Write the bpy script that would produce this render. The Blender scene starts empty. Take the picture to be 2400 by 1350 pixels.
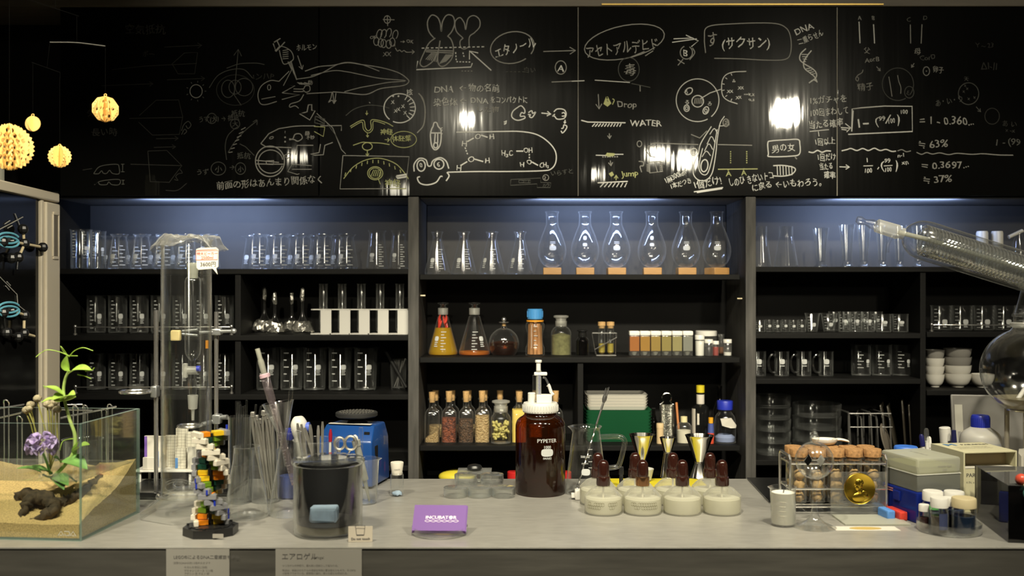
import bpy, bmesh, math, random
from mathutils import Vector, Matrix, Euler
R = math.radians
PI = math.pi
rnd = random.Random(7)
scene = bpy.context.scene
col = scene.collection

# ------------------------------------------------------------------ camera, world, lights, exposure
F = 2333.0            # focal length in pixels of the 2400 px wide frame
ZC = 1.3715           # camera height
CT = 0.95             # counter top height
camd = bpy.data.cameras.new('camera')
cam = bpy.data.objects.new('camera', camd); col.objects.link(cam)
cam.location = (0, 0, ZC); cam.rotation_euler = (R(90), 0, 0)
camd.sensor_width = 36.0; camd.lens = 36.0 * F / 2400.0
camd.clip_start = 0.05
camd.dof.use_dof = True; camd.dof.focus_distance = 2.2; camd.dof.aperture_fstop = 4.0
scene.camera = cam

w = bpy.data.worlds.new('world'); scene.world = w; w.use_nodes = True
w.node_tree.nodes['Background'].inputs[0].default_value = (1.0, 0.82, 0.6, 1)
w.node_tree.nodes['Background'].inputs[1].default_value = 0.012
scene.view_settings.view_transform = 'Standard'; scene.view_settings.look = 'None'
scene.view_settings.gamma = 1.0; scene.view_settings.use_curve_mapping = False
scene.view_settings.exposure = 0.68
cy = scene.cycles
cy.max_bounces = 9; cy.diffuse_bounces = 3; cy.glossy_bounces = 5; cy.transmission_bounces = 6
cy.transparent_max_bounces = 48; cy.caustics_reflective = False; cy.caustics_refractive = False
cy.sample_clamp_indirect = 4.0; cy.blur_glossy = 0.5

def spot(x, y, z, tx, ty, tz, power, size=R(70), rad=0.035, colr=(1.0, 0.80, 0.52), blend=0.6):
    l = bpy.data.lights.new('ceiling_spotlight', 'SPOT'); l.energy = power; l.color = colr
    l.spot_size = size; l.spot_blend = blend; l.shadow_soft_size = rad
    o = bpy.data.objects.new('ceiling_spotlight', l); col.objects.link(o)
    o.location = (x, y, z)
    o.rotation_euler = (Vector((tx, ty, tz)) - Vector((x, y, z))).to_track_quat('-Z', 'Y').to_euler()
    return o
WARM = (1.0, 0.92, 0.71)
# front row of ceiling spots above the guests' edge of the counter
for (x, p) in ((-1.30, 16), (-0.62, 48), (0.02, 66), (0.66, 66), (1.30, 36)):
    spot(x, 0.95, 2.45, x * .8, 1.98, 1.05, p, R(60), 0.042, WARM, .6)
# wash lamps of the same track, turned up to the blackboard and the lit upper shelves
for (x, p) in ((-0.95, 7), (-0.40, 26), (0.15, 44), (0.70, 44), (1.22, 26)):
    spot(x, 0.98, 2.45, x, 2.785, 1.42, p, R(30), 0.03, WARM, .7)
# second row, behind the photographer: the two that mirror in the blackboard
spot(-0.29, -0.85, 2.458, -0.05, 2.785, 1.75, 75, R(36), 0.026, WARM, .8)
spot(1.775, -0.85, 2.50, 0.95, 2.785, 1.85, 62, R(36), 0.085, WARM, .8)
# added far spots, put in for extra streaks mirrored in the blackboard
for (x, z, r_, p) in ((1.25, 2.52, .06, 12), (1.49, 2.47, .085, 20), (0.73, 2.35, .05, 5), (-0.99, 2.22, .06, 3), (-1.84, 2.50, .04, 3)):
    spot(x, -3.0, z, x * .5, 2.785, 1.75, p, R(24), r_, WARM, .8)
# small spot over the left end, lighting aquarium and mobile
spot(-0.95, 0.75, 2.45, -0.93, 1.78, 1.0, 58, R(42), 0.03, WARM, .7)
# added spot, no source known, brightens the cabinet at the left edge
spot(0.35, 0.95, 2.45, -1.15, 2.42, 1.25, 105, R(34), 0.03, WARM)
LED = (0.43, 0.58, 1.0)
def led(x, y, z, sx, power):
    l = bpy.data.lights.new('shelf_led_light', 'AREA'); l.energy = power; l.color = LED
    l.shape = 'RECTANGLE'; l.size = sx; l.size_y = 0.012; l.spread = R(178)
    o = bpy.data.objects.new('shelf_led_light', l); col.objects.link(o)
    o.location = (x, y, z); o.rotation_euler = (R(84), 0, 0)
    return o

# ------------------------------------------------------------------ helpers
def P(x, y, d):
    return Vector(((x - 1200) / F * d, d, ZC - (y - 675) / F * d))
def cd(y):                      # depth on the counter top seen at picture row y
    return (ZC - CT) * F / (y - 675)
def smooth(pts, n=4, closed=False):
    pts = [Vector(p) for p in pts]; out = []
    m = len(pts)
    if m < 3: return pts
    for i in range(m if closed else m - 1):
        p1 = pts[i]; p2 = pts[(i + 1) % m]
        p0 = pts[i - 1] if (i > 0 or closed) else p1 * 2 - p2
        p3 = pts[(i + 2) % m] if (i + 2 < m or closed) else p2 * 2 - p1
        for k in range(n):
            t = k / n; t2 = t * t; t3 = t2 * t
            out.append(0.5 * ((2 * p1) + (p2 - p0) * t + (2 * p0 - 5 * p1 + 4 * p2 - p3) * t2 + (3 * p1 - p0 - 3 * p2 + p3) * t3))
    if not closed: out.append(pts[-1])
    return out
def sprof(prof, n=3):
    lo = min(b for a, b in prof); hi = max(b for a, b in prof)
    return [(max(0.0, p[0]), min(hi, max(lo, p[1]))) for p in smooth([(a, b, 0) for a, b in prof], n)]

_tc = {}
def text2d(s, size=1.0):
    if s not in _tc:
        c = bpy.data.curves.new('t', 'FONT'); c.body = s; c.size = 1; c.resolution_u = 2; c.align_x = 'LEFT'
        o = bpy.data.objects.new('t', c)
        me = bpy.data.meshes.new_from_object(o)
        _tc[s] = ([(v.co.x, v.co.y) for v in me.vertices], [tuple(p.vertices) for p in me.polygons])
        bpy.data.objects.remove(o); bpy.data.curves.remove(c); bpy.data.meshes.remove(me)
    v, f = _tc[s]
    return [(a * size, b * size) for a, b in v], f
def text_width(s, size=1.0):
    v, _ = text2d(s, size)
    return max(a for a, b in v) if v else 0

class MB:
    def __init__(s): s.v = []; s.f = []; s.m = []; s.flat = set()
    def add(s, vs, fs, mat=0, M=None):
        b = len(s.v)
        for p in vs:
            p = Vector(p); s.v.append(tuple(M @ p) if M is not None else tuple(p))
        for f in fs:
            s.f.append(tuple(b + i for i in f)); s.m.append(mat)
        return s
    def box(s, c, size, mat=0, bev=0.0, M=None, rot=None):
        bm = bmesh.new(); bmesh.ops.create_cube(bm, size=1.0)
        for v in bm.verts: v.co = Vector((v.co.x * size[0], v.co.y * size[1], v.co.z * size[2]))
        if bev > 0:
            bmesh.ops.bevel(bm, geom=list(bm.edges), offset=min(bev, min(size) * .45), segments=2, affect='EDGES', profile=0.5)
        T = Matrix.Translation(Vector(c))
        if rot is not None: T = T @ Euler(rot).to_matrix().to_4x4()
        if M is not None: T = M @ T
        bm.verts.index_update(); bm.normal_update(); b0 = len(s.f)
        s.flat.update(b0 + i for i, f in enumerate(bm.faces) if max(abs(c) for c in f.normal) > .999)
        s.add([v.co.copy() for v in bm.verts], [[v.index for v in f.verts] for f in bm.faces], mat, T)
        bm.free(); return s
    def lathe(s, prof, seg=28, mat=0, M=None, c=(0, 0, 0), spout=None, sides=None):
        vs = []; fs = []; rows = []
        for (r, z) in prof:
            if r < 1e-6:
                rows.append([len(vs)]); vs.append((c[0], c[1], c[2] + z))
            else:
                row = []
                for k in range(seg):
                    a = 2 * PI * k / seg; rr = r
                    if spout and z > spout[1]:
                        da = abs((a - spout[0] + PI) % (2 * PI) - PI)
                        rr += spout[2] * math.exp(-(da / 0.28) ** 2) * min(1, (z - spout[1]) / max(1e-6, max(q[1] for q in prof) - spout[1]))
                    row.append(len(vs)); vs.append((c[0] + rr * math.cos(a), c[1] + rr * math.sin(a), c[2] + z))
                rows.append(row)
        for a, b in zip(rows[:-1], rows[1:]):
            if len(a) == 1 and len(b) == 1: continue
            for k in range(seg):
                k2 = (k + 1) % seg
                if len(a) == 1: fs.append((a[0], b[k2], b[k]))
                elif len(b) == 1: fs.append((a[k], a[k2], b[0]))
                else: fs.append((a[k], a[k2], b[k2], b[k]))
        return s.add(vs, fs, mat, M)
    def cyl(s, r, z0, z1, seg=24, mat=0, M=None, c=(0, 0, 0), bev=0.0):
        if bev: pr = [(0, z0), (r - bev, z0), (r, z0 + bev), (r, z1 - bev), (r - bev, z1), (0, z1)]
        else: pr = [(0, z0), (r, z0), (r, z1), (0, z1)]
        return s.lathe(pr, seg, mat, M, c)
    def tube(s, pts, r, mat=0, seg=8, closed=False, M=None, flat=1.0):
        pts = [Vector(p) for p in pts]; n = len(pts); vs = []; fs = []
        rs = r if isinstance(r, (list, tuple)) else [r] * n
        up = None
        for i, p in enumerate(pts):
            if closed: t = pts[(i + 1) % n] - pts[i - 1]
            else: t = pts[min(i + 1, n - 1)] - pts[max(i - 1, 0)]
            if t.length < 1e-9: t = Vector((0, 0, 1))
            t.normalize()
            if up is None:
                up = Vector((0, 0, 1)) if abs(t.z) < .9 else Vector((0, 1, 0))
            sd = t.cross(up)
            if sd.length < 1e-6: sd = t.orthogonal()
            sd.normalize(); up = sd.cross(t).normalized()
            for k in range(seg):
                a = 2 * PI * k / seg
                vs.append(p + (sd * math.cos(a) + up * math.sin(a) * flat) * rs[i])
        for i in range(n if closed else n - 1):
            j = (i + 1) % n
            for k in range(seg):
                k2 = (k + 1) % seg
                fs.append((i * seg + k, i * seg + k2, j * seg + k2, j * seg + k))
        if not closed:
            fs.append(tuple(range(seg - 1, -1, -1))); fs.append(tuple((n - 1) * seg + k for k in range(seg)))
        return s.add(vs, fs, mat, M)
    def rod(s, a, b, r, mat=0, seg=10, M=None):
        return s.tube([a, b], r, mat, seg, M=M)
    def sphere(s, c, r, mat=0, seg=16, rings=10, sc=(1, 1, 1), M=None):
        T = Matrix.Translation(Vector(c)) @ Matrix.Diagonal((sc[0], sc[1], sc[2], 1))
        if M is not None: T = M @ T
        return s.lathe([(r * math.sin(PI * k / rings) if 0 < k < rings else 0, -r * math.cos(PI * k / rings)) for k in range(rings + 1)], seg, mat, T)
    def prism(s, poly, h, mat=0, M=None, z0=0.0):
        n = len(poly); vs = [(p[0], p[1], z0) for p in poly] + [(p[0], p[1], z0 + h) for p in poly]
        fs = [tuple(range(n - 1, -1, -1)), tuple(range(n, 2 * n))] + [(i, (i + 1) % n, n + (i + 1) % n, n + i) for i in range(n)]
        return s.add(vs, fs, mat, M)
    def torus(s, R0, r, mat=0, M=None, seg=36, s2=8, c=(0, 0, 0)):
        return s.tube([(c[0] + R0 * math.cos(2 * PI * k / seg), c[1] + R0 * math.sin(2 * PI * k / seg), c[2]) for k in range(seg)], r, mat, s2, True, M)
    def ribbon(s, pts, wd, mat=0, M=None, closed=False):
        pts = [Vector((p[0], p[1])) for p in pts]; n = len(pts)
        if n < 2: return s
        vs = []; fs = []
        for i, p in enumerate(pts):
            if closed: t = pts[(i + 1) % n] - pts[i - 1]
            else: t = pts[min(i + 1, n - 1)] - pts[max(i - 1, 0)]
            if t.length < 1e-9: t = Vector((1, 0))
            t.normalize(); nn = Vector((-t.y, t.x)) * wd / 2
            vs += [(p.x + nn.x, p.y + nn.y, 0), (p.x - nn.x, p.y - nn.y, 0)]
        for i in range(n if closed else n - 1):
            j = (i + 1) % n
            fs.append((2 * i, 2 * i + 1, 2 * j + 1, 2 * j))
        return s.add(vs, fs, mat, M)
    def text(s, string, size, mat=0, M=None, center=True, wrap=None, bold=0.0):
        v, f = text2d(string, size)
        if not v: return s
        dx = -max(a for a, b in v) / 2 if center else 0
        s.add([(a + dx, b, 0) for a, b in v], f, mat, M)
        if bold: s.add([(a + dx + bold, b, .00012) for a, b in v], f, mat, M)
        return s
    def build(s, name, mats, parent=None, loc=(0, 0, 0), sharp=40, label=None, rot=None):
        me = bpy.data.meshes.new(name); me.from_pydata(s.v, [], s.f)
        for m in (mats if isinstance(mats, (list, tuple)) else [mats]): me.materials.append(m)
        me.polygons.foreach_set('material_index', s.m)
        me.update()
        me.set_sharp_from_angle(angle=R(sharp))
        me.polygons.foreach_set('use_smooth', [i not in s.flat for i in range(len(s.f))])
        o = bpy.data.objects.new(name, me); col.objects.link(o); o.location = loc
        if rot is not None: o.rotation_euler = rot
        if parent is not None: o.parent = parent
        if label: o['label'] = label
        return o

def tag(o, label, cat, group=None, kind=None):
    o['label'] = label; o['category'] = cat
    if group: o['group'] = group
    if kind: o['kind'] = kind
    return o
def thing(name, label, cat, loc=(0, 0, 0), rz=0.0, group=None, rot=None):
    o = bpy.data.objects.new(name, None); col.objects.link(o); o.location = loc
    o.empty_display_size = .02
    o.rotation_euler = rot if rot is not None else (0, 0, rz)
    return tag(o, label, cat, group)
def dup(src, loc, label, group=None, rz=None, scale=None):
    c = src.copy(); col.objects.link(c); c.location = loc; c['label'] = label
    if group: c['group'] = group
    if rz is not None: c.rotation_euler = (0, 0, rz)
    if scale is not None: c.scale = scale
    for ch in list(src.children):
        d = ch.copy(); col.objects.link(d); d.parent = c
        for g in list(ch.children):
            e = g.copy(); col.objects.link(e); e.parent = d
    return c
ORD = ['leftmost', 'second', 'third', 'fourth', 'fifth', 'sixth', 'seventh', 'eighth', 'ninth', 'tenth', 'eleventh', 'twelfth', 'thirteenth', 'fourteenth']
NUM = {2: 'two', 3: 'three', 4: 'four', 5: 'five', 6: 'six', 7: 'seven', 8: 'eight', 9: 'nine', 10: 'ten', 12: 'twelve', 14: 'fourteen'}
def nth(i, n):
    if i == 0: return 'leftmost of %s' % NUM[n]
    if i == n - 1: return 'rightmost of %s' % NUM[n]
    return '%s from left of %s' % (ORD[i], NUM[n])

# ------------------------------------------------------------------ materials
def mat(name, colr, rough=0.5, metal=0.0, spec=0.5, noise=0.0, nscale=40.0, bump=0.0, emit=0.0, sss=0.0, coat=0.0, stretch=(1, 1, 1), alpha=None):
    m = bpy.data.materials.new(name); m.use_nodes = True
    nt = m.node_tree; b = nt.nodes['Principled BSDF']
    b.inputs['Base Color'].default_value = (*colr, 1); b.inputs['Roughness'].default_value = rough
    b.inputs['Metallic'].default_value = metal; b.inputs['Specular IOR Level'].default_value = spec
    b.inputs['Coat Weight'].default_value = coat
    if sss: b.inputs['Subsurface Weight'].default_value = sss; b.inputs['Subsurface Radius'].default_value = (.01, .008, .005); b.inputs['Subsurface Scale'].default_value = 1.0
    if emit: b.inputs['Emission Color'].default_value = (*colr, 1); b.inputs['Emission Strength'].default_value = emit
    if noise or bump:
        tc = nt.nodes.new('ShaderNodeTexCoord'); mp = nt.nodes.new('ShaderNodeMapping'); mp.inputs['Scale'].default_value = stretch
        nz = nt.nodes.new('ShaderNodeTexNoise'); nz.inputs['Scale'].default_value = nscale; nz.inputs['Detail'].default_value = 4
        nt.links.new(tc.outputs['Object'], mp.inputs[0]); nt.links.new(mp.outputs[0], nz.inputs['Vector'])
        if noise:
            mx = nt.nodes.new('ShaderNodeMix'); mx.data_type = 'RGBA'
            mx.inputs[6].default_value = (*[c * (1 - noise) for c in colr], 1); mx.inputs[7].default_value = (*[min(1, c * (1 + noise)) for c in colr], 1)
            rp = nt.nodes.new('ShaderNodeMapRange'); rp.inputs[1].default_value = .3; rp.inputs[2].default_value = .7
            nt.links.new(nz.outputs['Fac'], rp.inputs[0]); nt.links.new(rp.outputs[0], mx.inputs[0]); nt.links.new(mx.outputs[2], b.inputs['Base Color'])
        if bump:
            bp = nt.nodes.new('ShaderNodeBump'); bp.inputs['Strength'].default_value = bump; bp.inputs['Distance'].default_value = .002
            nt.links.new(nz.outputs['Fac'], bp.inputs['Height']); nt.links.new(bp.outputs[0], b.inputs['Normal'])
    return m
def glass(name, tint=(.965, .975, .97), edge=(.62, .66, .64), base=0.045, gain=0.75, power=3.2, rough=0.03, gl=(1, 1, 1), haze=0.0, hazec=(.95, .95, .93), scat=0.20):
    """thin-walled clear glass or clear plastic: see-through, mirror-like at grazing angles, darker towards the edge of the wall"""
    m = bpy.data.materials.new(name); m.use_nodes = True; nt = m.node_tree; nt.nodes.clear()
    out = nt.nodes.new('ShaderNodeOutputMaterial'); tr = nt.nodes.new('ShaderNodeBsdfTransparent'); gs = nt.nodes.new('ShaderNodeBsdfGlossy')
    gs.inputs['Roughness'].default_value = rough; gs.inputs['Color'].default_value = (*gl, 1)
    lw = nt.nodes.new('ShaderNodeLayerWeight'); lw.inputs['Blend'].default_value = 0.5
    pw = nt.nodes.new('ShaderNodeMath'); pw.operation = 'POWER'; pw.inputs[1].default_value = power
    ml = nt.nodes.new('ShaderNodeMath'); ml.operation = 'MULTIPLY_ADD'; ml.inputs[1].default_value = gain; ml.inputs[2].default_value = base
    nt.links.new(lw.outputs['Facing'], pw.inputs[0]); nt.links.new(pw.outputs[0], ml.inputs[0])
    mc = nt.nodes.new('ShaderNodeMix'); mc.data_type = 'RGBA'; mc.inputs[6].default_value = (*tint, 1); mc.inputs[7].default_value = (*edge, 1)
    p2 = nt.nodes.new('ShaderNodeMath'); p2.operation = 'POWER'; p2.inputs[1].default_value = 4.0
    nt.links.new(lw.outputs['Facing'], p2.inputs[0]); nt.links.new(p2.outputs[0], mc.inputs[0]); nt.links.new(mc.outputs[2], tr.inputs['Color'])
    mx = nt.nodes.new('ShaderNodeMixShader'); nt.links.new(ml.outputs[0], mx.inputs[0]); nt.links.new(tr.outputs[0], mx.inputs[1]); nt.links.new(gs.outputs[0], mx.inputs[2])
    last = mx
    if haze or scat:
        df = nt.nodes.new('ShaderNodeBsdfDiffuse'); df.inputs['Color'].default_value = (*hazec, 1)
        tl = nt.nodes.new('ShaderNodeBsdfTranslucent'); tl.inputs['Color'].default_value = (*hazec, 1)
        ad = nt.nodes.new('ShaderNodeMixShader'); ad.inputs[0].default_value = .4
        nt.links.new(df.outputs[0], ad.inputs[1]); nt.links.new(tl.outputs[0], ad.inputs[2])
        m2 = nt.nodes.new('ShaderNodeMixShader'); p3 = nt.nodes.new('ShaderNodeMath'); p3.operation = 'MULTIPLY_ADD'; p3.inputs[1].default_value = scat; p3.inputs[2].default_value = haze + scat * .02; p3.use_clamp = True  # scat: pale rim haze standing in for light refracted in the glass
        nt.links.new(p2.outputs[0], p3.inputs[0]); nt.links.new(p3.outputs[0], m2.inputs[0])
        nt.links.new(mx.outputs[0], m2.inputs[1]); nt.links.new(ad.outputs[0], m2.inputs[2]); last = m2
    nt.links.new(last.outputs[0], out.inputs['Surface'])
    return m

G = glass('clear_glass', (.985, .99, .987), (.80, .84, .83), .05, .85, 3.0, .09, scat=.36)
GT = glass('thick_clear_glass', (.985, .99, .987), (.84, .88, .86), .065, .9, 2.6, .12, scat=.15)
GD = glass('fine_glass', (.985, .99, .985), (.8, .83, .81), .05, .8, 3.0, .12)
GGREEN = glass('aquarium_glass', (.955, .975, .96), (.55, .72, .64), .05, .6, 3.0)
GEDGE = glass('aquarium_glass_edge', (.6, .78, .7), (.4, .6, .52), .12, .5, 2.0, haze=.35, hazec=(.55, .72, .66))
WATER = glass('water_surface', (.97, .98, .95), (.8, .85, .75), .03, .6, 3.0, .02)
FROST = glass('frosted_ground_glass', (.9, .9, .88), (.6, .6, .58), .08, .4, 2.5, .3, haze=.32, hazec=(.85, .84, .78))
HAZY = glass('hazy_clear_plastic', (.94, .95, .94), (.7, .72, .7), .06, .5, 2.5, .1, haze=.05)
MILK = glass('milky_translucent_plastic', (.85, .85, .8), (.6, .6, .55), .05, .4, 2.5, .2, haze=.62, hazec=(.62, .62, .54))
GREYP = glass('grey_translucent_plastic', (.7, .71, .69), (.5, .5, .5), .05, .4, 2.5, .2, haze=.55, hazec=(.36, .37, .33))
BLUEP = glass('blue_translucent_plastic', (.06, .1, .55), (.03, .04, .3), .05, .4, 2.5, .15, haze=.55, hazec=(.02, .05, .42))
AMBER = glass('amber_glass', (.50, .19, .045), (.07, .02, .006), .07, .7, 3.0, .09, haze=.16, hazec=(.075, .020, .004), scat=.0)
SMOKE = glass('smoked_clear_plastic', (.22, .2, .22), (.1, .09, .1), .05, .5, 3.0, .03)
WRAP = glass('cling_film', (.95, .945, .92), (.8, .8, .77), .16, .6, 2.0, .10, haze=.05, scat=.5)
PINKG = glass('pinkish_syringe_plastic', (.9, .84, .86), (.7, .6, .65), .08, .5, 2.5, .1, haze=.10, hazec=(.7, .60, .64))
OIL = glass('yellow_oil', (.80, .50, .02), (.45, .24, .01), .04, .5, 3, .03, haze=.5, hazec=(.85, .55, .03))
ORANGEL = glass('orange_liquid', (.8, .25, .03), (.5, .12, .02), .04, .4, 3, .04, haze=.55, hazec=(.75, .25, .04))
BROWNL = glass('dark_brown_spirit', (.34, .09, .015), (.12, .03, .006), .05, .5, 3, .03, haze=.06, hazec=(.25, .07, .02))
def teal(c, h=.45): return glass('tinted_liquid', c, tuple(k * .6 for k in c), .04, .3, 3, .05, haze=h, hazec=c)

PRINT = mat('white_printed_marks', (.52, .53, .52), .6)
SHELF = mat('dark_charcoal_board', (.0055, .0053, .005), .65, spec=.2, noise=.25, nscale=30, stretch=(1, 1, 12))
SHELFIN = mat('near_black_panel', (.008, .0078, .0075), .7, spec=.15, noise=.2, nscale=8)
POST = mat('weathered_grey_board', (.068, .064, .058), .7, noise=.35, nscale=14, stretch=(6, 6, .7), bump=.1)
BLACK = mat('black_plastic', (.012, .012, .012), .35)
RUBBER = mat('black_rubber', (.02, .02, .02), .7)
WHITE = mat('white_plastic', (.72, .70, .65), .35)
PAPER = mat('white_paper', (.60, .57, .50), .8)
SATIN = mat('satin_steel', (.62, .60, .55), .32, metal=.87)
GLID = glass('clear_lid', (.985, .99, .987), (.84, .88, .86), .07, .8, 3.0, .06, scat=.03)
CERAM = mat('white_glazed_ceramic', (.74, .71, .64), .12, coat=.4)
STEEL = mat('polished_steel', (.66, .64, .60), .16, metal=1.0)
STEELD = mat('brushed_steel', (.55, .54, .52), .3, metal=1.0)
CHROME = mat('chrome_wire', (.75, .73, .70), .22, metal=.92)
CORK = mat('natural_cork', (.36, .19, .07), .8, noise=.35, nscale=220, bump=.4)
CORKD = mat('fine_cork', (.52, .32, .13), .8, noise=.2, nscale=250)
WOOD = mat('pale_beech_wood', (.50, .27, .09), .6, noise=.12, nscale=30, stretch=(1, 1, 10))
INK = mat('dark_ink', (.05, .05, .055), .7)
GINK = mat('grey_ink', (.28, .27, .26), .7)
GOLD = mat('gold_medal', (.70, .48, .06), .22, metal=1.0)
CARD = mat('gold_laser_cut_card', (.78, .50, .15), .7)
GREEN = mat('fresh_green_leaf', (.36, .55, .08), .5, noise=.25, nscale=60, sss=.2)
GREEND = mat('green_leaf', (.20, .40, .10), .5, noise=.3, nscale=60)
STEM = mat('pale_green_stem', (.42, .55, .16), .5)
LILAC = mat('lilac_petal', (.60, .44, .80), .6, noise=.25, nscale=90, sss=.2)
BEIGE = mat('warm_grey_painted_metal', (.62, .55, .43), .5)

# ------------------------------------------------------------------ setting
def struct(name, mb, m, loc=(0, 0, 0)):
    o = mb.build(name, m, loc=loc); o['kind'] = 'structure'; return o
FLOORM = mat('dark_floor', (.05, .045, .04), .5, noise=.3, nscale=6)
WALLM = mat('black_painted_wall', (.012, .012, .012), .6, noise=.2, nscale=5)
CEILM = mat('dark_ceiling', (.02, .02, .02), .8, noise=.2, nscale=5)
TRIMM = mat('taupe_soffit_board', (.16, .135, .10), .55, noise=.15, nscale=10, stretch=(.5, 4, 4))
BRASS = mat('brass_edge_strip', (.62, .42, .12), .35, metal=.8)
struct('floor', MB().box((.1, .0, -.05), (5.2, 7.2, .1)), FLOORM)
struct('wall_back', MB().box((.1, 3.13, 1.3), (5.2, .06, 2.6)), WALLM)
struct('wall_left', MB().box((-2.1, .8, 1.3), (.06, 5.6, 2.6)), WALLM)
struct('wall_right', MB().box((2.5, .8, 1.3), (.06, 5.6, 2.6)), WALLM)
struct('ceiling', MB().box((.1, .0, 2.66), (5.2, 7.2, .1)), CEILM)
kz = lambda y, d=2.80: ZC - (y - 675) / F * d
kx = lambda x, d=2.80: (x - 1200) / F * d
struct('trim_1', MB().box((.1, 2.875, 2.292), (4.8, .20, .27), bev=.002), TRIMM)
struct('trim_2', MB().box(((kx(1410, 2.772) + kx(2070, 2.772)) / 2, 2.772, 2.1610), (kx(2070, 2.772) - kx(1410, 2.772), .006, .004)), BRASS)

# ---- blackboard: four glossy sheets with chalk drawings and writing
BOARD = mat('glossy_black_sheet', (.0045, .0045, .0042), .20, spec=.055, coat=.6)
nt = BOARD.node_tree; b = nt.nodes['Principled BSDF']
tc = nt.nodes.new('ShaderNodeTexCoord'); mp = nt.nodes.new('ShaderNodeMapping'); mp.inputs['Scale'].default_value = (16, 1, 1.3)
nz = nt.nodes.new('ShaderNodeTexNoise'); nz.inputs['Scale'].default_value = 1.6; nz.inputs['Detail'].default_value = 2.5
bp = nt.nodes.new('ShaderNodeBump'); bp.inputs['Strength'].default_value = .6; bp.inputs['Distance'].default_value = .0006
nt.links.new(tc.outputs['Object'], mp.inputs[0]); nt.links.new(mp.outputs[0], nz.inputs['Vector']); nt.links.new(nz.outputs['Fac'], bp.inputs['Height'])
mp3 = nt.nodes.new('ShaderNodeMapping'); mp3.inputs['Scale'].default_value = (60, 1, 420)
nz3 = nt.nodes.new('ShaderNodeTexNoise'); nz3.inputs['Scale'].default_value = 1.0; nz3.inputs['Detail'].default_value = 1
bp3 = nt.nodes.new('ShaderNodeBump'); bp3.inputs['Strength'].default_value = .0; bp3.inputs['Distance'].default_value = .00010
nt.links.new(tc.outputs['Object'], mp3.inputs[0]); nt.links.new(mp3.outputs[0], nz3.inputs['Vector']); nt.links.new(nz3.outputs['Fac'], bp3.inputs['Height']); nt.links.new(bp.outputs[0], bp3.inputs['Normal']); nt.links.new(bp3.outputs[0], b.inputs['Normal']); nt.links.new(bp3.outputs[0], b.inputs['Coat Normal'])
mp2 = nt.nodes.new('ShaderNodeMapping'); mp2.inputs['Scale'].default_value = (30, 1, 2)
nz2 = nt.nodes.new('ShaderNodeTexNoise'); nz2.inputs['Scale'].default_value = 3; nz2.inputs['Detail'].default_value = 5
rg = nt.nodes.new('ShaderNodeMapRange'); rg.inputs[1].default_value = .3; rg.inputs[2].default_value = .75; rg.inputs[3].default_value = .02; rg.inputs[4].default_value = .06
nt.links.new(tc.outputs['Object'], mp2.inputs[0]); nt.links.new(mp2.outputs[0], nz2.inputs['Vector']); nt.links.new(nz2.outputs['Fac'], rg.inputs[0]); nt.links.new(rg.outputs[0], b.inputs['Coat Roughness'])
CH = [mat('white_chalk_marker', (.80, .79, .74), .9), mat('thin_white_chalk', (.36, .35, .32), .9), mat('faded_chalk', (.10, .10, .09), .9),
      mat('yellow_green_chalk', (.52, .53, .24), .9), mat('nearly_wiped_chalk', (.035, .034, .03), .9)]
BD = 2.785
board = thing('blackboard', 'long glossy black writing board with white chalk drawings above the shelves', 'blackboard', (0, BD, kz(458, BD)))
bz0, bz1 = kz(459, BD), kz(14, BD)
for i in range(4):
    x0, x1 = kx(140 + 607.5 * i, BD), kx(140 + 607.5 * (i + 1), BD)
    MB().box(((x0 + x1) / 2, .006, (bz1 + bz0) / 2 - board.location.z), (x1 - x0 - .0025, .012, bz1 - bz0), bev=.001).build('board_panel', BOARD, board)
MB().box((kx(1355, BD), .004, (bz1 + bz0) / 2 - board.location.z), (.0022, .009, bz1 - bz0)).build('joint_strip', mat('grey_joint', (.16, .14, .11), .5), board)
MB().box((kx(1962, BD), .004, (bz1 + bz0) / 2 - board.location.z), (.0022, .009, bz1 - bz0)).build('joint_strip', mat('light_joint', (.34, .31, .25), .5), board)
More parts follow.
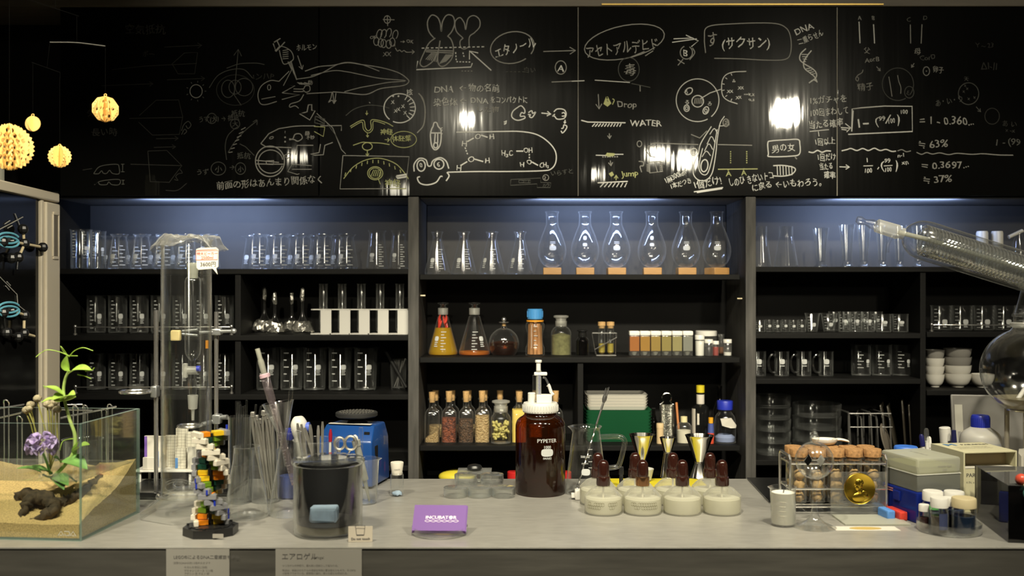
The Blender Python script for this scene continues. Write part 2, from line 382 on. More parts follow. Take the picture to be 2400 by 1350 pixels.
class Chalk:
    def __init__(s, region, sc=2.935):
        s.ox = {1: 0, 2: 780, 3: 1340, 4: 1800}.get(region, 0); s.sc = sc; s.mb = MB(); s.w = 9; s.k = 0
        k = BD / F
        s.M0 = Matrix(((k, 0, 0, -1200 * k), (0, 0, -1, -.0012), (0, -k, 0, ZC + 675 * k - board.location.z), (0, 0, 0, 1)))
    def c(s, p): return (s.ox + p[0] / s.sc, p[1] / s.sc)
    def s(s, pts, m=0, w=None, closed=False, sm=True):
        p = [(*s.c(q), 0) for q in pts]
        if sm and len(p) > 2: p = smooth(p, 5, closed)
        s.k = (s.k + 1) % 80; s.mb.ribbon(p, (w or s.w) * .86 / s.sc, m, s.M0 @ Matrix.Translation((0, 0, .00001 * s.k)), closed); return s
    def l(s, *segs, m=0, w=None):
        for q in segs: s.s(q, m, w, sm=False)
        return s
    def e(s, x, y, rx, ry, m=0, w=None, a0=0, a1=360, rot=0):
        n = 28; pts = []
        for k in range(n + 1):
            a = R(a0 + (a1 - a0) * k / n); u, v = rx * math.cos(a), ry * math.sin(a)
            pts.append((x + u * math.cos(R(rot)) - v * math.sin(R(rot)), y + u * math.sin(R(rot)) + v * math.cos(R(rot))))
        return s.s(pts, m, w, sm=False)
    def t(s, x, y, size, string, m=0, rot=0, bold=0, sx=1.0):
        q = s.c((x, y)); T = s.M0 @ Matrix.Translation((q[0], q[1], .0009)) @ Matrix.Rotation(R(rot), 4, 'Z') @ Matrix.Diagonal((sx, -1, 1, 1))
        n0 = len(s.mb.v); z_ = size / s.sc; tm = MB().text(string, z_, m, None, False, bold=(.8 if bold else .35)); ph = len(string) + x * .01
        s.mb.add([(a + z_ * .045 * math.sin(5.1 * b2 / z_ + 3.3 * a / z_ + ph), b2 + z_ * .06 * math.sin(2.6 * a / z_ + ph) + z_ * .03 * math.sin(8 * a / z_ + 4 * b2 / z_), c2) for a, b2, c2 in tm.v], tm.f, m, T); return s
    def arrow(s, a, b2, h=28, m=0, w=None):
        a = Vector(a); b2 = Vector(b2); d = (b2 - a).normalized(); n = Vector((-d.y, d.x))
        s.l((a, b2), m=m, w=w); s.l((b2 - d * h + n * h * .6, b2, b2 - d * h - n * h * .6), m=m, w=w); return s
    def dash(s, a, b2, n, m=0, w=None):
        a = Vector(a); b2 = Vector(b2)
        for k in range(n): s.l((a + (b2 - a) * (k / n), a + (b2 - a) * ((k + .55) / n)), m=m, w=w)
        return s
    def done(s, name='chalk_drawing', label=None): return s.mb.build(name, CH, board, label=label)

# salamander with syringe, larva and plate (left panels)
c = Chalk(1); c.w = 6
c.s([(1920, 560), (1860, 555), (1800, 590), (1775, 650), (1790, 710), (1830, 720), (1905, 698)], 1)
c.e(1852, 602, 11, 18, 1, 5).l(((1800, 682), (1895, 665)), m=1, w=5)
c.l([(1940, 640), (2030, 590), (1950, 590), (2008, 478), (2040, 548), (1995, 430)], m=1).l([(1945, 640), (2062, 652), (1940, 685)], m=1).l([(1920, 560), (1990, 490)], m=1)
c.s([(2020, 612), (2085, 612), (2100, 592), (2128, 592), (2132, 622), (2105, 635), (2085, 618), (2085, 630), (2020, 630)], 1)
c.s([(2090, 650), (2060, 695), (2000, 715), (1995, 738), (2030, 728), (2055, 745)], 1).l([(2110, 645), (2285, 635)], m=1)
c.s([(2285, 635), (2275, 680), (2260, 705), (2285, 690), (2300, 712), (2312, 640)], 1)
for k in range(9): c.l(((2045 + k * 8, 568 + (k % 3) * 6), (2075 + k * 7, 574 + (k % 2) * 8)), m=1, w=5)
c.t(2118, 580, 34, '肪', 1)
c.s([(2040, 545), (2140, 530), (2220, 500), (2348, 435), (2470, 440), (2610, 490)], 1)      # back line joins the tail
# syringe
c.l([(1885, 292), (1930, 265)], [(1905, 278), (1925, 320)], [(1880, 300), (1900, 355), (1960, 290)], [(1893, 352), (1925, 320)], m=1, w=8)
c.s([(1905, 340), (1940, 320), (2000, 350), (2020, 400), (2000, 425), (1955, 442), (1935, 400), (1922, 345)], 1)
for k in range(5): c.l(((1945, 350 + 14 * k), (1985, 342 + 15 * k)), m=1, w=5)
c.l([(1982, 425), (2008, 478)], [(2002, 420), (2020, 480), (2042, 550)], m=1, w=7)
c.t(2038, 350, 50, 'ホルモン', 1, rot=-3, sx=.72).arrow((2048, 383), (2080, 478), 26, 1, 6)
c.l([(2122, 722), (2145, 720), (2145, 760), (2168, 762), (2132, 826), (2060, 782), (2095, 775), (2113, 770), (2122, 722)], m=1, w=8)
c.done(label='chalk salamander being injected by a syringe')
c = Chalk(1); c.w = 7
c.l([(1795, 988), (1850, 920), (1920, 885)], m=1).s([(1920, 885), (2040, 868), (2170, 866)], 1).l([(1795, 988), (1830, 1010), (2005, 1016), (2000, 1050), (1955, 1070), (1975, 1090), (2000, 1080)], m=1)
c.l([(2035, 1065), (2045, 1000), (2155, 1000)], m=1).l([(2205, 992), (2195, 1050), (2135, 1062), (2165, 1068), (2225, 1065), (2235, 1000), (2290, 980)], m=1)
c.e(1868, 948, 14, 7, 1, 5, rot=-20).t(1958, 920, 26, '?', 1).e(1962, 945, 3, 3, 1).e(1962, 975, 3, 3, 1)
c.s([(1990, 955), (2015, 955), (2030, 925), (2065, 922), (2080, 950), (2050, 972), (2022, 960), (1990, 962)], 1).t(2098, 930, 34, '膵', 1).t(2105, 958, 30, '不妙', 1)
c.e(1858, 1110, 100, 105, 1, 8).e(1862, 1112, 85, 80, 1, 7, 20, 350).l([(1760, 1103), (1920, 1118)], [(1765, 1128), (1950, 1130)], [(1830, 1108), (1885, 1105), (1880, 1132), (1835, 1130), (1830, 1108)], m=1)
c.l([(2145, 1140), (2010, 1130), (1980, 1180), (2045, 1200), (2060, 1195)], [(2010, 1165), (2145, 1165)], m=1, w=5)
c.l([(2205, 866), (2350, 864), (2348, 900)], m=1, w=6).l([(2170, 800), (2235, 820), (2232, 860), (2165, 845), (2170, 800)], [(2172, 820), (2230, 850)], [(2190, 806), (2232, 835)], m=2, w=8)
c.l([(2160, 870), (2235, 875), (2225, 940), (2162, 905)], m=3, w=6)
c.l([(2250, 850), (2310, 930), (2348, 1010)], m=2, w=5)
c.done(label='chalk animal with wheel')
c = Chalk(1); c.w = 5
c.t(1490, 1300, 62, '前面の形はあんまり関係なく', 1, rot=-3.5, sx=.92)
c.done('chalk_writing', 'chalk Japanese sentence under the animal')
c = Chalk(1); c.w = 5
c.t(1365, 840, 44, 'うず(大) → 抵抗', 2, rot=-3, sx=.9).e(1458, 815, 32, 35, 2).t(1590, 800, 48, '抵抗', 2).e(1618, 853, 32, 34, 2).t(1597, 868, 42, '大', 2)
c.t(1350, 1200, 44, 'うず', 2).e(1503, 1160, 50, 45, 2).t(1480, 1180, 48, '小', 2).t(1575, 1165, 44, '→', 2).e(1655, 1160, 35, 40, 2).t(1635, 1180, 42, '小', 2).t(1630, 1090, 48, '抵抗', 2)
c.done('chalk_writing', 'chalk Japanese notes on resistance and eddies')
c = Chalk(1); c.w = 5
c.s([(1560, 1100), (1550, 1010), (1565, 940), (1605, 895), (1640, 870)], 2).s([(1570, 1050), (1610, 985), (1680, 905), (1770, 830)], 2, 6).s([(1740, 840), (1768, 826), (1768, 860)], 2)
for k in range(7): c.l(((1575 + 14 * k, 1050 - 26 * k), (1600 + 15 * k, 1045 - 28 * k)), m=1, w=6)
c.l([(1650, 990), (1690, 1010), (1750, 1070)], m=2)
c.e(1350, 628, 42, 45, 1, 5)
for k in range(9):
    a = R(k * 40); c.l(((1350 + 58 * math.cos(a), 628 + 60 * math.sin(a)), (1350 + 70 * math.cos(a), 628 + 72 * math.sin(a))), m=2)
c.e(1570, 612, 45, 60, 2).e(1618, 600, 42, 48, 2).e(1680, 600, 60, 60, 2).e(1620, 620, 130, 105, 4).s([(1440, 605), (1500, 520), (1590, 480), (1680, 480), (1740, 540)], 2)
c.arrow((1612, 650), (1640, 340), 45, 2, 5).s([(1560, 470), (1650, 440), (1760, 435), (1820, 445)], 2).l([(1610, 650), (1660, 725)], m=2).t(1740, 545, 52, 'ιンハP', 4)
c.done(label='chalk sun, swirl and flow sketch')
c = Chalk(1); c.w = 5                                        # faint aerofoils at the far left
c.arrow((770, 480), (1000, 455), 1, 4).l([(1000, 455), (1355, 437)], [(1185, 440), (1270, 365), (1360, 362), (1340, 508), (1225, 508), (1185, 440)], m=4)
c.arrow((700, 590), (1055, 577), 26, 4).arrow((1130, 325), (1390, 312), 30, 4).arrow((1150, 550), (1410, 540), 26, 4)
c.l([(960, 795), (1075, 690), (1230, 688), (1258, 805), (1235, 925), (1050, 930), (955, 840)], [(890, 815), (1255, 808)], m=4)
c.s([(1250, 900), (1265, 860), (1295, 835), (1315, 860), (1295, 885), (1280, 865)], 2).s([(1250, 925), (1270, 890), (1285, 905), (1265, 925)], 2)
c.arrow((1075, 955), (1228, 952), 24, 4).arrow((1060, 1015), (1210, 1010), 24, 4)
c.l([(1018, 1040), (1148, 1035), (1252, 1140), (1165, 1255), (1035, 1250), (1018, 1040)], [(900, 1130), (1245, 1140)], m=4).s([(1240, 1165), (1255, 1190), (1230, 1195), (1210, 1215), (1225, 1240), (1200, 1235)], 4)
c.s([(1140, 1310), (1220, 1310), (1285, 1262)], 4)
c.s([(645, 1195), (690, 1145), (800, 1130), (820, 1150), (820, 1195), (775, 1193), (755, 1172), (735, 1193), (712, 1192), (700, 1175), (680, 1195), (645, 1195)], 2)
c.s([(650, 1270), (700, 1245), (820, 1235), (820, 1270), (770, 1270), (750, 1252), (735, 1270), (690, 1270), (675, 1255), (650, 1272)], 2)
c.l([(845, 1130), (845, 1180)], [(835, 1130), (857, 1130)], [(835, 1182), (857, 1182)], [(848, 1240), (848, 1265)], [(838, 1240), (858, 1240)], [(838, 1267), (858, 1267)], m=2)
c.l([(570, 1170), (635, 1160)], m=4).t(630, 930, 60, '長い時', 4).t(860, 230, 70, '空気抵抗', 4).t(980, 390, 44, 'ポー', 4).t(600, 800, 60, '失 失', 4)
c.done(label='faint wiped chalk aerofoil sketches')
# centre-left: tail, cell, germ layers
c = Chalk(2); c.w = 7
c.s([(-190, 490), (-100, 460), (0, 450), (100, 432), (200, 445), (330, 465), (450, 500), (510, 540), (522, 565), (480, 590), (330, 610), (230, 650), (100, 640), (0, 632)], 1)
c.s([(-150, 520), (0, 487), (100, 495), (200, 515), (330, 540), (505, 556), (380, 568), (260, 590), (180, 605), (80, 632)], 1, 6)
c.s([(0, 635), (10, 700), (25, 690)], 1, 6)
c.done(label='chalk salamander tail')
c = Chalk(2); c.w = 8
c.e(460, 745, 108, 100, 0, 8, -50, 115).e(460, 745, 108, 100, 0, 8, 130, 310)
for (x, y) in ((400, 715), (420, 775), (470, 745), (485, 790), (440, 765)): c.t(x, y, 34, 'X', 0)
for k in range(7):
    a = R(-60 + 18 * k); c.l(((460 + 104 * math.cos(a), 745 + 96 * math.sin(a)), (460 + 72 * math.cos(a), 745 + 66 * math.sin(a))), w=7)
c.t(505, 655, 46, '核', 0)
for x in (415, 452): c.e(x, 662, 3, 3, 0)
c.s([(590, 642), (620, 680), (635, 760), (625, 860), (580, 915)], 1, 9).s([(600, 650), (632, 720), (638, 780)], 1, 6)
c.done(label='chalk cell with crosses')
c = Chalk(2); c.w = 6
c.s([(90, 795), (150, 750), (240, 725), (330, 730), (390, 745)], 2).s([(250, 703), (258, 710)], 1)
c.arrow((234, 762), (234, 792), 14, 3, 5)
c.s([(120, 870), (180, 835), (215, 830), (225, 880), (245, 900), (265, 880), (262, 830), (300, 825), (370, 845), (415, 870)], 3).s([(125, 880), (185, 845), (205, 845), (212, 890), (245, 915), (275, 890), (278, 838), (310, 838), (360, 855)], 3, 5)
c.arrow((238, 915), (240, 945), 14, 3, 5)
c.s([(140, 1000), (200, 980), (230, 980), (270, 982), (330, 985), (390, 995)], 3).e(238, 1008, 34, 26, 3, 6).arrow((238, 1035), (238, 1075), 18, 3, 6)
c.t(325, 925, 44, '神経', 3).t(355, 978, 44, '→ 体胚葉', 3, rot=-4).e(488, 960, 88, 56, 3, 5)
c.done(label='yellow-green chalk germ layer steps')
c = Chalk(2); c.w = 7
c.l([(70, 1070), (525, 1078), (500, 1297), (385, 1298), (50, 1300), (70, 1070)], m=1, w=6).l([(-110, 780), (0, 880), (60, 1030), (90, 1060)], m=1, w=5).l([(395, 1298), (505, 1298)], m=3, w=7)
c.s([(75, 1230), (140, 1150), (230, 1100), (330, 1090), (430, 1125), (490, 1185), (520, 1230)], 3, 6)
for k in range(12):
    t = k / 11; x = 90 + 410 * t; y = 1208 - 108 * math.sin(PI * (.06 + .9 * t)); c.l(((x, y), (x + 14 * (t - .5), y + 22)), m=3, w=6)
c.e(292, 1192, 52, 45, 3, 6).e(292, 1192, 40, 36, 3, 5)
for k in range(5): c.l(((262 + 14 * k, 1215), (282 + 12 * k, 1168)), m=3, w=5)
c.l([(312, 1228), (328, 1268)], m=3, w=5).t(355, 1282, 56, '神経', 3).l([(438, 1212), (508, 1200), (505, 1216), (445, 1226), (438, 1212)], w=14)
c.done(label='boxed yellow-green chalk dome with sphere')
# two eared shapes, sieve text
c = Chalk(2); c.w = 9
c.s([(695, 262), (660, 215), (652, 150), (680, 105), (720, 120), (740, 165), (746, 218), (755, 150), (785, 105), (825, 112), (838, 160), (820, 215), (790, 250)], 1)
c.s([(705, 262), (660, 300), (625, 370), (600, 435), (630, 460), (690, 420), (725, 350), (738, 280)], 1).s([(790, 248), (815, 275), (830, 330), (820, 400), (775, 450), (740, 455), (722, 420), (725, 350)], 1)
c.s([(895, 262), (850, 215), (842, 150), (875, 122), (905, 160), (914, 205), (930, 130), (970, 108), (1008, 135), (1010, 185), (975, 225), (940, 255), (938, 325)], 1, 8)
c.s([(898, 262), (876, 285), (880, 325), (905, 338), (938, 322)], 1, 8)
c.dash((612, 332), (1055, 322), 14, 0, 8).l([(638, 345), (830, 352)], [(640, 356), (828, 366)], m=1, w=9)
for k in range(7): c.l(((640 + 12 * k, 410 + 3 * k), (680 + 8 * k, 365)), m=1, w=7)
for k in range(6): c.l(((735 + 8 * k, 440 - 3 * k), (780 + 9 * k, 375)), m=1, w=7)
c.l([(585, 420), (575, 480), (950, 462), (960, 435)], w=9)
c.dash((845, 360), (850, 425), 3).dash((850, 425), (955, 428), 5).dash((895, 362), (905, 400), 2).l([(940, 410), (940, 352), (1000, 365)], [(945, 355), (1090, 485)], w=9)
c.dash((885, 490), (970, 490), 4, 1, 6).dash((1190, 495), (1330, 495), 5, 2, 6)
c.done(label='chalk pair of rounded two-lobed figures in a tray')
c = Chalk(2); c.w = 6
for (x, y) in ((320, 235), (350, 235), (385, 228), (430, 240)): c.e(x, y, 17, 32, 1, 6, 130, 410, 15)
for (x, y) in ((300, 285), (330, 295), (350, 300), (385, 305), (410, 290)): c.e(x, y, 18, 28, 1, 6)
c.e(375, 135, 22, 26, 1, 6).l([(345, 135), (425, 137)], [(375, 110), (378, 180)], m=1).t(345, 388, 40, 'XX', 1).t(255, 268, 30, 'OK', 1).arrow((465, 288), (495, 288), 12, 1, 5).t(505, 298, 34, 'OK', 1).t(415, 320, 32, 'x', 1)
c.s([(430, 330), (445, 352), (460, 345), (475, 357), (490, 348), (510, 360), (560, 357)], 1).l([(545, 345), (562, 357), (545, 372)], m=1)
c.done(label='small chalk cluster marked OK')
c = Chalk(2); c.w = 8
c.t(1120, 400, 82, 'エタノール', 0, rot=-16, sx=.72).e(1235, 328, 152, 108, 1, 8, 60, 400, -12).t(1310, 498, 44, '白い', 2)
c.arrow((1448, 355), (1670, 348), 40, 1, 7).e(1568, 465, 38, 46, 1, 7).t(1545, 490, 66, 'A', 0, bold=1).l([(1505, 565), (1730, 555)], m=1, w=7)
c.done('chalk_writing', 'chalk circled katakana word with arrow')
c = Chalk(2); c.w = 9
c.t(695, 636, 62, 'DNA', 0).t(868, 622, 54, '←', 0).t(932, 628, 58, '物の名前', 0, sx=.93)
c.t(692, 725, 60, '染色体', 0, sx=.92).t(872, 710, 54, '←', 0).t(945, 712, 56, 'DNA', 0).t(1082, 706, 50, 'をコンパクトに', 0, sx=.74).t(985, 770, 44, 'した物', 1, sx=1.2)
c.done('chalk_writing', 'chalk note reading DNA in bold letters')
c = Chalk(2); c.w = 9
c.s([(1285, 730), (1240, 765), (1232, 805), (1270, 828), (1318, 815), (1318, 800), (1290, 800), (1298, 775), (1318, 780), (1320, 755), (1300, 730), (1285, 730)]).s([(1345, 775), (1368, 762), (1375, 780), (1395, 772), (1372, 808), (1352, 802), (1360, 790), (1342, 788)])
c.arrow((1435, 778), (1500, 785), 26).s([(1520, 770), (1545, 750), (1590, 755), (1605, 785), (1590, 815), (1545, 820), (1525, 800), (1512, 800), (1528, 785)]).s([(1575, 780), (1590, 775), (1600, 795), (1575, 800)])
c.arrow((1598, 825), (1595, 850), 12).s([(1572, 885), (1585, 880), (1590, 860), (1610, 870), (1600, 895), (1580, 915), (1570, 900)])
c.l([(1178, 842), (1195, 832), (1190, 850), (1178, 855)], w=12)
c.s([(850, 910), (1000, 908), (1150, 905), (1290, 905), (1400, 925), (1480, 975), (1530, 1040), (1535, 1110), (1505, 1160), (1440, 1175), (1200, 1180), (1000, 1180), (790, 1185)], 0, 9)
c.t(975, 955, 52, 'O', 0).t(1075, 958, 50, 'H', 0).t(885, 1005, 56, 'H', 0).t(928, 1112, 56, 'O', 0).t(1045, 1122, 50, 'H', 0).t(848, 1172, 54, 'H', 0).l([(925, 975), (970, 950)], [(1020, 930), (1065, 945)], [(975, 1095), (1035, 1112)], [(878, 1140), (925, 1112)], w=10).dash((910, 1015), (930, 1070), 3)
c.t(1158, 1072, 54, 'H₃C', 0, sx=.8).l([(1262, 1040), (1310, 1040)], w=10).t(1312, 1050, 50, 'OH', 0, sx=.8).dash((1352, 1060), (1352, 1098), 2).t(1285, 1150, 46, 'H', 0).t(1332, 1132, 46, 'O', 0).l([(1370, 1115), (1412, 1138)], w=10).t(1420, 1152, 48, 'CH₃', 0, sx=.75)
c.done(label='chalk molecules of water and alcohol in a loop')
c = Chalk(2); c.w = 10
c.s([(690, 870), (698, 845), (715, 845), (725, 870), (745, 900), (742, 980), (725, 1020), (700, 1030), (680, 1000), (672, 930), (680, 890), (690, 870)]).l([(672, 915), (745, 915)], [(705, 920), (700, 985)], [(722, 920), (722, 985)]).e(708, 1000, 14, 18)
for y in (885, 900, 925): c.l(((742, y), (755, y - 6)), w=7)
c.s([(560, 1180), (560, 1130), (595, 1090), (640, 1100), (655, 1140), (675, 1140), (690, 1105), (740, 1085), (780, 1110), (798, 1160)]).e(608, 1140, 28, 38).e(730, 1130, 34, 34).t(595, 1155, 46, '0', 0).t(715, 1150, 50, '6', 0)
c.s([(600, 1215), (582, 1225), (600, 1260), (650, 1272), (710, 1255), (740, 1215), (755, 1215)]).s([(785, 1185), (800, 1210), (780, 1245)])
c.done(label='chalk bug and winking smile')
c = Chalk(2); c.w = 5
c.l([(1225, 1235), (1430, 1225), (1430, 1255), (1500, 1258), (1495, 1290), (1405, 1290), (1405, 1265), (1222, 1275), (1225, 1235)], [(1280, 1240), (1360, 1238), (1360, 1258), (1280, 1258), (1280, 1240)], m=2).t(1295, 1256, 22, 'コーヒ', 2).t(1440, 1285, 26, 'カウ', 2).e(1465, 1222, 20, 20, 1, 5).t(1452, 1233, 30, '2', 1).t(1498, 1212, 40, 'いらすと', 2, rot=-8)
c.done('chalk_writing', 'small faint chalk plan')
# centre-right panel
c = Chalk(3); c.w = 7
c.t(98, 398, 96, 'アセトアルデヒド', 1, rot=-7, sx=.66).e(362, 290, 280, 112, 1, 7, 45, 400, -12).l([(410, 392), (500, 355)], [(505, 385), (560, 350)], m=1)
c.e(392, 478, 72, 82, 2, 6).t(358, 512, 88, '毒', 1, sx=.95).l([(158, 552), (400, 568)], [(0, 560), (88, 556)], m=0, w=6).l([(410, 575), (540, 602)], m=2, w=6).l([(470, 590), (470, 630)], m=1, w=7)
c.l([(690, 292), (860, 268)], [(700, 268), (835, 262)], [(785, 242), (870, 282), (822, 322)], m=0, w=7).e(788, 362, 42, 45, 1, 7, -60, 250).s([(830, 330), (845, 365), (810, 412)], 1).t(762, 388, 64, 'B', 0).l([(728, 410), (775, 440)], [(765, 408), (730, 450)], m=1)
c.s([(920, 365), (912, 260), (935, 185), (1100, 165), (1370, 160), (1470, 190), (1505, 260), (1505, 360), (1470, 408), (1350, 415), (1150, 405), (980, 402)], 1, 7)
c.t(925, 310, 112, 'す', 1, sx=.72).t(1030, 330, 92, '(サクサン)', 0, rot=0, sx=.78)
c.done('chalk_writing', 'chalk acetaldehyde words in an oval and a box')
c = Chalk(3); c.w = 6
c.t(1540, 248, 62, 'DNA', 0, rot=-24).t(1560, 312, 52, '二重らせん', 0, rot=-22, sx=.72)
c.s([(1610, 335), (1575, 370), (1568, 410), (1600, 440), (1650, 470), (1680, 500), (1678, 535), (1630, 572)], 0, 9).s([(1648, 348), (1615, 390), (1595, 430), (1600, 470), (1640, 505), (1670, 530), (1688, 568)], 0, 9)
for k in range(4): c.l(((1580 + 4 * k, 375 + 15 * k), (1628 - 6 * k, 375 + 17 * k)), w=6)
for k in range(4): c.l(((1608 + 14 * k, 475 + 12 * k), (1640 + 12 * k, 470 + 12 * k)), w=6)
for k in range(3): c.l(((1645 + 10 * k, 555 - 4 * k), (1680, 550 + 6 * k)), w=5)
c.done(label='chalk double helix')
c = Chalk(3); c.w = 8
c.e(865, 690, 147, 147, 0, 7, -65, 50).e(865, 690, 147, 147, 0, 7, 62, 300).e(866, 697, 40, 40, 0, 8)
for k in range(5): c.l(((842 + 12 * k, 715), (850 + 12 * k, 675)), m=1, w=7)
c.e(805, 628, 28, 20, 0, 8, rot=-40).e(790, 745, 18, 22, 0, 8).e(922, 760, 18, 26, 0, 8, rot=25).t(768, 645, 34, 'ろ', 0).t(775, 715, 34, 'る', 0).t(930, 725, 34, 'ろ', 0).e(790, 745, 9, 10, 0, 6).e(922, 762, 8, 12, 0, 6)
c.l([(885, 680), (950, 640), (1025, 615)], w=7).s([(1200, 492), (1110, 497), (1055, 520), (1032, 570), (1035, 650), (1070, 690), (1140, 715)], 0, 7)
for (x, y) in ((1065, 640), (1085, 640), (1140, 618), (1158, 618), (1125, 685), (1143, 682)): c.t(x, y, 46, 'x', 0)
c.t(1100, 570, 36, '⁂', 0).dash((1185, 650), (1225, 650), 4).t(1215, 660, 40, 'x.x', 0, sx=.8).t(1215, 695, 34, 'o.s', 0)
for k in range(6):
    a = R(-115 - 26 * k); c.l(((1140 + 108 * math.cos(a), 600 + 104 * math.sin(a)), (1140 + 92 * math.cos(a), 600 + 88 * math.sin(a))), w=6)
c.done(label='chalk round cell with inset')
c = Chalk(3); c.w = 7
c.arrow((182, 648), (188, 750), 34, 1, 6).l([(242, 668), (225, 715), (245, 728), (265, 712), (242, 668)], [(235, 690), (250, 725)], [(228, 712), (262, 705)], m=3, w=16).t(310, 742, 62, 'Drop', 1, rot=-2).s([(280, 680), (292, 690), (280, 720)], 3)
c.l([(65, 828), (110, 840), (370, 845)], m=0, w=9)
for k in range(10): c.l(((160 + 20 * k, 850), (140 + 21 * k, 872)), w=8)
c.t(400, 868, 60, 'WATER', 0, sx=1.05).arrow((258, 918), (260, 955), 22, 1, 6)
c.l([(165, 1068), (240, 1070)], [(285, 1062), (355, 1062)], w=7).l([(235, 1062), (250, 1075), (290, 1065)], [(240, 1058), (295, 1062)], m=3, w=16).dash((210, 1080), (325, 1078), 7, 1, 10)
c.arrow((265, 1105), (270, 1142), 24, 1, 7).l([(262, 1190), (278, 1212)], [(270, 1185), (282, 1208)], m=3, w=22).arrow((305, 1240), (305, 1205), 22, 3, 7).t(345, 1220, 56, 'Jump', 3, rot=-8)
c.l([(178, 1258), (385, 1248)], w=9)
for k in range(7): c.l(((222 + 26 * k, 1258), (195 + 28 * k, 1288)), w=7)
c.done(label='chalk drop falling into water and jumping')
c = Chalk(3); c.w = 7
c.s([(1050, 800), (1020, 850), (1000, 960), (990, 1060), (965, 1190), (920, 1240), (865, 1235), (835, 1190), (845, 1120), (870, 1060), (888, 985), (960, 870)], 0).s([(1000, 890), (985, 980), (965, 1090), (935, 1190), (900, 1200), (875, 1160), (885, 1080), (900, 1020)], 0)
for (y, h) in ((1040, 40), (990, 50), (940, 52), (885, 40)): c.s([(895 + (1040 - y) * .35, y + h), (925 + (1040 - y) * .35, y), (955 + (1040 - y) * .3, y + h * .8)], 0, 6)
c.e(912, 1140, 24, 42, 0, 9, rot=8).e(840, 1045, 22, 24, 0, 7).e(838, 1050, 7, 8, 0, 6).e(1060, 845, 20, 26, 1, 7).l([(1010, 868), (1045, 865)], w=5).t(1046, 862, 40, '器', 1)
c.l([(540, 990), (580, 985), (870, 995)], [(1005, 995), (1240, 1000)], [(820, 925), (880, 950), (930, 900)], m=1, w=7)
c.t(645, 1265, 52, '1麻300km²', 0, rot=-26, sx=.72).t(680, 1302, 46, '1本だつき', 0, rot=-18, sx=.75).t(838, 1302, 66, '1個だけ!', 0, rot=-12, sx=.8).l([(840, 1320), (1040, 1290)], [(860, 1325), (1035, 1298)], w=9)
c.t(1080, 1282, 64, 'しのひ きないトコ', 0, rot=-10, sx=.6).t(1240, 1315, 56, 'に戻る', 0, rot=-12, sx=.85).t(1400, 1290, 60, '←いもわろう。', 0, rot=-3, sx=.84)
c.l([(1005, 1165), (1278, 1162)], m=3, w=8).t(1060, 1212, 52, 'Å', 3).t(1165, 1208, 52, 'Å', 3).dash((1092, 1040), (1092, 1130), 6, 3, 8).dash((1203, 1040), (1203, 1130), 6, 3, 10)
c.l([(520, 1005), (580, 1002)], [(505, 1030), (545, 1080)], [(520, 1010), (545, 1075), (575, 1082)], [(530, 1115), (610, 1110), (625, 1180), (535, 1190), (530, 1115)], [(570, 1115), (590, 1185)], m=1, w=6).e(465, 990, 16, 20, 1, 6).s([(460, 1110), (490, 1115), (492, 1140), (470, 1145), (480, 1185)], 1, 7)
for k in range(6): c.l(((605, 1115 + 12 * k), (625, 1118 + 12 * k)), m=1, w=6); c.l(((515, 1130 + 9 * k), (540, 1140 + 9 * k)), m=1, w=5)
c.done(label='chalk nested tube and Japanese notes')
c = Chalk(3); c.w = 9
c.s([(1352, 1060), (1348, 985), (1370, 970), (1480, 962), (1555, 960), (1568, 990), (1565, 1060), (1500, 1075), (1360, 1078), (1352, 1060)]).t(1375, 1048, 60, '男の女', 0, rot=-6, sx=.9).s([(1535, 1080), (1548, 1095)], 1)
c.s([(1385, 1140), (1450, 1138), (1520, 1150), (1538, 1170), (1510, 1200), (1450, 1212), (1380, 1210)])
for k in range(6): c.l(((1412 + 20 * k, 1142), (1415 + 20 * k, 1205)), w=7)
c.done(label='chalk framed word above striped bullet')
# right panel
c = Chalk(4); c.w = 8
c.t(280, 715, 58, '1%ガチャを', 0, rot=-3, sx=.88).t(285, 800, 58, '100回まわして', 0, rot=-4, sx=.72).t(278, 885, 60, '当たる確率', 0, rot=-5, sx=.8).l([(285, 905), (418, 892)], [(345, 905), (350, 938)], w=6)
c.t(318, 1000, 52, '1回以上', 0, rot=-5, sx=.8).s([(278, 1045), (310, 1050), (340, 1035), (370, 1048), (400, 1038), (432, 1040)], 0, 10).t(335, 1105, 54, '1回だけ', 0, rot=-3, sx=.7).t(352, 1170, 52, '当たる', 0, rot=-6, sx=.62).t(382, 1225, 54, '確率', 0, sx=.75)
c.arrow((490, 1148), (560, 1150), 26, 0, 7)
c.l([(500, 878), (560, 882)], [(505, 890), (540, 895)], [(530, 850), (568, 880), (540, 908)], w=8)
c.done('chalk_writing', 'chalk Japanese note about one percent odds')
c = Chalk(4); c.w = 9
c.l([(575, 905), (578, 750), (640, 742), (800, 730), (990, 732), (992, 905), (550, 925)], [(585, 760), (575, 900)], w=9)
c.l([(620, 820), (628, 878)], [(652, 852), (692, 850)], w=12).t(732, 862, 78, '(', 0).t(760, 832, 46, '99', 0, rot=-6).l([(808, 850), (842, 790)], w=9).t(822, 852, 46, '100', 0, rot=-6, sx=.75).t(885, 845, 84, ')', 0, rot=-4).t(905, 785, 40, '100', 0, sx=.9)
c.t(1035, 858, 78, '= 1 - 0.360...', 1, sx=.96).t(1035, 1020, 72, '≒ 63%', 1, rot=-2, sx=1.12).t(1555, 1000, 66, '1 - (99', 2, sx=1.0)
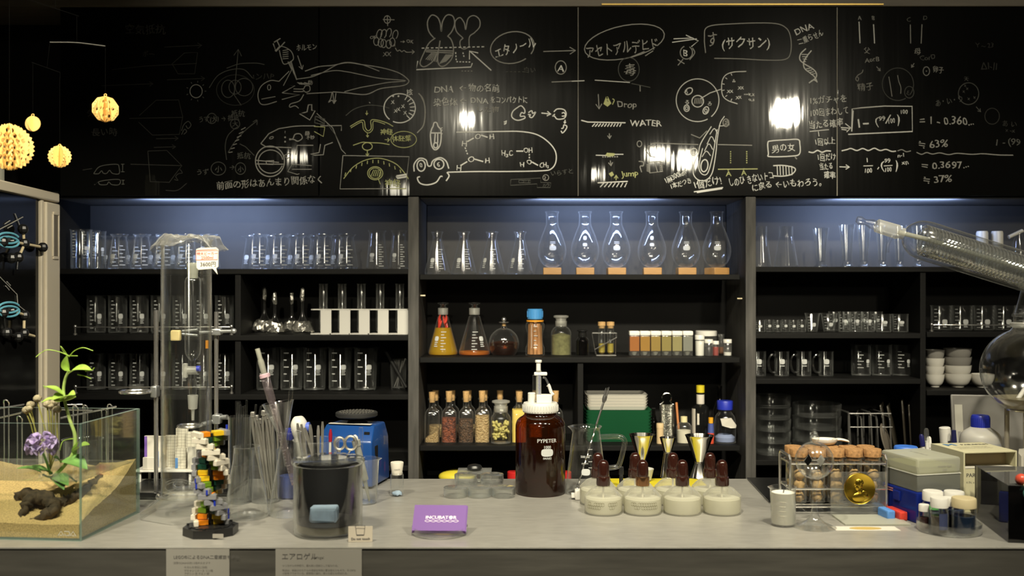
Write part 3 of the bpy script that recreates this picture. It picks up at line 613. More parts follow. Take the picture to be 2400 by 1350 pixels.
c.s([(505, 1038), (540, 1030), (570, 1022), (610, 1036), (650, 1022), (690, 1036), (730, 1020), (770, 1036), (810, 1028), (850, 1042), (880, 1040)], 0, 9).s([(890, 1038), (920, 1030), (950, 1044), (982, 1038)], 1, 7).s([(1020, 1048), (1055, 1062), (1090, 1050), (1130, 1060), (1180, 1052), (1240, 1064), (1300, 1055), (1400, 1062), (1480, 1058), (1580, 1066), (1685, 1068)], 1, 7)
c.t(668, 1120, 46, '1', 0).l([(655, 1142), (720, 1140)], w=6).t(658, 1188, 44, '100', 0, sx=.85).l([(752, 1165), (762, 1150)], w=7).t(770, 1165, 84, '(', 0).t(798, 1118, 42, '99', 0).l([(795, 1142), (855, 1138)], w=6).t(798, 1182, 42, '100', 0, sx=.8).t(872, 1160, 84, ')', 0).t(888, 1085, 40, 'n-1', 0, rot=-5).t(915, 1140, 48, '×n', 0, rot=-8)
c.t(1055, 1165, 68, '= 0.3697...', 1, rot=-2, sx=1.15).t(1068, 1262, 68, '≒ 37%', 1, rot=-3, sx=1.15)
c.done('chalk_writing', 'chalk probability formula in a box')
c = Chalk(4); c.w = 6
c.t(615, 140, 40, 'A', 1).t(710, 140, 40, 'B', 1).t(950, 148, 42, 'C', 2).t(1062, 138, 42, 'D', 2).l([(625, 150), (632, 298)], [(725, 168), (732, 300)], w=8).l([(978, 170), (980, 300)], [(1058, 168), (1052, 300)], m=1, w=7)
c.t(655, 368, 46, '父', 1).t(665, 432, 46, 'AorB', 1, rot=-6).t(1000, 372, 50, '母', 1).t(1042, 418, 46, 'CorD', 2, rot=-6).arrow((745, 458), (772, 488), 18, 1, 6).arrow((1005, 435), (985, 465), 18, 1, 6).e(1088, 490, 22, 30, 1, 6).e(1088, 490, 2, 2, 1).t(1130, 498, 48, '卵子', 1, sx=.8)
c.s([(652, 480), (645, 500), (615, 520), (602, 545), (615, 558), (622, 540), (610, 528)], 1).t(615, 625, 56, '精子', 1, rot=-8)
c.e(892, 580, 108, 112, 2, 6, 60, 400).e(970, 635, 32, 40, 2, 6).t(950, 650, 36, 'ξ', 2).s([(830, 528), (842, 600), (852, 665)], 1).s([(890, 518), (898, 560), (912, 600), (912, 645)], 1)
c.e(1378, 645, 70, 75, 2, 6)
for (x, y) in ((1335, 640), (1370, 690), (1410, 680), (1345, 600), (1360, 620)): c.t(x, y, 34, 'x', 2)
c.t(1345, 555, 34, '天', 2).t(1150, 730, 52, 'あ・い・ウ', 2, rot=-10, sx=.75).arrow((1430, 735), (1462, 770), 20, 2).e(1540, 800, 50, 55, 4).t(1425, 330, 46, 'Y ~ 23', 4).t(1460, 480, 66, 'ΔI-Ⅱ', 4).t(1605, 870, 46, 'あ い', 4).t(1630, 910, 40, 'x -x', 4)
c.done(label='chalk heredity sketch with parents A B C D')

# ---- shelves: three open units below the board
SF, SB = 2.80, 3.04
XL0, XL1, XM0, XM1, XR0, XR1 = -1.286, -.2916, -.2604, .654, .684, 1.66
ZT = kz(462)
SZ = {'L1': kz(630), 'L2': kz(786), 'L3': kz(925), 'L4': kz(1092), 'M1': kz(643), 'M2': kz(838), 'M3': kz(1045), 'M4': .80, 'R1': kz(625), 'R2': kz(781), 'R3': kz(888), 'R4': kz(1079), 'RR2': kz(778), 'RR3': kz(915), 'RR4': kz(1079)}
def unit(label, x0, x1, shelves, divs, sides, leds, front=SF):
    t = thing('shelf_unit', label, 'shelf unit', ((x0 + x1) / 2, SB, 0))
    ox, oy = t.location.x, t.location.y
    def bp(name, xa, xb, ya, yb, za, zb, m, bev=.0015):
        return MB().box(((xa + xb) / 2 - ox, (ya + yb) / 2 - oy, (za + zb) / 2), (xb - xa, yb - ya, zb - za), bev=bev).build(name, m, t)
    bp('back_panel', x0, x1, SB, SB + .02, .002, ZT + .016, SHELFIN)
    bp('upper_back_panel', x0 + .001, x1 - .001, SB - .004, SB - .0003, shelves[0][2] + .001, ZT - .004, bpy.data.materials.get('lit_back_grey') or mat('lit_back_grey', (.078, .074, .068), .6, spec=.25, noise=.12, nscale=6))  # separate lighter grey sheet, lamp wash on the upper back put into colour
    bp('top_panel', x0, x1, front, SB, ZT, ZT + .016, SHELFIN)
    for (a, bb) in sides: bp('side_panel', a, bb, front, SB, .002, ZT, SHELFIN)
    for (xa, xb, z, th) in shelves: bp('shelf', xa, xb, front + .004, SB, z - th, z, SHELF)
    for (xc, za, zb) in divs: bp('divider', xc - .008, xc + .008, front + .01, SB, za, zb, SHELF)
    bp('lamp_reflector', x0 + .001, x1 - .001, front + .009, SB - .005, ZT - .003, ZT - .0003, bpy.data.materials.get('brightener_grey') or mat('brightener_grey', (.20, .20, .20), .5))  # added pale grey strip, makes the band under the top panel read brighter
    LM = bpy.data.materials.get('led_housing') or mat('led_housing', (.2, .2, .2), .4)
    for (lx, wd, pw) in leds:
        e = bp('led_bar', lx - wd / 2, lx + wd / 2, front + .001, front + .005, ZT - .0028, ZT - .0005, LM)
        led(lx, front + .012, ZT - .026, wd, pw)
    return t
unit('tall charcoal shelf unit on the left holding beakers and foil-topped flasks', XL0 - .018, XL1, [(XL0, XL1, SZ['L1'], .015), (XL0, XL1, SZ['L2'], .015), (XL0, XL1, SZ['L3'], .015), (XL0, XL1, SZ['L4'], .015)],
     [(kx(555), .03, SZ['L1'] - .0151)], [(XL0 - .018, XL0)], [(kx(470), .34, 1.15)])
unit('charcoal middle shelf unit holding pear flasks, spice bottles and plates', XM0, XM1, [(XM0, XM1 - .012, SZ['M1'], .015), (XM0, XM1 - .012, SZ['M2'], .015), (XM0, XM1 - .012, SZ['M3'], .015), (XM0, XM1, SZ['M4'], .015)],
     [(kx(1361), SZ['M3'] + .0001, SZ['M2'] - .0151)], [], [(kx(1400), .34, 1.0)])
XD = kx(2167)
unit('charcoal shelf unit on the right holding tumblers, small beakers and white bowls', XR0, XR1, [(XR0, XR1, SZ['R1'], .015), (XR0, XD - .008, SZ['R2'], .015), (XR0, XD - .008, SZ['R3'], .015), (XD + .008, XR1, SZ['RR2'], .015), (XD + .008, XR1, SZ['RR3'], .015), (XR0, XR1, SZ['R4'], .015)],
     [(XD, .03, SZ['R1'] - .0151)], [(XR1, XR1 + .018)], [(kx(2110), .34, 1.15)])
for (a, b2, lb) in ((XL1, XM0, 'weathered grey upright post left of the middle shelf unit'), (XM1, XR0, 'weathered grey upright post right of the middle shelf unit')):
    o = MB().box(((b2 - a) / 2, .125, ZT / 2), (b2 - a - .001, .255, ZT - .004), bev=.002).build('upright_post', POST, loc=(a, SF - .01, .002))
    tag(o, lb, 'post', 'upright posts between the shelf units')
for (x, y) in ((992, 693), (1727, 700)):
    sg = 1 if x < 1200 else -1
    xx = XM0 if sg > 0 else XM1
    o = MB().rod((0, 0, 0), (sg * .014, 0, 0), .003).build('shelf_peg', mat('brass_peg', (.7, .6, .4), .35, metal=.7), loc=(xx, SF + .03, kz(y, SF + .03)))
    tag(o, 'small %s shelf peg in the %s side of the middle shelf unit' % ('pale' if sg > 0 else 'brass', 'left' if sg > 0 else 'right'), 'peg')

# ---- counter
CF, CB = 1.62, 2.20
TOPM = mat('brushed_grey_worktop', (.40, .385, .35), .34, metal=.35, noise=.10, nscale=90, bump=.05, stretch=(.35, 1, 1))
FRONTM = mat('grey_counter_front', (.07, .066, .056), .6, noise=.22, nscale=25, stretch=(.3, 1, 3), bump=.1)
ct = thing('bar_counter', 'long brushed grey bar counter carrying lab glassware', 'counter', (0, CF, 0))
MB().box((.37, (CB - CF) / 2 - .0005, CT - .00175), (3.06, CB - CF + .001, .0035), bev=.001).build('worktop', TOPM, ct)
MB().box((.37, .0105, (CT - .004) / 2 + .001), (3.05, .02, CT - .0065)).build('front_panel', FRONTM, ct)
MB().box((.37, CB - CF - .012, (CT - .004) / 2 + .001), (3.05, .02, CT - .0065)).build('back_panel', SHELFIN, ct)

# ------------------------------------------------------------------ glassware on the shelves
def rad_at(prof, z):
    for (r0, z0), (r1, z1) in zip(prof[:-1], prof[1:]):
        if z0 <= z <= z1 and z1 > z0: return r0 + (r1 - r0) * (z - z0) / (z1 - z0)
    return prof[-1][0]
def patch(mb, prof, z0, z1, a0, a1, m=1, off=.0006, n=4):
    vs = []; fs = []
    for k in range(n + 1):
        a = a0 + (a1 - a0) * k / n
        for z in (z0, z1):
            r = rad_at(prof, z) + off; vs.append((r * math.cos(a), r * math.sin(a), z))
    for k in range(n): fs.append((2 * k, 2 * k + 2, 2 * k + 3, 2 * k + 1))
    mb.add(vs, fs, m)
def pad(mb, prof, z, a, hw, hh, m=1, off=.0006):
    vs = []; n = 10
    for k in range(n + 1):
        t = PI * k / n; u = -math.copysign(abs(math.cos(t)) ** .62, math.cos(t)) * hw; v = math.sin(t) ** .62 * hh if 0 < k < n else hh * .12
        for j in range(5):
            zz = z + v * (j / 2 - 1); r = rad_at(prof, zz) + off; aa = a + u / max(r, .004); vs.append((r * math.cos(aa), r * math.sin(aa), zz))
    mb.add(vs, [(k * 5 + j, k * 5 + j + 5, k * 5 + j + 6, k * 5 + j + 1) for k in range(n) for j in range(4)], m)
def wraptext(mb, prof, string, size, z, a, m=1, off=.0007, bold=0):
    v, f = text2d(string, size); wd = max(p[0] for p in v); vs = []
    for (x, y) in v:
        zz = z + y; r = rad_at(prof, zz) + off; aa = a + (x - wd / 2) / max(r, .004)
        vs.append((r * math.cos(aa), r * math.sin(aa), zz))
    mb.add(vs, f, m)
    if bold:
        mb.add([(p[0] * 1.002 + bold, p[1] * 1.002, p[2]) for p in vs], f, m)
def ticks(mb, prof, z0, z1, n, a, w, m=1, th=None, alt=True):
    th = th or (z1 - z0) * .035
    for k in range(n):
        z = z0 + (z1 - z0) * k / (n - 1); ww = w if (k % 2 == 0 or not alt) else w * .6
        r = rad_at(prof, z); patch(mb, prof, z - th / 2, z + th / 2, a, a + ww / r, m)
P_BEAK = [(0, .0), (.86, .0), (.96, .025), (.985, .06), (.985, .95), (1.05, .985), (1.07, 1.0), (1.03, 1.0), (.955, .955), (.955, .06), (.9, .03), (0, .025)]
P_TAPER = [(0, 0), (.9, 0), (.98, .03), (1, .07), (.95, .2), (.61, .88), (.61, .93), (.80, .985), (.79, 1.0), (.66, .975)]
P_TALLT = [(0, 0), (.9, 0), (.98, .02), (1, .05), (.97, .12), (.70, .86), (.68, .92), (.84, .985), (.82, 1.0), (.72, .98)]
P_ERL = [(0, 0), (.88, 0), (.97, .02), (1, .05), (.97, .10), (.40, .76), (.36, .82), (.36, .92), (.48, .985), (.47, 1.0), (.40, .98)]
P_PEAR = sprof([(0, 0), (.36, .012), (.70, .07), (.93, .18), (1, .29), (.94, .41), (.72, .58), (.51, .71), (.43, .765), (.415, .82), (.415, .96)], 3) + [(.49, .985), (.48, 1.0), (.40, .995)]
P_TUMB = [(0, 0), (.80, 0), (.82, .03), (.62, .07), (.60, .14), (.70, .5), (1.0, 1.0), (.96, 1.0), (.66, .5), (.5, .16), (0, .13)]
def place(x, w, yt, d, zb):
    X = (x - 1200) / F * d; return X, w / 2 / F * d, ZC - (yt - 675) / F * d - zb
def vessel(name, label, cat, group, x, w, yt, d, zb, prof, seg=28, mark=None, mats=None, spout=None, parent=None):
    X, r, h = place(x, w, yt, d, zb); pr = [(a * r, b * h) for a, b in prof]
    mb = MB().lathe(pr, seg, 0, spout=(spout, h * .9, r * .3) if spout is not None else None)
    fa = math.atan2(-d, -X)
    if mark: mark(mb, pr[:len(pr)], r, h, fa)
    o = mb.build(name, mats or [G, PRINT], parent, (X, d, zb))
    if parent is None: tag(o, label, cat, group)
    return o, r, h
def outer(pr):
    out = []; tol = .012 * max(q[1] for q in pr)
    for p in pr:
        if out and p[1] < out[-1][1] - tol: break
        if out and p[1] <= out[-1][1]: p = (p[0], out[-1][1] + 1e-7)
        out.append(p)
    return out
def mk(pa=.35, pz=.45, ta=-.6, tz=(.12, .75), n=8, pw=.33, tw=.42, ph=.05, txt=True):
    def f(mb, pr, r, h, fa):
        pr = outer(pr); rr = rad_at(pr, pz * h)
        if pw:
            pad(mb, pr, pz * h, fa + pa, pw * rr, ph * h)
            if txt:
                for k in range(3): patch(mb, pr, (pz - ph - .035 - .04 * k) * h, (pz - ph - .018 - .04 * k) * h, fa + pa - pw * .75, fa + pa + pw * (.75 if k != 1 else .5))
        if tw: ticks(mb, pr, tz[0] * h, tz[1] * h, n, fa + ta, tw * r)
    return f
LB = 'tall clear beaker'
# left bay, upper shelf
for i, (x, w_, d) in enumerate(((190, 47, 2.86), (212, 40, 2.975), (231, 33, 2.915))):
    vessel('tall_beaker', ['tall graduated beaker at the left end of the lit upper shelf', 'tall beaker standing behind the other two at the left end of the lit shelf', 'narrow tall beaker right of the graduated one at the left end of the lit shelf'][i], 'beaker', 'tall beakers at the left end of the lit shelf', x, w_, 538 + 2 * i, d, SZ['L1'], P_BEAK, mark=mk(.55, .52, -.9, (.3, .95), 10, .24, .4))
for grp, xs, where in (('left', (280, 333, 386, 438, 490), 'beside tall beakers'), ('right', (610, 660, 712, 762, 814), 'left of graduated flasks')):
    for row, (d, off, nm) in enumerate(((2.875, 0, 'front'), (2.968, -17, 'back'))):
        for i, x in enumerate(xs):
            vessel('conical_beaker', 'conical beaker, %s, %s row %s' % (nth(i, 5), nm, where), 'beaker', 'conical beakers on the lit left shelf, ' + grp + ' cluster', x + off, 51, 549 if row == 0 else 553, d, SZ['L1'], P_TAPER, spout=PI if row else None, mark=mk(-.75, .36, .0, (.12, .66), 6, .3, .5, .07))
for i, x in enumerate((884, 935)):
    vessel('graduated_flask', 'tall tapering graduated flask, %s of the two beside the upright post' % ('left' if i == 0 else 'right'), 'flask', 'tall graduated flasks beside the post', x, 52 if i == 0 else 46, 540, 2.88, SZ['L1'], P_TALLT, mark=mk(-.55, .36, .15, (.08, .62), 10, .26, .45))
# left bay, dim lower compartments
for sh, y, yt, ys in (('L2', 2, 692, 'upper dim compartment'), ('L3', 3, 828, 'lower dim compartment')):
    for i in range(7):
        vessel('beaker', 'beaker with white mark, %s in the %s' % (nth(i, 7), ys), 'beaker', 'beakers in the ' + ys, 226 + 50 * i, 43, yt, 2.935, SZ[sh], P_BEAK, 24, mark=mk(.3, .45, -.7, (.15, .85), 8, .24, .4, .07))
def rail(x0, x1, sh, dz, label):
    a, b2 = kx(x0, 2.83), kx(x1, 2.83); t = thing('guard_rail', label, 'rail', ((a + b2) / 2, 2.83, SZ[sh])); L = (b2 - a) / 2
    MB().box((0, 0, dz), (2 * L, .004, .003), bev=.0005).build('rail', CHROME, t)
    for sx in (-L, L): MB().lathe([(0, 0), (.006, 0), (.006, .003), (.0028, .005), (.0028, dz - .003), (.005, dz), (.005, dz + .004), (.003, dz + .0065), (0, dz + .007)], 12).build('post', CHROME, t, (sx, 0, 0))
rail(176, 543, 'L2', .022, 'thin chrome guard rail along the upper dim left compartment')
rail(177, 543, 'L3', .018, 'thin chrome guard rail along the lower dim left compartment')
rail(2183, 2440, 'RR2', .018, 'thin chrome guard rail in front of the beakers at the right edge')
# foil-wrapped flasks
FOIL = mat('crumpled_foil', (.74, .72, .66), .26, metal=.9, bump=1.0, nscale=160)
def crumple(mb, amp, seed):
    rr = random.Random(seed); mb.v = [tuple(Vector(v) + Vector((rr.uniform(-1, 1), rr.uniform(-1, 1), rr.uniform(-1, 1))) * amp) for v in mb.v]; return mb
for i, (x, w_, yt, d) in enumerate(((620, 52, 670, 2.955), (644, 46, 684, 2.875), (684, 42, 684, 2.955), (709, 48, 674, 2.875))):
    X, r, h = place(x, w_, yt, d, SZ['L2'])
    t = thing('foil_topped_flask', 'thin-necked cone flask wrapped in foil at top and foot, %s' % nth(i, 4), 'flask', (X, d, SZ['L2']), 0, 'foil-wrapped flasks left of the white stands')
    MB().lathe([(0, .001), (r * .9, .001), (r * .96, .012), (r * .55, h * .22), (r * .16, h * .42), (.0035, h * .5), (.0032, h * .97)], 24).build('flask', G, t)
    q = MB().lathe([(r * 1.0, .002), (r * 1.06, h * .05), (r * 1.0, h * .12), (r * .82, h * .2), (r * .72, h * .24)], 22); crumple(q, .0035, i).build('foil_foot', FOIL, t, sharp=15, loc=(0, 0, .0045))
    q = MB().lathe([(.004, h * .70), (.0055, h * .72), (.007, h * .8), (.0062, h * .9), (.0055, h * .97), (0, h * 1.0)], 10); crumple(q, .0012, i + 9).build('foil_cap', FOIL, t, sharp=15)
# white bracket stands with glass tubes
for i, x in enumerate((758, 802, 847, 891, 937)):
    d = 2.88; X = kx(x, d); z0 = SZ['L2']; s = d / F; h = 59 * s
    t = thing('tube_stand', 'white bracket stand for a glass tube, %s beside the foil flasks' % nth(i, 5), 'stand', (X, d, z0), 0, 'white tube stands')
    wl, wr = -26 * s, 21.0 * s
    mb = MB().box(((wl + wr) / 2, 0, .0015), (wr - wl, .05, .003)); mb.build('base_plate', WHITE, t)
    mb = MB()
    n = 24; rr = .0135; ang = [2 * PI * k / n for k in range(n)]
    inner = [(rr * math.cos(a), rr * math.sin(a)) for a in ang]
    out = []
    for a in ang:
        cx_, sy_ = math.cos(a), math.sin(a); k = 1 / max(abs(cx_) / (wr if cx_ > 0 else -wl), abs(sy_) / .025); out.append((cx_ * k, sy_ * k))
    vs = [(*p, z) for z in (h - .003, h) for p in inner] + [(*p, z) for z in (h - .003, h) for p in out]
    fs = []
    for k in range(n):
        k2 = (k + 1) % n; fs += [(n + k, n + k2, 3 * n + k2, 3 * n + k), (k2, k, 2 * n + k, 2 * n + k2), (k, k2, n + k2, n + k), (2 * n + k2, 2 * n + k, 3 * n + k, 3 * n + k2)]
    mb.add(vs, fs); mb.build('top_plate', WHITE, t)
    MB().box((9.5 * s, -.0225, h / 2), (25 * s, .003, h - .0065)).build('front_panel', WHITE, t)
    mb = MB().lathe([(0, 0), (.007, .002), (.011, .007), (.012, .013), (.012, 112 * s), (.0135, 114 * s), (.0125, 115 * s), (.011, 113 * s), (.011, .013), (0, .004)], 22)
    o = mb.build('test_tube', [G, PRINT], loc=(X, d, z0 + .0034)); tag(o, 'tall glass test tube standing in a white bracket stand, %s' % nth(i, 5), 'test tube', 'glass tubes in the white stands')
for i, x in enumerate((627, 683, 737, 796, 856)):
    vessel('large_beaker', 'large graduated beaker below the white stands, %s' % nth(i, 5), 'beaker', 'large graduated beakers on the lower left shelf', x, 51, 814, 2.92, SZ['L3'], P_BEAK, 30, mark=mk(.35, .55, -.75, (.24, .88), 5, .26, .5, .06), spout=.3)
X, r, h = place(934, 40, 842, 2.93, SZ['L3'])
t = thing('stirring_stick_jar', 'dim glass jar with crossed steel sticks beside the post, lower left shelf', 'jar', (X, 2.93, SZ['L3']))
MB().lathe([(0, 0), (r * .8, 0), (r * .85, .004), (r, h), (r * .94, h), (r * .78, .008), (0, .008)], 24).build('jar', G, t)
for (a, b2) in (((-.012, 0, .01), (.02, .006, h * 1.02)), ((-.004, -.004, .01), (.012, -.002, h * .95)), ((.013, .004, .01), (-.018, .0, h * .98))): MB().rod(a, b2, .0022).build('stick', STEELD, t)
mb = MB(); mb.rod(P(953, 914, 2.86) - Vector((kx(953, 2.86), 2.86, SZ['L3'])), P(903, 826, 2.93) - Vector((kx(953, 2.86), 2.86, SZ['L3'])), .005)
tag(mb.build('black_stick', BLACK, loc=(kx(953, 2.86), 2.86, SZ['L3'] + .006)), 'black stick leaning in front of the stick jar beside the post', 'stick')
X = kx(317, 2.86); tag(MB().lathe([(0, .0), (.012, .0), (.02, .010), (.021, .022), (.0185, .022), (.017, .011), (0, .004)], 24).build('small_dish', HAZY, loc=(X, 2.868, SZ['L3'])), 'small milky glass dish on the lower dim left shelf', 'dish')

# middle bay, upper shelf
for i, x in enumerate((1025, 1087, 1153, 1219)):
    vessel('erlenmeyer_flask', 'graduated clear conical flask on the lit middle shelf, %s' % nth(i, 4), 'flask', 'conical flasks on the lit middle shelf', x, 60, 543, 2.89, SZ['M1'], P_ERL, 32, mark=mk(-.5 if i < 2 else -.8, .33, .15 if i < 2 else -.1, (.14, .58), 9, .22, .36, .055))
def pearmark(k):
    def f(mb, pr, r, h, fa):
        pr = outer(pr)
        if k == 1:
            pad(mb, pr, .40 * h, fa, r * .15, h * .03); pad(mb, pr, .52 * h, fa, r * .12, h * .035)
        else:
            pad(mb, pr, .34 * h, fa + .05, r * .24, h * .042)
            for q in range(2): patch(mb, pr, (.42 + .025 * q) * h, (.428 + .025 * q) * h, fa - .15, fa + .25)
    return f
for i, x in enumerate((1294, 1371, 1444, 1528, 1607.6, 1680)):
    d = 2.90; X = kx(x, d); s = d / F; hb = 16.5 * s
    o = MB().box((0, 0, hb / 2), (42 * s, 42 * s, hb), bev=.002).build('wooden_block', WOOD, loc=(X, d, SZ['M1']), rot=(0, 0, R(24) if i == 5 else R(rnd.uniform(-3, 3))))
    tag(o, 'pale wooden block under a pear-shaped flask, %s' % nth(i, 6), 'block', 'wooden blocks under the pear flasks')
    vessel('pear_flask', 'pear-shaped clear flask on a wooden block, %s' % nth(i, 6), 'flask', 'pear-shaped flasks on wooden blocks', x, 66, 496, d, SZ['M1'] + hb + .0005, P_PEAR, 36, mark=pearmark(1 if i in (1, 3) else 0))
# middle bay, second shelf
def erl_bottle(x, w_, yrim, ystop, label, name, liq, lh, extra=None):
    d = 2.90; zb = SZ['M2']; X, r, h = place(x, w_, yrim, d, zb); s = d / F
    t = thing(name, label, 'flask', (X, d, zb))
    pr = [(a * r, b2 * h) for a, b2 in P_ERL[:7]] + [(.30 * r, .82 * h), (.30 * r, h * .9)]
    mb = MB().lathe(pr, 32); mk(-.6 if extra else .6, .36, -.2, (.14, .5), 7, .2, .34, .05)(mb, pr, r, h, math.atan2(-d, -X)); mb.build('flask', [G, PRINT], t)
    MB().lathe([(.33 * r, .86 * h), (.34 * r, .87 * h), (.34 * r, h), (.33 * r, h)], 22).build('ground_neck', FROST, t)
    hs = (yrim - ystop) * s
    MB().lathe([(0, h * .9), (.24 * r, h * .9), (.27 * r, h), (.14 * r, h + hs * .35), (.2 * r, h + hs * .55), (.36 * r, h + hs * .75), (.36 * r, h + hs * .95), (0, h + hs)], 20).build('glass_stopper', GT, t)
    il = [(a * r * .96, max(.003, b2 * h)) for a, b2 in P_ERL[:5]] + [(.97 * r * (1 - (lh - .10) / .66 * .59) * .96, lh * h), (0, lh * h)]
    MB().lathe([p for p in il if p[1] <= lh * h + 1e-6], 28).build('liquid', liq, t)
    return t, r, h
t, r, h = erl_bottle(1038.4, 69, 722, 709, 'stoppered conical flask of yellow oil with red chillies', 'chilli_oil_flask', OIL, .58, True)
CHI = mat('dried_red_chilli', (.62, .05, .03), .35, noise=.3, nscale=60)
for k in range(9):
    a = rnd.uniform(0, 2 * PI); q = []
    for j in range(6):
        u = j / 5; q.append((.013 * (1 - .3 * u) * math.cos(a + u * 1.2), .013 * (1 - .3 * u) * math.sin(a + u * 1.2), h * (.52 + .02 * k) + u * .03 * (1 if k % 2 else .8)))
    MB().tube(q, [.002, .0035, .004, .0036, .0028, .001], 0, 8).build('chilli', CHI, t)
erl_bottle(1112, 74, 722, 709, 'stoppered conical flask with a little orange liquid', 'orange_liquid_flask', ORANGEL, .085)
d = 2.90; X, r, h = place(1181, 71, 769, d, SZ['M2'])
t = thing('round_decanter', 'round glass decanter of dark brown liquid with ball stopper', 'decanter', (X, d, SZ['M2']))
pr = sprof([(0, 0), (.62, .0), (.8, .05), (1, .38), (.86, .72), (.5, .93), (.22, 1.0), (.17, 1.08), (.17, 1.16)], 4); pr = [(a * r, b2 * h) for a, b2 in pr]
MB().lathe(pr, 36).build('bottle', G, t)
inner = [(a * .97, max(.002, b2)) for a, b2 in pr if b2 <= h * .55]; MB().lathe(inner + [(0, h * .55)], 32).build('liquid', BROWNL, t)
MB().lathe([(0, 1.08 * h), (.12 * r, 1.08 * h), (.13 * r, 1.2 * h), (0, 1.2 * h)], 16).build('cork', CORKD, t)
MB().lathe([(0, 1.2 * h), (.34 * r, 1.2 * h), (.34 * r, 1.23 * h), (0, 1.23 * h)], 20).build('collar', CHROME, t)
MB().sphere((0, 0, 1.32 * h), .16 * r).build('ball_stopper', CHROME, t)
# blue capped jar of cinnamon
X, r, h = place(1254, 45, 745, 2.90, SZ['M2'])
t = thing('cinnamon_jar', 'waisted jar of cinnamon sticks with blue screw cap', 'jar', (X, 2.90, SZ['M2']))
pr = [(a * r, b2 * h) for a, b2 in sprof([(0, 0), (.9, 0), (1, .05), (.98, .2), (.82, .32), (.82, .6), (.98, .74), (.95, .84), (.74, .93), (.74, 1.0)], 3)]
mb = MB().lathe(pr, 30); ticks(mb, outer(pr), .28 * h, .78 * h, 5, -1.75, .4 * r); patch(mb, outer(pr), .2 * h, .82 * h, -1.98, -1.94); mb.build('jar', [G, PRINT], t)
MB().lathe([(.78 * r, .90 * h), (.9 * r, .90 * h), (.9 * r, .94 * h), (.78 * r, .94 * h)], 26).build('pouring_ring', mat('orange_plastic', (.85, .35, .03), .4), t)
mb = MB().cyl(.80 * r, .96 * h, h + 21 * 2.9 / F, 36, bev=.002)
for k in range(18):
    a = k * PI / 9; mb.box((.80 * r * math.cos(a), .80 * r * math.sin(a), h + .011), (.002, .002, .018), rot=(0, 0, a))
mb.build('screw_cap', mat('sky_blue_plastic', (.07, .30, .66), .4), t)
CIN = mat('cinnamon_bark', (.36, .17, .06), .7, noise=.4, nscale=40, stretch=(4, 4, .5))
for k in range(9):
    a = k * 2 * PI / 8; q = (0, 0) if k == 8 else (.55 * r * math.cos(a), .55 * r * math.sin(a))
    MB().rod((q[0], q[1], .003), (q[0] * .85, q[1] * .85, h * (.8 + .05 * (k % 3))), .24 * r).build('cinnamon_stick', CIN, t)
def seedmat(name, c1, c2, scale, sc=1.0):
    m = mat(name, c1, .75); nt = m.node_tree; b = nt.nodes['Principled BSDF']; tc = nt.nodes.new('ShaderNodeTexCoord')
    vo = nt.nodes.new('ShaderNodeTexVoronoi'); vo.inputs['Scale'].default_value = scale
    mx = nt.nodes.new('ShaderNodeMix'); mx.data_type = 'RGBA'; mx.inputs[6].default_value = (*c1, 1); mx.inputs[7].default_value = (*c2, 1)
    sp = nt.nodes.new('ShaderNodeSeparateColor'); nt.links.new(vo.outputs['Color'], sp.inputs[0]); nt.links.new(sp.outputs[0], mx.inputs[0])
    bp = nt.nodes.new('ShaderNodeBump'); bp.inputs['Strength'].default_value = 1.0; bp.inputs['Distance'].default_value = .003; bp.invert = True
    nt.links.new(tc.outputs['Object'], vo.inputs['Vector']); nt.links.new(mx.outputs[2], b.inputs['Base Color']); nt.links.new(vo.outputs['Distance'], bp.inputs['Height']); nt.links.new(bp.outputs[0], b.inputs['Normal'])
    return m
def stopper_bottle(x, w_, yt, d, zb, label, name, glassm, stopm, content=None, lh=.6, neck=.55):
    X, r, h = place(x, w_, yt, d, zb); t = thing(name, label, 'bottle', (X, d, zb))
    pr = [(a * r, b2 * h) for a, b2 in sprof([(0, 0), (.92, 0), (1, .03), (1, .5), (.95, .60), (.75, .68), (neck, .72), (neck, .80)], 3)]
    MB().lathe(pr, 28).build('bottle', glassm, t)
    MB().lathe([(neck * r * .98, .72 * h), (neck * r * 1.02, .73 * h), (neck * r * 1.05, .86 * h), (neck * r * 1.0, .86 * h)], 22).build('ground_neck', stopm if stopm is not GT else FROST, t)
    MB().lathe([(0, .8 * h), (neck * r * .8, .8 * h), (neck * r * .95, .9 * h), (neck * r * 1.0, .93 * h), (neck * r * 1.35, .95 * h), (neck * r * 1.35, .985 * h), (neck * r, h), (0, h)], 24).build('stopper', stopm, t)
    if content: 
        ip = [(a * .94, max(.002, b2)) for a, b2 in pr if b2 <= lh * h]; MB().lathe(ip + [(0, lh * h * 1.03)], 24).build('contents', content, t)
    return t, r, h, pr
stopper_bottle(1315, 47, 739, 2.90, SZ['M2'], 'round-shouldered bottle of olive green powder with glass stopper', 'green_powder_bottle', G, FROST, mat('olive_powder', (.15, .145, .06), .9, noise=.3, nscale=80), .55)
DAMB = glass('dark_amber_glass', (.10, .03, .01), (.02, .008, .004), .05, .6, 3.0, .04)
stopper_bottle(1365, 31, 773, 2.90, SZ['M2'], 'small nearly black amber bottle with stopper', 'small_amber_bottle', DAMB, BLACK, mat('dark_contents', (.01, .006, .004), .6), .5, .6)
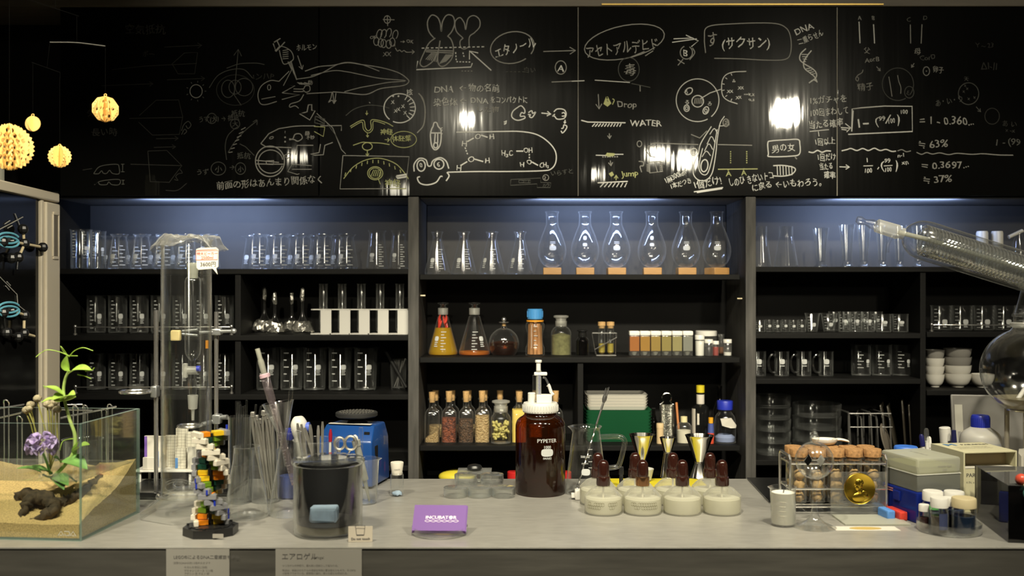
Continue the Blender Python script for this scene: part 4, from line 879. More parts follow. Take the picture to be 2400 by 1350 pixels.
# tubes with corks in a small steel stand
s = 2.90 / F; X = kx(1419, 2.90); z0 = SZ['M2']
t = thing('bent_wire_stand', 'bent steel strip stand holding two corked tubes', 'stand', (X, 2.90, z0))
MB().box((0, -.012, .0012), (46 * s, .03, .0022)).build('base_strip', STEELD, t)
MB().box((-3 * s, -.0135, 52 * s), (56 * s, .004, .002)).box((-3 * s, .0165, 52 * s), (56 * s, .004, .002)).box((-31 * s, .0015, 52 * s), (.002, .03, .002)).box((25 * s, .0015, 52 * s), (.002, .03, .002)).build('tube_ring', STEELD, t)
MB().tube([(25 * s, -.014, 52 * s), (25 * s, -.014, 42 * s), (-26 * s, -.016, 14 * s), (-22 * s, -.016, .002)], .0016).tube([(25 * s, .0165, 52 * s), (25 * s, .0165, .002)], .0014).tube([(-31 * s, .0165, 52 * s), (-22 * s, .0165, .002)], .0014).build('strut', STEELD, t)
for i, x in enumerate((1410.5, 1431)):
    Xt = kx(x, 2.90); tt = thing('corked_test_tube', 'corked test tube of pale yellow liquid, %s of two in the bent stand' % ('left' if i == 0 else 'right'), 'test tube', (Xt, 2.903, z0 + .0024), 0, 'corked tubes in the bent stand')
    r = 8.2 * s; h = 66 * s
    MB().lathe([(0, 0), (r * .6, .001), (r * .92, .005), (r, .01), (r, h), (r * 1.08, h + .001), (r * .95, h + .001), (r * .92, .01)], 20).build('tube', G, tt)
    MB().lathe([(0, .0012), (r * .85, .006), (r * .9, .011), (r * .9, 25 * s), (0, 25 * s)], 18).build('liquid', teal((.75, .62, .12), .6), tt)
    MB().lathe([(0, h - .006), (r * .88, h - .006), (r * .95, h + .001), (r * 1.1, h + .0012), (r * 1.12, h + 10 * s), (0, h + 11 * s)], 18).build('cork', CORKD, tt)
cols = [(.60, .20, .02), (.58, .30, .03), (.52, .34, .06), (.46, .36, .09), (.50, .43, .17), (.38, .38, .32)]; cn = ['dark orange', 'amber', 'ochre', 'olive yellow', 'pale yellow', 'colourless']
for i, x in enumerate((1486, 1510.8, 1535.6, 1560.6, 1585.6, 1610.6)):
    d = 2.885; X = kx(x, d); s = d / F; a = 12.2 * s; h = 58 * s
    t = thing('sample_vial', 'square white-capped sample vial of %s liquid' % cn[i], 'vial', (X, d, SZ['M2']), 0, 'row of white-capped sample vials')
    MB().box((0, 0, (h - 11 * s) / 2), (2 * a * .94, 2 * a * .94, h - 11 * s), bev=.002).build('vial', HAZY, t)
    MB().box((0, 0, 28 * s), (2 * a * .90, 2 * a * .90, 34 * s), bev=.001).build('liquid', teal(cols[i], .85), t)
    MB().lathe([(0, .0015), (a * .3, .0015), (a * .7, 9 * s), (0, 10.5 * s)], 16).build('cone_bottom', MILK, t)
    MB().box((0, 0, h - 5.5 * s), (2 * a * 1.0, 2 * a * 1.0, 11 * s), bev=.003).build('cap', WHITE, t)
def vial(x, w_, yt, d, zb, label, capc, content=None, lh=.5, name='vial', caph=.22, gm=None, group=None, capr=1.0):
    X, r, h = place(x, w_, yt, d, zb); t = thing(name, label, 'vial', (X, d, zb), 0, group)
    MB().lathe([(0, 0), (r * .9, 0), (r * .97, .02 * h), (r * .97, (1 - caph - .06) * h), (r * .8, (1 - caph) * h), (r * .8, .98 * h)], 24).build('body', gm or HAZY, t)
    MB().lathe([(0, (1 - caph) * h), (r * capr, (1 - caph) * h), (r * capr, .98 * h), (r * capr * .95, h), (0, h)], 24).build('cap', capc, t)
    if content: MB().lathe([(0, .002), (r * .88, .002), (r * .9, lh * h), (0, lh * h * 1.02)], 20).build('contents', content, t)
    return t
vial(1655, 50, 775, 2.972, SZ['M2'], 'wide jar with flat white lid behind the small vials', WHITE, None, .5, 'flat_lidded_jar', .22)
vial(1640, 22, 785, 2.86, SZ['M2'], 'white-capped vial full of white powder beside the sample vials', WHITE, mat('white_powder', (.78, .76, .70), .9), .72)
vial(1661, 20, 795, 2.86, SZ['M2'], 'white-capped vial of black contents', WHITE, mat('black_powder', (.012, .01, .01), .6), .58)
vial(1677.5, 15, 799, 2.865, SZ['M2'], 'tiny white-capped vial of red liquid', WHITE, mat('red_contents', (.30, .04, .03), .4), .6)
vial(1690.5, 14, 783, 2.95, SZ['M2'], 'slim clear stoppered bottle of brown liquid behind the tiny vials', GT, mat('brown_contents', (.16, .06, .02), .4), .35, 'clear_stoppered_bottle', .3)
vial(1705, 20, 795, 2.865, SZ['M2'], 'white-capped vial with white powder only at its bottom, end of the shelf', WHITE, mat('white_powder_b', (.75, .73, .68), .9), .22)
# middle bay, third shelf: corked square bottles of spices
def square_bottle(x, w_, ycork, yrim, d, zb, label, group, content=None, lh=.5, slope=0.0, cont_label=None, glassm=None):
    X, r, h = place(x, w_, yrim, d, zb); s = d / F; t = thing('corked_bottle', label, 'bottle', (X, d, zb), 0, group)
    n = 32
    def ring(rr, z, sq):
        out = []
        for k in range(n):
            a = 2 * PI * k / n; q = 1 / max(abs(math.cos(a)), abs(math.sin(a))); q = min(q, 1.22); out.append((rr * (1 + (q - 1) * sq) * math.cos(a), rr * (1 + (q - 1) * sq) * math.sin(a), z))
        return out
    def sqlathe(rows, mb):
        vs = [p for row in rows for p in ring(*row)]; fs = [tuple(range(n - 1, -1, -1))]
        for i in range(len(rows) - 1):
            for k in range(n): fs.append((i * n + k, i * n + (k + 1) % n, (i + 1) * n + (k + 1) % n, (i + 1) * n + k))
        mb.add(vs, fs); return mb
    rows = [(r * .9, 0, 1), (r * .97, .012 * h, 1), (r * .97, .60 * h, 1), (r * .9, .68 * h, .9), (r * .66, .745 * h, .5), (r * .45, .78 * h, .1), (r * .40, .82 * h, 0), (r * .40, .95 * h, 0), (r * .50, .96 * h, 0), (r * .52, .985 * h, 0), (r * .46, h, 0)]
    sqlathe(rows, MB()).build('bottle', glassm or G, t)
    hc = (yrim - ycork) * s
    MB().lathe([(0, h - .012), (r * .36, h - .012), (r * .45, h + hc), (0, h + hc * 1.01)], 18).build('cork', CORKD, t)
    if content:
        rows = [(r * .86, .003, 1), (r * .91, .02 * h, 1), (r * .91, lh * h, 1)]; mb = sqlathe(rows, MB())
        top = len(mb.v) - n; mb.f.append(tuple(range(top, top + n))); mb.m.append(0)
        if slope: mb.v = [(a, b2, c2 + (slope * h * a / r if c2 >= lh * h - 1e-6 else 0)) for a, b2, c2 in mb.v]
        mb.build('contents', content, t, label=cont_label)
    return t
S1 = seedmat('sesame_like_seeds', (.50, .36, .18), (.36, .24, .10), 330); S2 = seedmat('red_brown_spice', (.26, .07, .03), (.06, .018, .012), 190)
S3 = seedmat('dark_brown_spice', (.12, .065, .035), (.03, .018, .01), 210); S4 = seedmat('tan_seeds', (.52, .38, .19), (.34, .22, .09), 250)
for (x, yc, yr, c_, lh, sl, lb) in ((1013, 919, 933, S1, .2, .12, 'a low slope of beige seeds'), (1052.5, 917, 932, S2, .55, 0, 'red-brown spice flakes'), (1092.5, 917, 932, S3, .52, 0, 'dark brown spice'), (1130, 916, 932, S4, .60, 0, 'tan seeds')):
    square_bottle(x, 35, yc, yr, 2.865, SZ['M3'], 'corked square glass bottle of ' + lb, 'corked spice bottles in front', c_, lh, sl)
YSA = mat('yellow_sauce', (.74, .55, .12), .45)
square_bottle(1217, 36, 918, 932, 2.865, SZ['M3'], 'corked square bottle filled with yellow powder, half behind the amber bottle', 'corked spice bottles in front', YSA, .74)
for i, x in enumerate((1021, 1060, 1098, 1136, 1172, 1216, 1255)):
    square_bottle(x, 33, 915, 929, 2.965, SZ['M3'], 'corked bottle in the back row of spice bottles, %s' % nth(i, 7), 'corked bottles in the back row', S3 if i % 2 else S4, .3)
square_bottle(1302, 35, 916, 932, 2.875, SZ['M3'], 'empty corked bottle just right of the amber dispenser bottle', None)
t, r, h, pr = stopper_bottle(1174, 47, 938, 2.865, SZ['M3'], 'wide glass-stoppered jar of pale green cardamom pods', 'cardamom_jar', G, FROST, None, .5, .66)
POD = mat('cardamom_pod', (.50, .44, .14), .7, noise=.2, nscale=60)
for k in range(64):
    a = rnd.uniform(0, 2 * PI); q = .8 * r * math.sqrt(rnd.uniform(.25, .85)); z = .009 + (k / 64) * h * .42
    M = Matrix.Translation((q * math.cos(a), q * math.sin(a), z)) @ Euler((rnd.uniform(0, 3), rnd.uniform(0, 3), rnd.uniform(0, 3))).to_matrix().to_4x4()
    MB().sphere((0, 0, 0), .0042, seg=8, rings=6, sc=(1, 1, 1.7), M=M).build('cardamom_pod', POD, t)
# trays
GRT = mat('dark_green_glaze', (.02, .13, .055), .25, coat=.3); WHT = CERAM
s = 2.93 / F
def tray(w0, dp, h, mt, loc, rz, label, group):
    mb = MB(); rows = [(.80, 0), (.84, .0), (1.0, h * 1.25), (.985, h * 1.25), (.82, h * .45), (0.78, h * .4)]
    vs = []; fs = []
    for (k, z) in rows:
        a, b2 = w0 / 2 - (1 - k) * w0 * .22, dp / 2 - (1 - k) * w0 * .22; cr = .008
        for (sx, sy, a0) in ((1, 1, 0), (-1, 1, 90), (-1, -1, 180), (1, -1, 270)):
            for q in range(4):
                an = R(a0 + 30 * q); vs.append((sx * (a - cr) + cr * math.cos(an), sy * (b2 - cr) + cr * math.sin(an), z))
    n = 16
    fs = [tuple(range(n - 1, -1, -1))] + [(i * n + k, i * n + (k + 1) % n, (i + 1) * n + (k + 1) % n, (i + 1) * n + k) for i in range(len(rows) - 1) for k in range(n)] + [tuple((len(rows) - 1) * n + k for k in range(n))]
    o = mb.add(vs, fs).build('rectangular_plate', mt, loc=loc, rot=(0, 0, rz)); tag(o, label, 'plate', group); return o
z = SZ['M3']; hp = 7.15 * s
nm = ['bottom', 'second from bottom', 'third from bottom', 'fourth from bottom', 'fifth from bottom', 'sixth from bottom', 'seventh from bottom', 'eighth from bottom', 'ninth from bottom', 'topmost']
for i in range(10): tray(154 * s, .13, hp, GRT, (kx(1444.5, 2.93), 2.93, z + .0004 + i * hp), R(rnd.uniform(-.5, .5)), '%s of the dark green rectangular plates' % nm[i], 'stack of green plates')
for i in range(5): tray(142 * s, .12, hp * .93, WHT, (kx(1442, 2.93), 2.93, z + .0006 + 10 * hp + .0017 + i * hp * .93), R(rnd.uniform(-.7, .7)), '%s of the white rectangular plates on the green ones' % (['bottom', 'second from bottom', 'middle', 'second from top', 'topmost'][i]), 'stack of white plates')
# grater
X = kx(1563, 2.90); s = 2.90 / F; z0 = SZ['M3']; t = thing('hand_grater', 'small steel hand grater with looped handle leaning upright', 'grater', (X, 2.90, z0 + .001))
mb = MB(); W2 = 13 * s; H0, H1 = .004, 84 * s
vs = []; fs = []; nn = 10; mm = 20
for j in range(mm + 1):
    for k in range(nn + 1):
        u = -1 + 2 * k / nn; vs.append((u * W2, -.010 * (1 - u * u), H0 + (H1 - H0) * j / mm))
for j in range(mm):
    for k in range(nn): fs.append((j * (nn + 1) + k, j * (nn + 1) + k + 1, (j + 1) * (nn + 1) + k + 1, (j + 1) * (nn + 1) + k))
mb.add(vs, fs)
GRA = mat('grater_steel', (.68, .66, .58), .3, metal=1.0, bump=0); nt = GRA.node_tree; bb = nt.nodes['Principled BSDF']; tcc = nt.nodes.new('ShaderNodeTexCoord'); wv = nt.nodes.new('ShaderNodeTexVoronoi'); wv.inputs['Scale'].default_value = 420; bpp = nt.nodes.new('ShaderNodeBump'); bpp.inputs['Strength'].default_value = 1; bpp.inputs['Distance'].default_value = .003
nt.links.new(tcc.outputs['Object'], wv.inputs['Vector']); nt.links.new(wv.outputs['Distance'], bpp.inputs['Height']); nt.links.new(bpp.outputs[0], bb.inputs['Normal'])
o = mb.build('blade', GRA, t); sm_ = o.modifiers.new('thickness', 'SOLIDIFY'); sm_.thickness = .0008
MB().box((-W2 - .0022, 0, 44 * s), (.005, .006, 82 * s), bev=.001).build('side_rail', STEEL, t); MB().box((W2 + .0022, 0, 44 * s), (.005, .006, 82 * s), bev=.001).build('side_rail', STEEL, t)
q = [(-W2 - .002, 0, 84 * s), (-9 * s, 0, 89 * s), (-8 * s, 0, 92 * s), (-11 * s, 0, 99 * s), (-8 * s, 0, 107 * s), (0, 0, 110 * s), (8 * s, 0, 107 * s), (11 * s, 0, 99 * s), (8 * s, 0, 92 * s), (9 * s, 0, 89 * s), (W2 + .002, 0, 84 * s)]
MB().tube(smooth(q, 4), .0019).build('handle', STEEL, t)
def bottle(name, label, x, w_, yt, d, zb, prof, parts, group=None, m=None, seg=26):
    X, r, h = place(x, w_, yt, d, zb); t = thing(name, label, 'bottle', (X, d, zb), 0, group)
    MB().lathe([(a * r, b2 * h) for a, b2 in prof], seg).build('bottle', m or G, t)
    for (nm_, p, mt) in parts: MB().lathe([(a * r, b2 * h) for a, b2 in p], seg).build(nm_, mt, t)
    return t, r, h
OLV = glass('dark_olive_glass', (.12, .12, .03), (.04, .04, .01), .06, .6, 3)
bottle('olive_bottle', 'dark olive glass bottle behind the grater', 1532, 22, 957, 2.975, SZ['M3'], [(0, 0), (.95, 0), (1, .03), (1, .45), (.5, .75), (.4, .8), (.4, 1), (0, 1)], [], None, OLV)
bottle('toothpick_cup', 'pale wooden pick cup in front of the grater', 1547, 17, 992, 2.845, SZ['M3'], [(0, 0), (.95, 0), (.95, .75), (1, .76), (1, .97), (.9, 1), (0, 1)], [], None, mat('pale_card_tube', (.58, .43, .24), .8))
t, r, h = bottle('small_clear_bottle', 'squat clear bottle of white powder with cream cap', 1603, 34, 975, 2.85, SZ['M3'], [(0, 0), (.95, 0), (1, .03), (1, .62), (.8, .72), (.42, .78), (.42, .82)], [('cap', [(0, .78), (.46, .78), (.46, .98), (0, 1)], mat('cream_cap', (.70, .62, .35), .5)), ('contents', [(0, .02), (.92, .03), (.92, .48), (0, .5)], mat('white_salt', (.62, .58, .46), .9))])
o = MB().rod((0, 0, .0), (-.004, .03, 84 * s), .0036).build('wooden_stick', mat('orange_wood', (.42, .15, .04), .6), loc=(kx(1593, 2.90), 2.905, SZ['M3'] + .002)); tag(o, 'orange wooden stick standing behind the squat clear bottle', 'stick')
BG = mat('black_bottle_glass', (.008, .008, .008), .08); LBL = mat('white_label', (.62, .57, .49), .7); YEL = mat('yellow_cap', (.62, .50, .02), .45)
t, r, h = bottle('sauce_bottle', 'black bottle with yellow cap and white neck label', 1641.5, 40, 902, 2.90, SZ['M3'], [(0, 0), (.94, 0), (.97, .02), (.97, .60), (.6, .645), (.45, .66), (.44, .86), (0, .86)], [('cap', [(0, .865), (.47, .865), (.48, .99), (0, 1)], YEL), ('neck_label', [(.452, .66), (.462, .665), (.462, .83), (.45, .83)], LBL)], None, BG)
pr = [(0.97 * r, 0), (.97 * r, .6 * h)]; mb = MB(); patch(mb, pr, .02 * h, .58 * h, R(180), R(225), 0, .0008, 6); patch(mb, pr, .3 * h, .5 * h, R(238), R(252), 0, .0008, 3); mb.build('body_label', LBL, t)
t, r, h = bottle('tube_of_paste', 'small paste tube with orange cap, blue and red body', 1666, 15, 978, 2.835, SZ['M3'], [(0, .02), (.9, .02), (1, .3), (1, .42), (0, .42)], [('cap', [(0, .78), (.7, .78), (.75, .99), (0, 1)], mat('orange_yellow_cap', (.75, .36, .02), .45)), ('blue_band', [(0, .42), (1, .42), (.85, .77), (0, .77)], mat('blue_label', (.06, .09, .30), .5))], None, mat('red_label', (.60, .07, .03), .5))
bottle('dark_tall_bottle', 'tall thin dark bottle behind the blue-capped bottle', 1686, 30, 904, 2.985, SZ['M3'], [(0, 0), (.95, 0), (1, .02), (1, .5), (.42, .72), (.36, .95), (.45, .96), (.45, 1), (0, 1)], [], None, SMOKE)
BCAP = mat('royal_blue_cap', (.02, .035, .42), .4)
t, r, h = bottle('blue_capped_bottle', 'blue-capped round bottle with a hanging white paper tag and pale blue powder', 1699, 50, 939, 2.875, SZ['M3'], sprof([(0, 0), (.95, 0), (1, .03), (1, .42), (.88, .62), (.6, .72), (.58, .78), (.58, .8)], 3), [('cap', [(0, .79), (.72, .79), (.74, .98), (.7, 1), (0, 1)], BCAP), ('powder', [(0, .02), (.9, .02), (.94, .12), (.6, .19), (.1, .12), (0, .12)], mat('pale_blue_powder', (.25, .30, .48), .9))])
vs = [(-.66, -1.06, .60), (.35, -1.06, .615), (.86, -.92, .44), (.80, -1.0, .375), (.30, -1.1, .37), (-.5, -1.1, .43)]
mb = MB(); n = len(vs); mb.add([(a * r, b2 * r - .002, c2 * h) for a, b2, c2 in vs] + [(a * r, b2 * r - .0012, c2 * h) for a, b2, c2 in vs], [tuple(range(n)), tuple(range(2 * n - 1, n - 1, -1))] + [(i, n + i, n + (i + 1) % n, (i + 1) % n) for i in range(n)]); mb.build('paper_tag', PAPER, t, sharp=10)

# right bay, upper shelf
for i, (x, w_) in enumerate(((1784, 46), (1842, 55))):
    vessel('wide_neck_flask', 'clear wide-necked conical flask beside the right post, %s of two' % ('left' if i == 0 else 'right'), 'flask', 'wide-necked flasks beside the right post', x, w_, 531, 2.88, SZ['R1'], [(0, 0), (.9, 0), (1, .04), (.96, .12), (.6, .72), (.58, .78), (.58, 1.0), (.54, 1.0), (.54, .78)], 30)
for i, (x, w_, yt) in enumerate(((1924, 37, 534), (1985, 37, 526), (2025, 33, 527), (2068, 32, 528), (2108, 32, 528), (2153, 32, 528))):
    vessel('flared_tumbler', 'tall flared tumbler on lit right shelf, %s' % nth(i, 6), 'glass', 'flared tumblers on the lit right shelf', x, w_, yt, 2.885, SZ['R1'], P_TUMB, 28, mats=[GT])
for i, x in enumerate((2302, 2337)):
    X, r, h = place(x, 26, 542, 2.88, SZ['R1']); t = thing('white_capped_jar', 'white-capped jar behind the big condenser, %s of two' % ('left' if i == 0 else 'right'), 'jar', (X, 2.88, SZ['R1']), 0, 'white-capped jars behind the condenser')
    MB().lathe([(0, 0), (r, 0), (r, .62 * h), (0, .62 * h)], 22).build('body', MILK, t); MB().lathe([(0, .63 * h), (r * 1.02, .63 * h), (r * 1.02, .95 * h), (r * .9, h), (0, h)], 22).build('cap', WHITE, t)
X, r, h = place(2388, 30, 545, 2.88, SZ['R1']); t = thing('spouted_bottle', 'clear bottle with slanting white spout at the right edge', 'bottle', (X, 2.88, SZ['R1']))
MB().lathe([(0, 0), (r, 0), (r, .7 * h), (r * .5, .9 * h), (r * .5, h), (0, h)], 22).build('bottle', G, t); MB().rod((.01, 0, h * 1.05), (-.035, -.01, h * .86), .0055).build('spout', WHITE, t)
# right bay, small beakers
P_CUP = [(0, 0), (.62, 0), (.66, .03), (.98, .94), (1.05, 1.0), (1.0, 1.0), (.92, .94), (.6, .06), (0, .05)]
sm1 = [(1782, 23, 750), (1804, 18, 749), (1823, 18, 750), (1842, 18, 749), (1861, 18, 750), (1880, 18, 749)]
for i, (x, w_, yt) in enumerate(sm1): vessel('shot_beaker', 'tiny clear beaker on the right shelf, %s' % nth(i, 6), 'beaker', 'tiny beakers on the right shelf', x, w_, yt, 2.87, SZ['R2'], P_BEAK, 20, mark=mk(0, .5, -.9, (.3, .8), 4, .4, .4, .1, False))
for i, (x, w_, yt) in enumerate(((1904, 34, 734), (1943, 38, 734))): vessel('tapered_cup', 'clear tapered measuring cup among the small beakers, %s of two' % ('left' if i == 0 else 'right'), 'cup', 'tapered measuring cups', x, w_, yt, 2.87 + .03 * i, SZ['R2'], P_CUP, 24, mark=mk(.3, .4, -.7, (.2, .8), 5, .3, .4, .1, False))
sm2 = [(1979, 27, 731, 2.87), (2007, 27, 731, 2.87), (2036, 27, 731, 2.87), (2071, 35, 736, 2.87), (2110, 36, 736, 2.87)]
for i, (x, w_, yt, d) in enumerate(sm2): vessel('small_beaker', 'small graduated beaker in the front row beside the tapered cups, %s' % nth(i, 5), 'beaker', 'small beakers in the front row', x, w_, yt, d, SZ['R2'], P_BEAK, 22, mark=mk(.2, .55, -.8, (.2, .85), 6, .3, .4, .08))
for i, x in enumerate((1956, 1990, 2022, 2054)): vessel('small_beaker', 'small beaker in the back row behind the graduated ones, %s' % nth(i, 4), 'beaker', 'small beakers in the back row', x, 27, 730, 2.965, SZ['R2'], P_BEAK, 20, mark=mk(.2, .55, -.8, (.2, .85), 5, .3, .4, .09, False))
for i, x in enumerate((2206, 2255, 2306, 2356, 2405)): vessel('beaker', 'graduated beaker behind the rail at the right edge, %s' % nth(i, 5), 'beaker', 'beakers behind the right rail', x, 46, 716, 2.915, SZ['RR2'], P_BEAK, 26, mark=mk(.35, .35, -.7, (.12, .85), 6, .26, .5, .10))
for i, x in enumerate((1778, 1832, 1884, 1936)):
    d = 2.88; X, r, h = place(x, 34, 823, d, SZ['R3']); t = thing('glass_mug', 'clear glass mug with handle below the small beakers, %s' % nth(i, 4), 'mug', (X, d, SZ['R3']), 0, 'glass mugs on the right shelf')
    pr = [(a * r, b2 * h) for a, b2 in P_BEAK]; mb = MB().lathe(pr, 24); fa = math.atan2(-d, -X); pad(mb, outer(pr), .6 * h, fa + .1, r * .34, h * .10); patch(mb, outer(pr), .42 * h, .45 * h, fa - .2, fa + .4); mb.build('mug', [GT, PRINT], t)
    q = [(-r * .97, 0, h * .82), (-r * 1.35, 0, h * .86), (-r * 1.75, 0, h * .7), (-r * 1.8, 0, h * .45), (-r * 1.5, 0, h * .2), (-r * .97, 0, h * .16)]
    MB().tube(smooth(q, 4), .003).build('handle', GT, t, loc=(0, 0, 0))
for i, x in enumerate((2018, 2066, 2113)): vessel('large_beaker', 'large graduated beaker right of the mugs, %s' % nth(i, 3), 'beaker', 'large beakers right of the mugs', x, 45, 807, 2.90, SZ['R3'], P_BEAK, 28, mark=mk(.75, .48, -.35, (.28, .78), 6, .2, .6, .06))
# bowls
def bowl(x, w_, yt, yb, d, zb, label, group, m):
    X = kx(x, d); s = d / F; r = w_ / 2 * s; h = (yb - yt) * s
    pr = sprof([(0, .06), (.40, .06)], 1) + [(.42, 0), (.46, 0), (.47, .07)] + sprof([(.47, .07), (.75, .25), (.93, .6), (1, 1)], 3) + [(.96, 1.0)] + sprof([(.96, 1.0), (.88, .6), (.68, .3), (.4, .16), (0, .14)], 3)
    o = MB().lathe([(a * r, b2 * h) for a, b2 in pr], 32).build('ceramic_bowl', m, loc=(X, d, zb)); tag(o, label, 'bowl', group)
GREYC = mat('darker_bowl_grey', (.30, .285, .26), .3)  # darker grey for the upper bowls of both stacks
z0 = SZ['RR3']; s = 2.90 / F
lv = ['bottom', 'second from bottom', 'second from top', 'topmost']
for i in range(4):
    bowl(2191, 43, 0, 30, 2.90, z0 + .0003 + i * 18.9 * s, '%s %sbowl of the stack beside the shelf divider' % (lv[i], 'grey ' if i == 3 else 'white '), 'bowls stacked beside the divider', GREYC if i == 3 else CERAM)
    bowl(2244, 62, 0, 32, 2.90, z0 + .0003 + i * 19.2 * s, '%s %sbowl of the wider stack left of the round flask' % (lv[i], 'grey ' if i >= 2 else 'white '), 'bowls in the wider stack', GREYC if i >= 2 else CERAM)
bowl(2302, 54, 0, 31, 2.89, z0 + .0003, 'single white bowl partly behind the big round flask', None, CERAM)
# glass dishes
def dish(x, w_, h, d, zb, label, group, i):
    X = kx(x, d); r = w_ / 2 * d / F
    o = MB().lathe([(0, .0), (r * .93, 0), (r * .965, .004), (r, h * .97), (r * .985, h), (r * .96, h * .98), (r * .935, .006), (0, .005)], 40).build('glass_dish', GT, loc=(X, d, zb)); tag(o, label, 'dish', group)
s = 2.92 / F
l5 = ['bottom', 'second from bottom', 'middle', 'second from top', 'topmost']
for i in range(5): dish(1811, 84, 27 * s, 2.92, SZ['R4'] + .0002 + i * 27.4 * s, '%s of five stacked straight-sided glass dishes beside the right post' % l5[i], 'stacked glass dishes beside the post', i)
for i in range(4): dish(1914, 112, 29 * s, 2.925, SZ['R4'] + .0002 + i * 29.4 * s, '%s wide glass dish of the stack behind the glass radiometer' % ['bottom', 'second', 'third', 'topmost'][i], 'wide glass dishes behind the radiometer', i)
# wire plate rack and smoked plates
s = 2.90 / F; X = kx(2024, 2.90); t = thing('wire_plate_rack', 'chrome wire rack behind the corked tubes', 'rack', (X, 2.90, SZ['R4'] + .0025))
MB().tube([(-48 * s, -.06, 0), (50 * s, -.06, 0), (50 * s, .06, 0), (-48 * s, .06, 0)], .0022, closed=True).build('base_frame', CHROME, t)
for k, xx in enumerate((-46, -18, 4, 18, 32, 48)):
    q = [(xx * s, -.06, 0), (xx * s - 3 * s, -.055, .118 - .012 * (k % 2)), (xx * s - 2 * s, -.045, .125 - .012 * (k % 2)), (xx * s - 2 * s, .045, .125 - .012 * (k % 2)), (xx * s - 3 * s, .055, .118), (xx * s, .06, 0)]
    MB().tube(q, .0024).build('wire_upright', CHROME, t)
MB().tube([(-48 * s, -.052, .123), (48 * s, -.052, .123)], .0022).tube([(-48 * s, -.058, .085), (50 * s, -.058, .085)], .0018).build('top_rail', CHROME, t)
SMP = glass('smoked_sheet', (.55, .52, .45), (.3, .28, .24), .07, .5, 2.5, .15, haze=.3, hazec=(.24, .21, .16))
for i, (x, hh, tl) in enumerate(((2085, 118, 9), (2103, 116, 10), (2125, 128, 4), (2138, 118, 3))):
    o = MB().box((0, 0, hh * s / 2), (.004, .11, hh * s), bev=.0018).build('upright_sheet', SMP, loc=(kx(x, 2.915), 2.915, SZ['R4'] + .0012), rot=(0, R(-tl), R(-24)))
    tag(o, 'smoky upright plastic sheet right of the wire rack, %s' % nth(i, 4), 'sheet', 'upright sheets beside the wire rack')
o = MB().lathe([(0, 0), (.034, 0), (.036, .002), (.034, .004), (0, .004)], 32, M=Matrix.Translation((0, 0, .05)) @ Matrix.Rotation(R(75), 4, 'Y') @ Matrix.Diagonal((1.35, 1, 1, 1))).build('oval_disc', mat('grey_brown_oval', (.17, .145, .115), .6), loc=(kx(2076, 2.84), 2.845, SZ['R4'] + .0), rot=(0, 0, R(-35)))
tag(o, 'grey-brown oval disc leaning upright beside the wire rack', 'disc')

# ------------------------------------------------------------------ things on the counter
def cpl(x, w_, yb, yt=None):
    k = w_ / 2 / F; df = cd(yb); d = df / (1 - k); X = (x - 1200) / F * d
    h = (ZC - (yt - 675) / F * d - CT) if yt is not None else 0
    return X, d, k * d, h, d / F
def L(prof, r, h): return [(a * r, b * h) for a, b in prof]
# amber dispenser bottle
X, d, r, h, s = cpl(1266.5, 117, 1167, 966)
t = thing('amber_dispenser_bottle', 'big amber glass bottle with white pump dispenser on the counter', 'bottle', (X, d, CT))
pr = L(sprof([(0, .0), (.86, 0), (.96, .012), (1, .05), (1, .40), (1, .80)], 2) + sprof([(1, .80), (.985, .86), (.9, .915), (.72, .955), (.66, .97), (.64, 1.0), (.64, 1.06)], 4)[1:], r, h)
fa = math.atan2(-d, -X)
zz = lambda y, dd: ZC - (y - 675) / F * dd - CT
aof = lambda px: (px - 1266.5) * s / r
mb = MB().lathe(pr, 56); op = outer(pr); dz = d - r * .95
wraptext(mb, op, 'PYPETER', 12.3 * s, zz(1037.5, dz), fa + aof(1282), 1, bold=.0004)
wraptext(mb, op, '1000', 9 * s, zz(1051, dz), fa + aof(1282), 1, bold=.0003); pad(mb, op, zz(1061, dz), fa + aof(1282.5), 14.2 * s, 9 * s); wraptext(mb, op, 'IWAKI', 7 * s, zz(1077, dz), fa + aof(1282), 1, bold=.0003)
mb.build('bottle', [AMBER, PRINT], t)
MB().lathe([(0, .003), (r * .9, .003), (r * .965, .012), (r * .965, h * .42), (0, h * .42)], 40).build('liquid', glass('dark_liquid_in_amber', (.35, .16, .07), (.1, .03, .01), .03, .4, 3, .05, scat=0), t)
NAT = mat('natural_white_plastic', (.66, .65, .60), .4, sss=.1)
rc = 41.5 * s; c0 = zz(965, d); c1 = zz(943, d)
mb = MB().lathe([(rc * .8, c0), (rc * .98, c0), (rc, c0 + .003), (rc, c1 - .004), (rc * .94, c1), (0, c1)], 48)
for k in range(40):
    a = 2 * PI * k / 40; mb.box((rc * math.cos(a), rc * math.sin(a), (c0 + c1) / 2 - .001), (.0016, .0022, (c1 - c0) * .62), rot=(0, 0, a))
mb.build('screw_cap', NAT, t)
px = lambda x: (x - 1266.5) * s
MB().box((px(1275), -.004, (c1 + zz(925, d)) / 2 + .0005), (36 * s, .026, zz(925, d) - c1 + .001), bev=.0015).build('pump_block', WHITE, t)
MB().cyl(9 * s, c1 - .001, zz(920, d), 20, c=(px(1246), 0, 0), bev=.001).build('filler_cap', NAT, t)
mb = MB().cyl(6.2 * s, c1, zz(868, d), 20, c=(px(1262.5), 0, 0)); pp = [(6.2 * s, c1), (6.2 * s, zz(868, d))]
mb.build('pump_cylinder', MILK, t)
mb = MB()
for k in range(14):
    z = zz(922 - 3.6 * k, d); mb.box((px(1264), -6.4 * s, z), (5 * s if k % 2 else 7 * s, .0004, .0006))
mb.build('scale_marks', mat('blue_scale_print', (.10, .12, .45), .6), t)
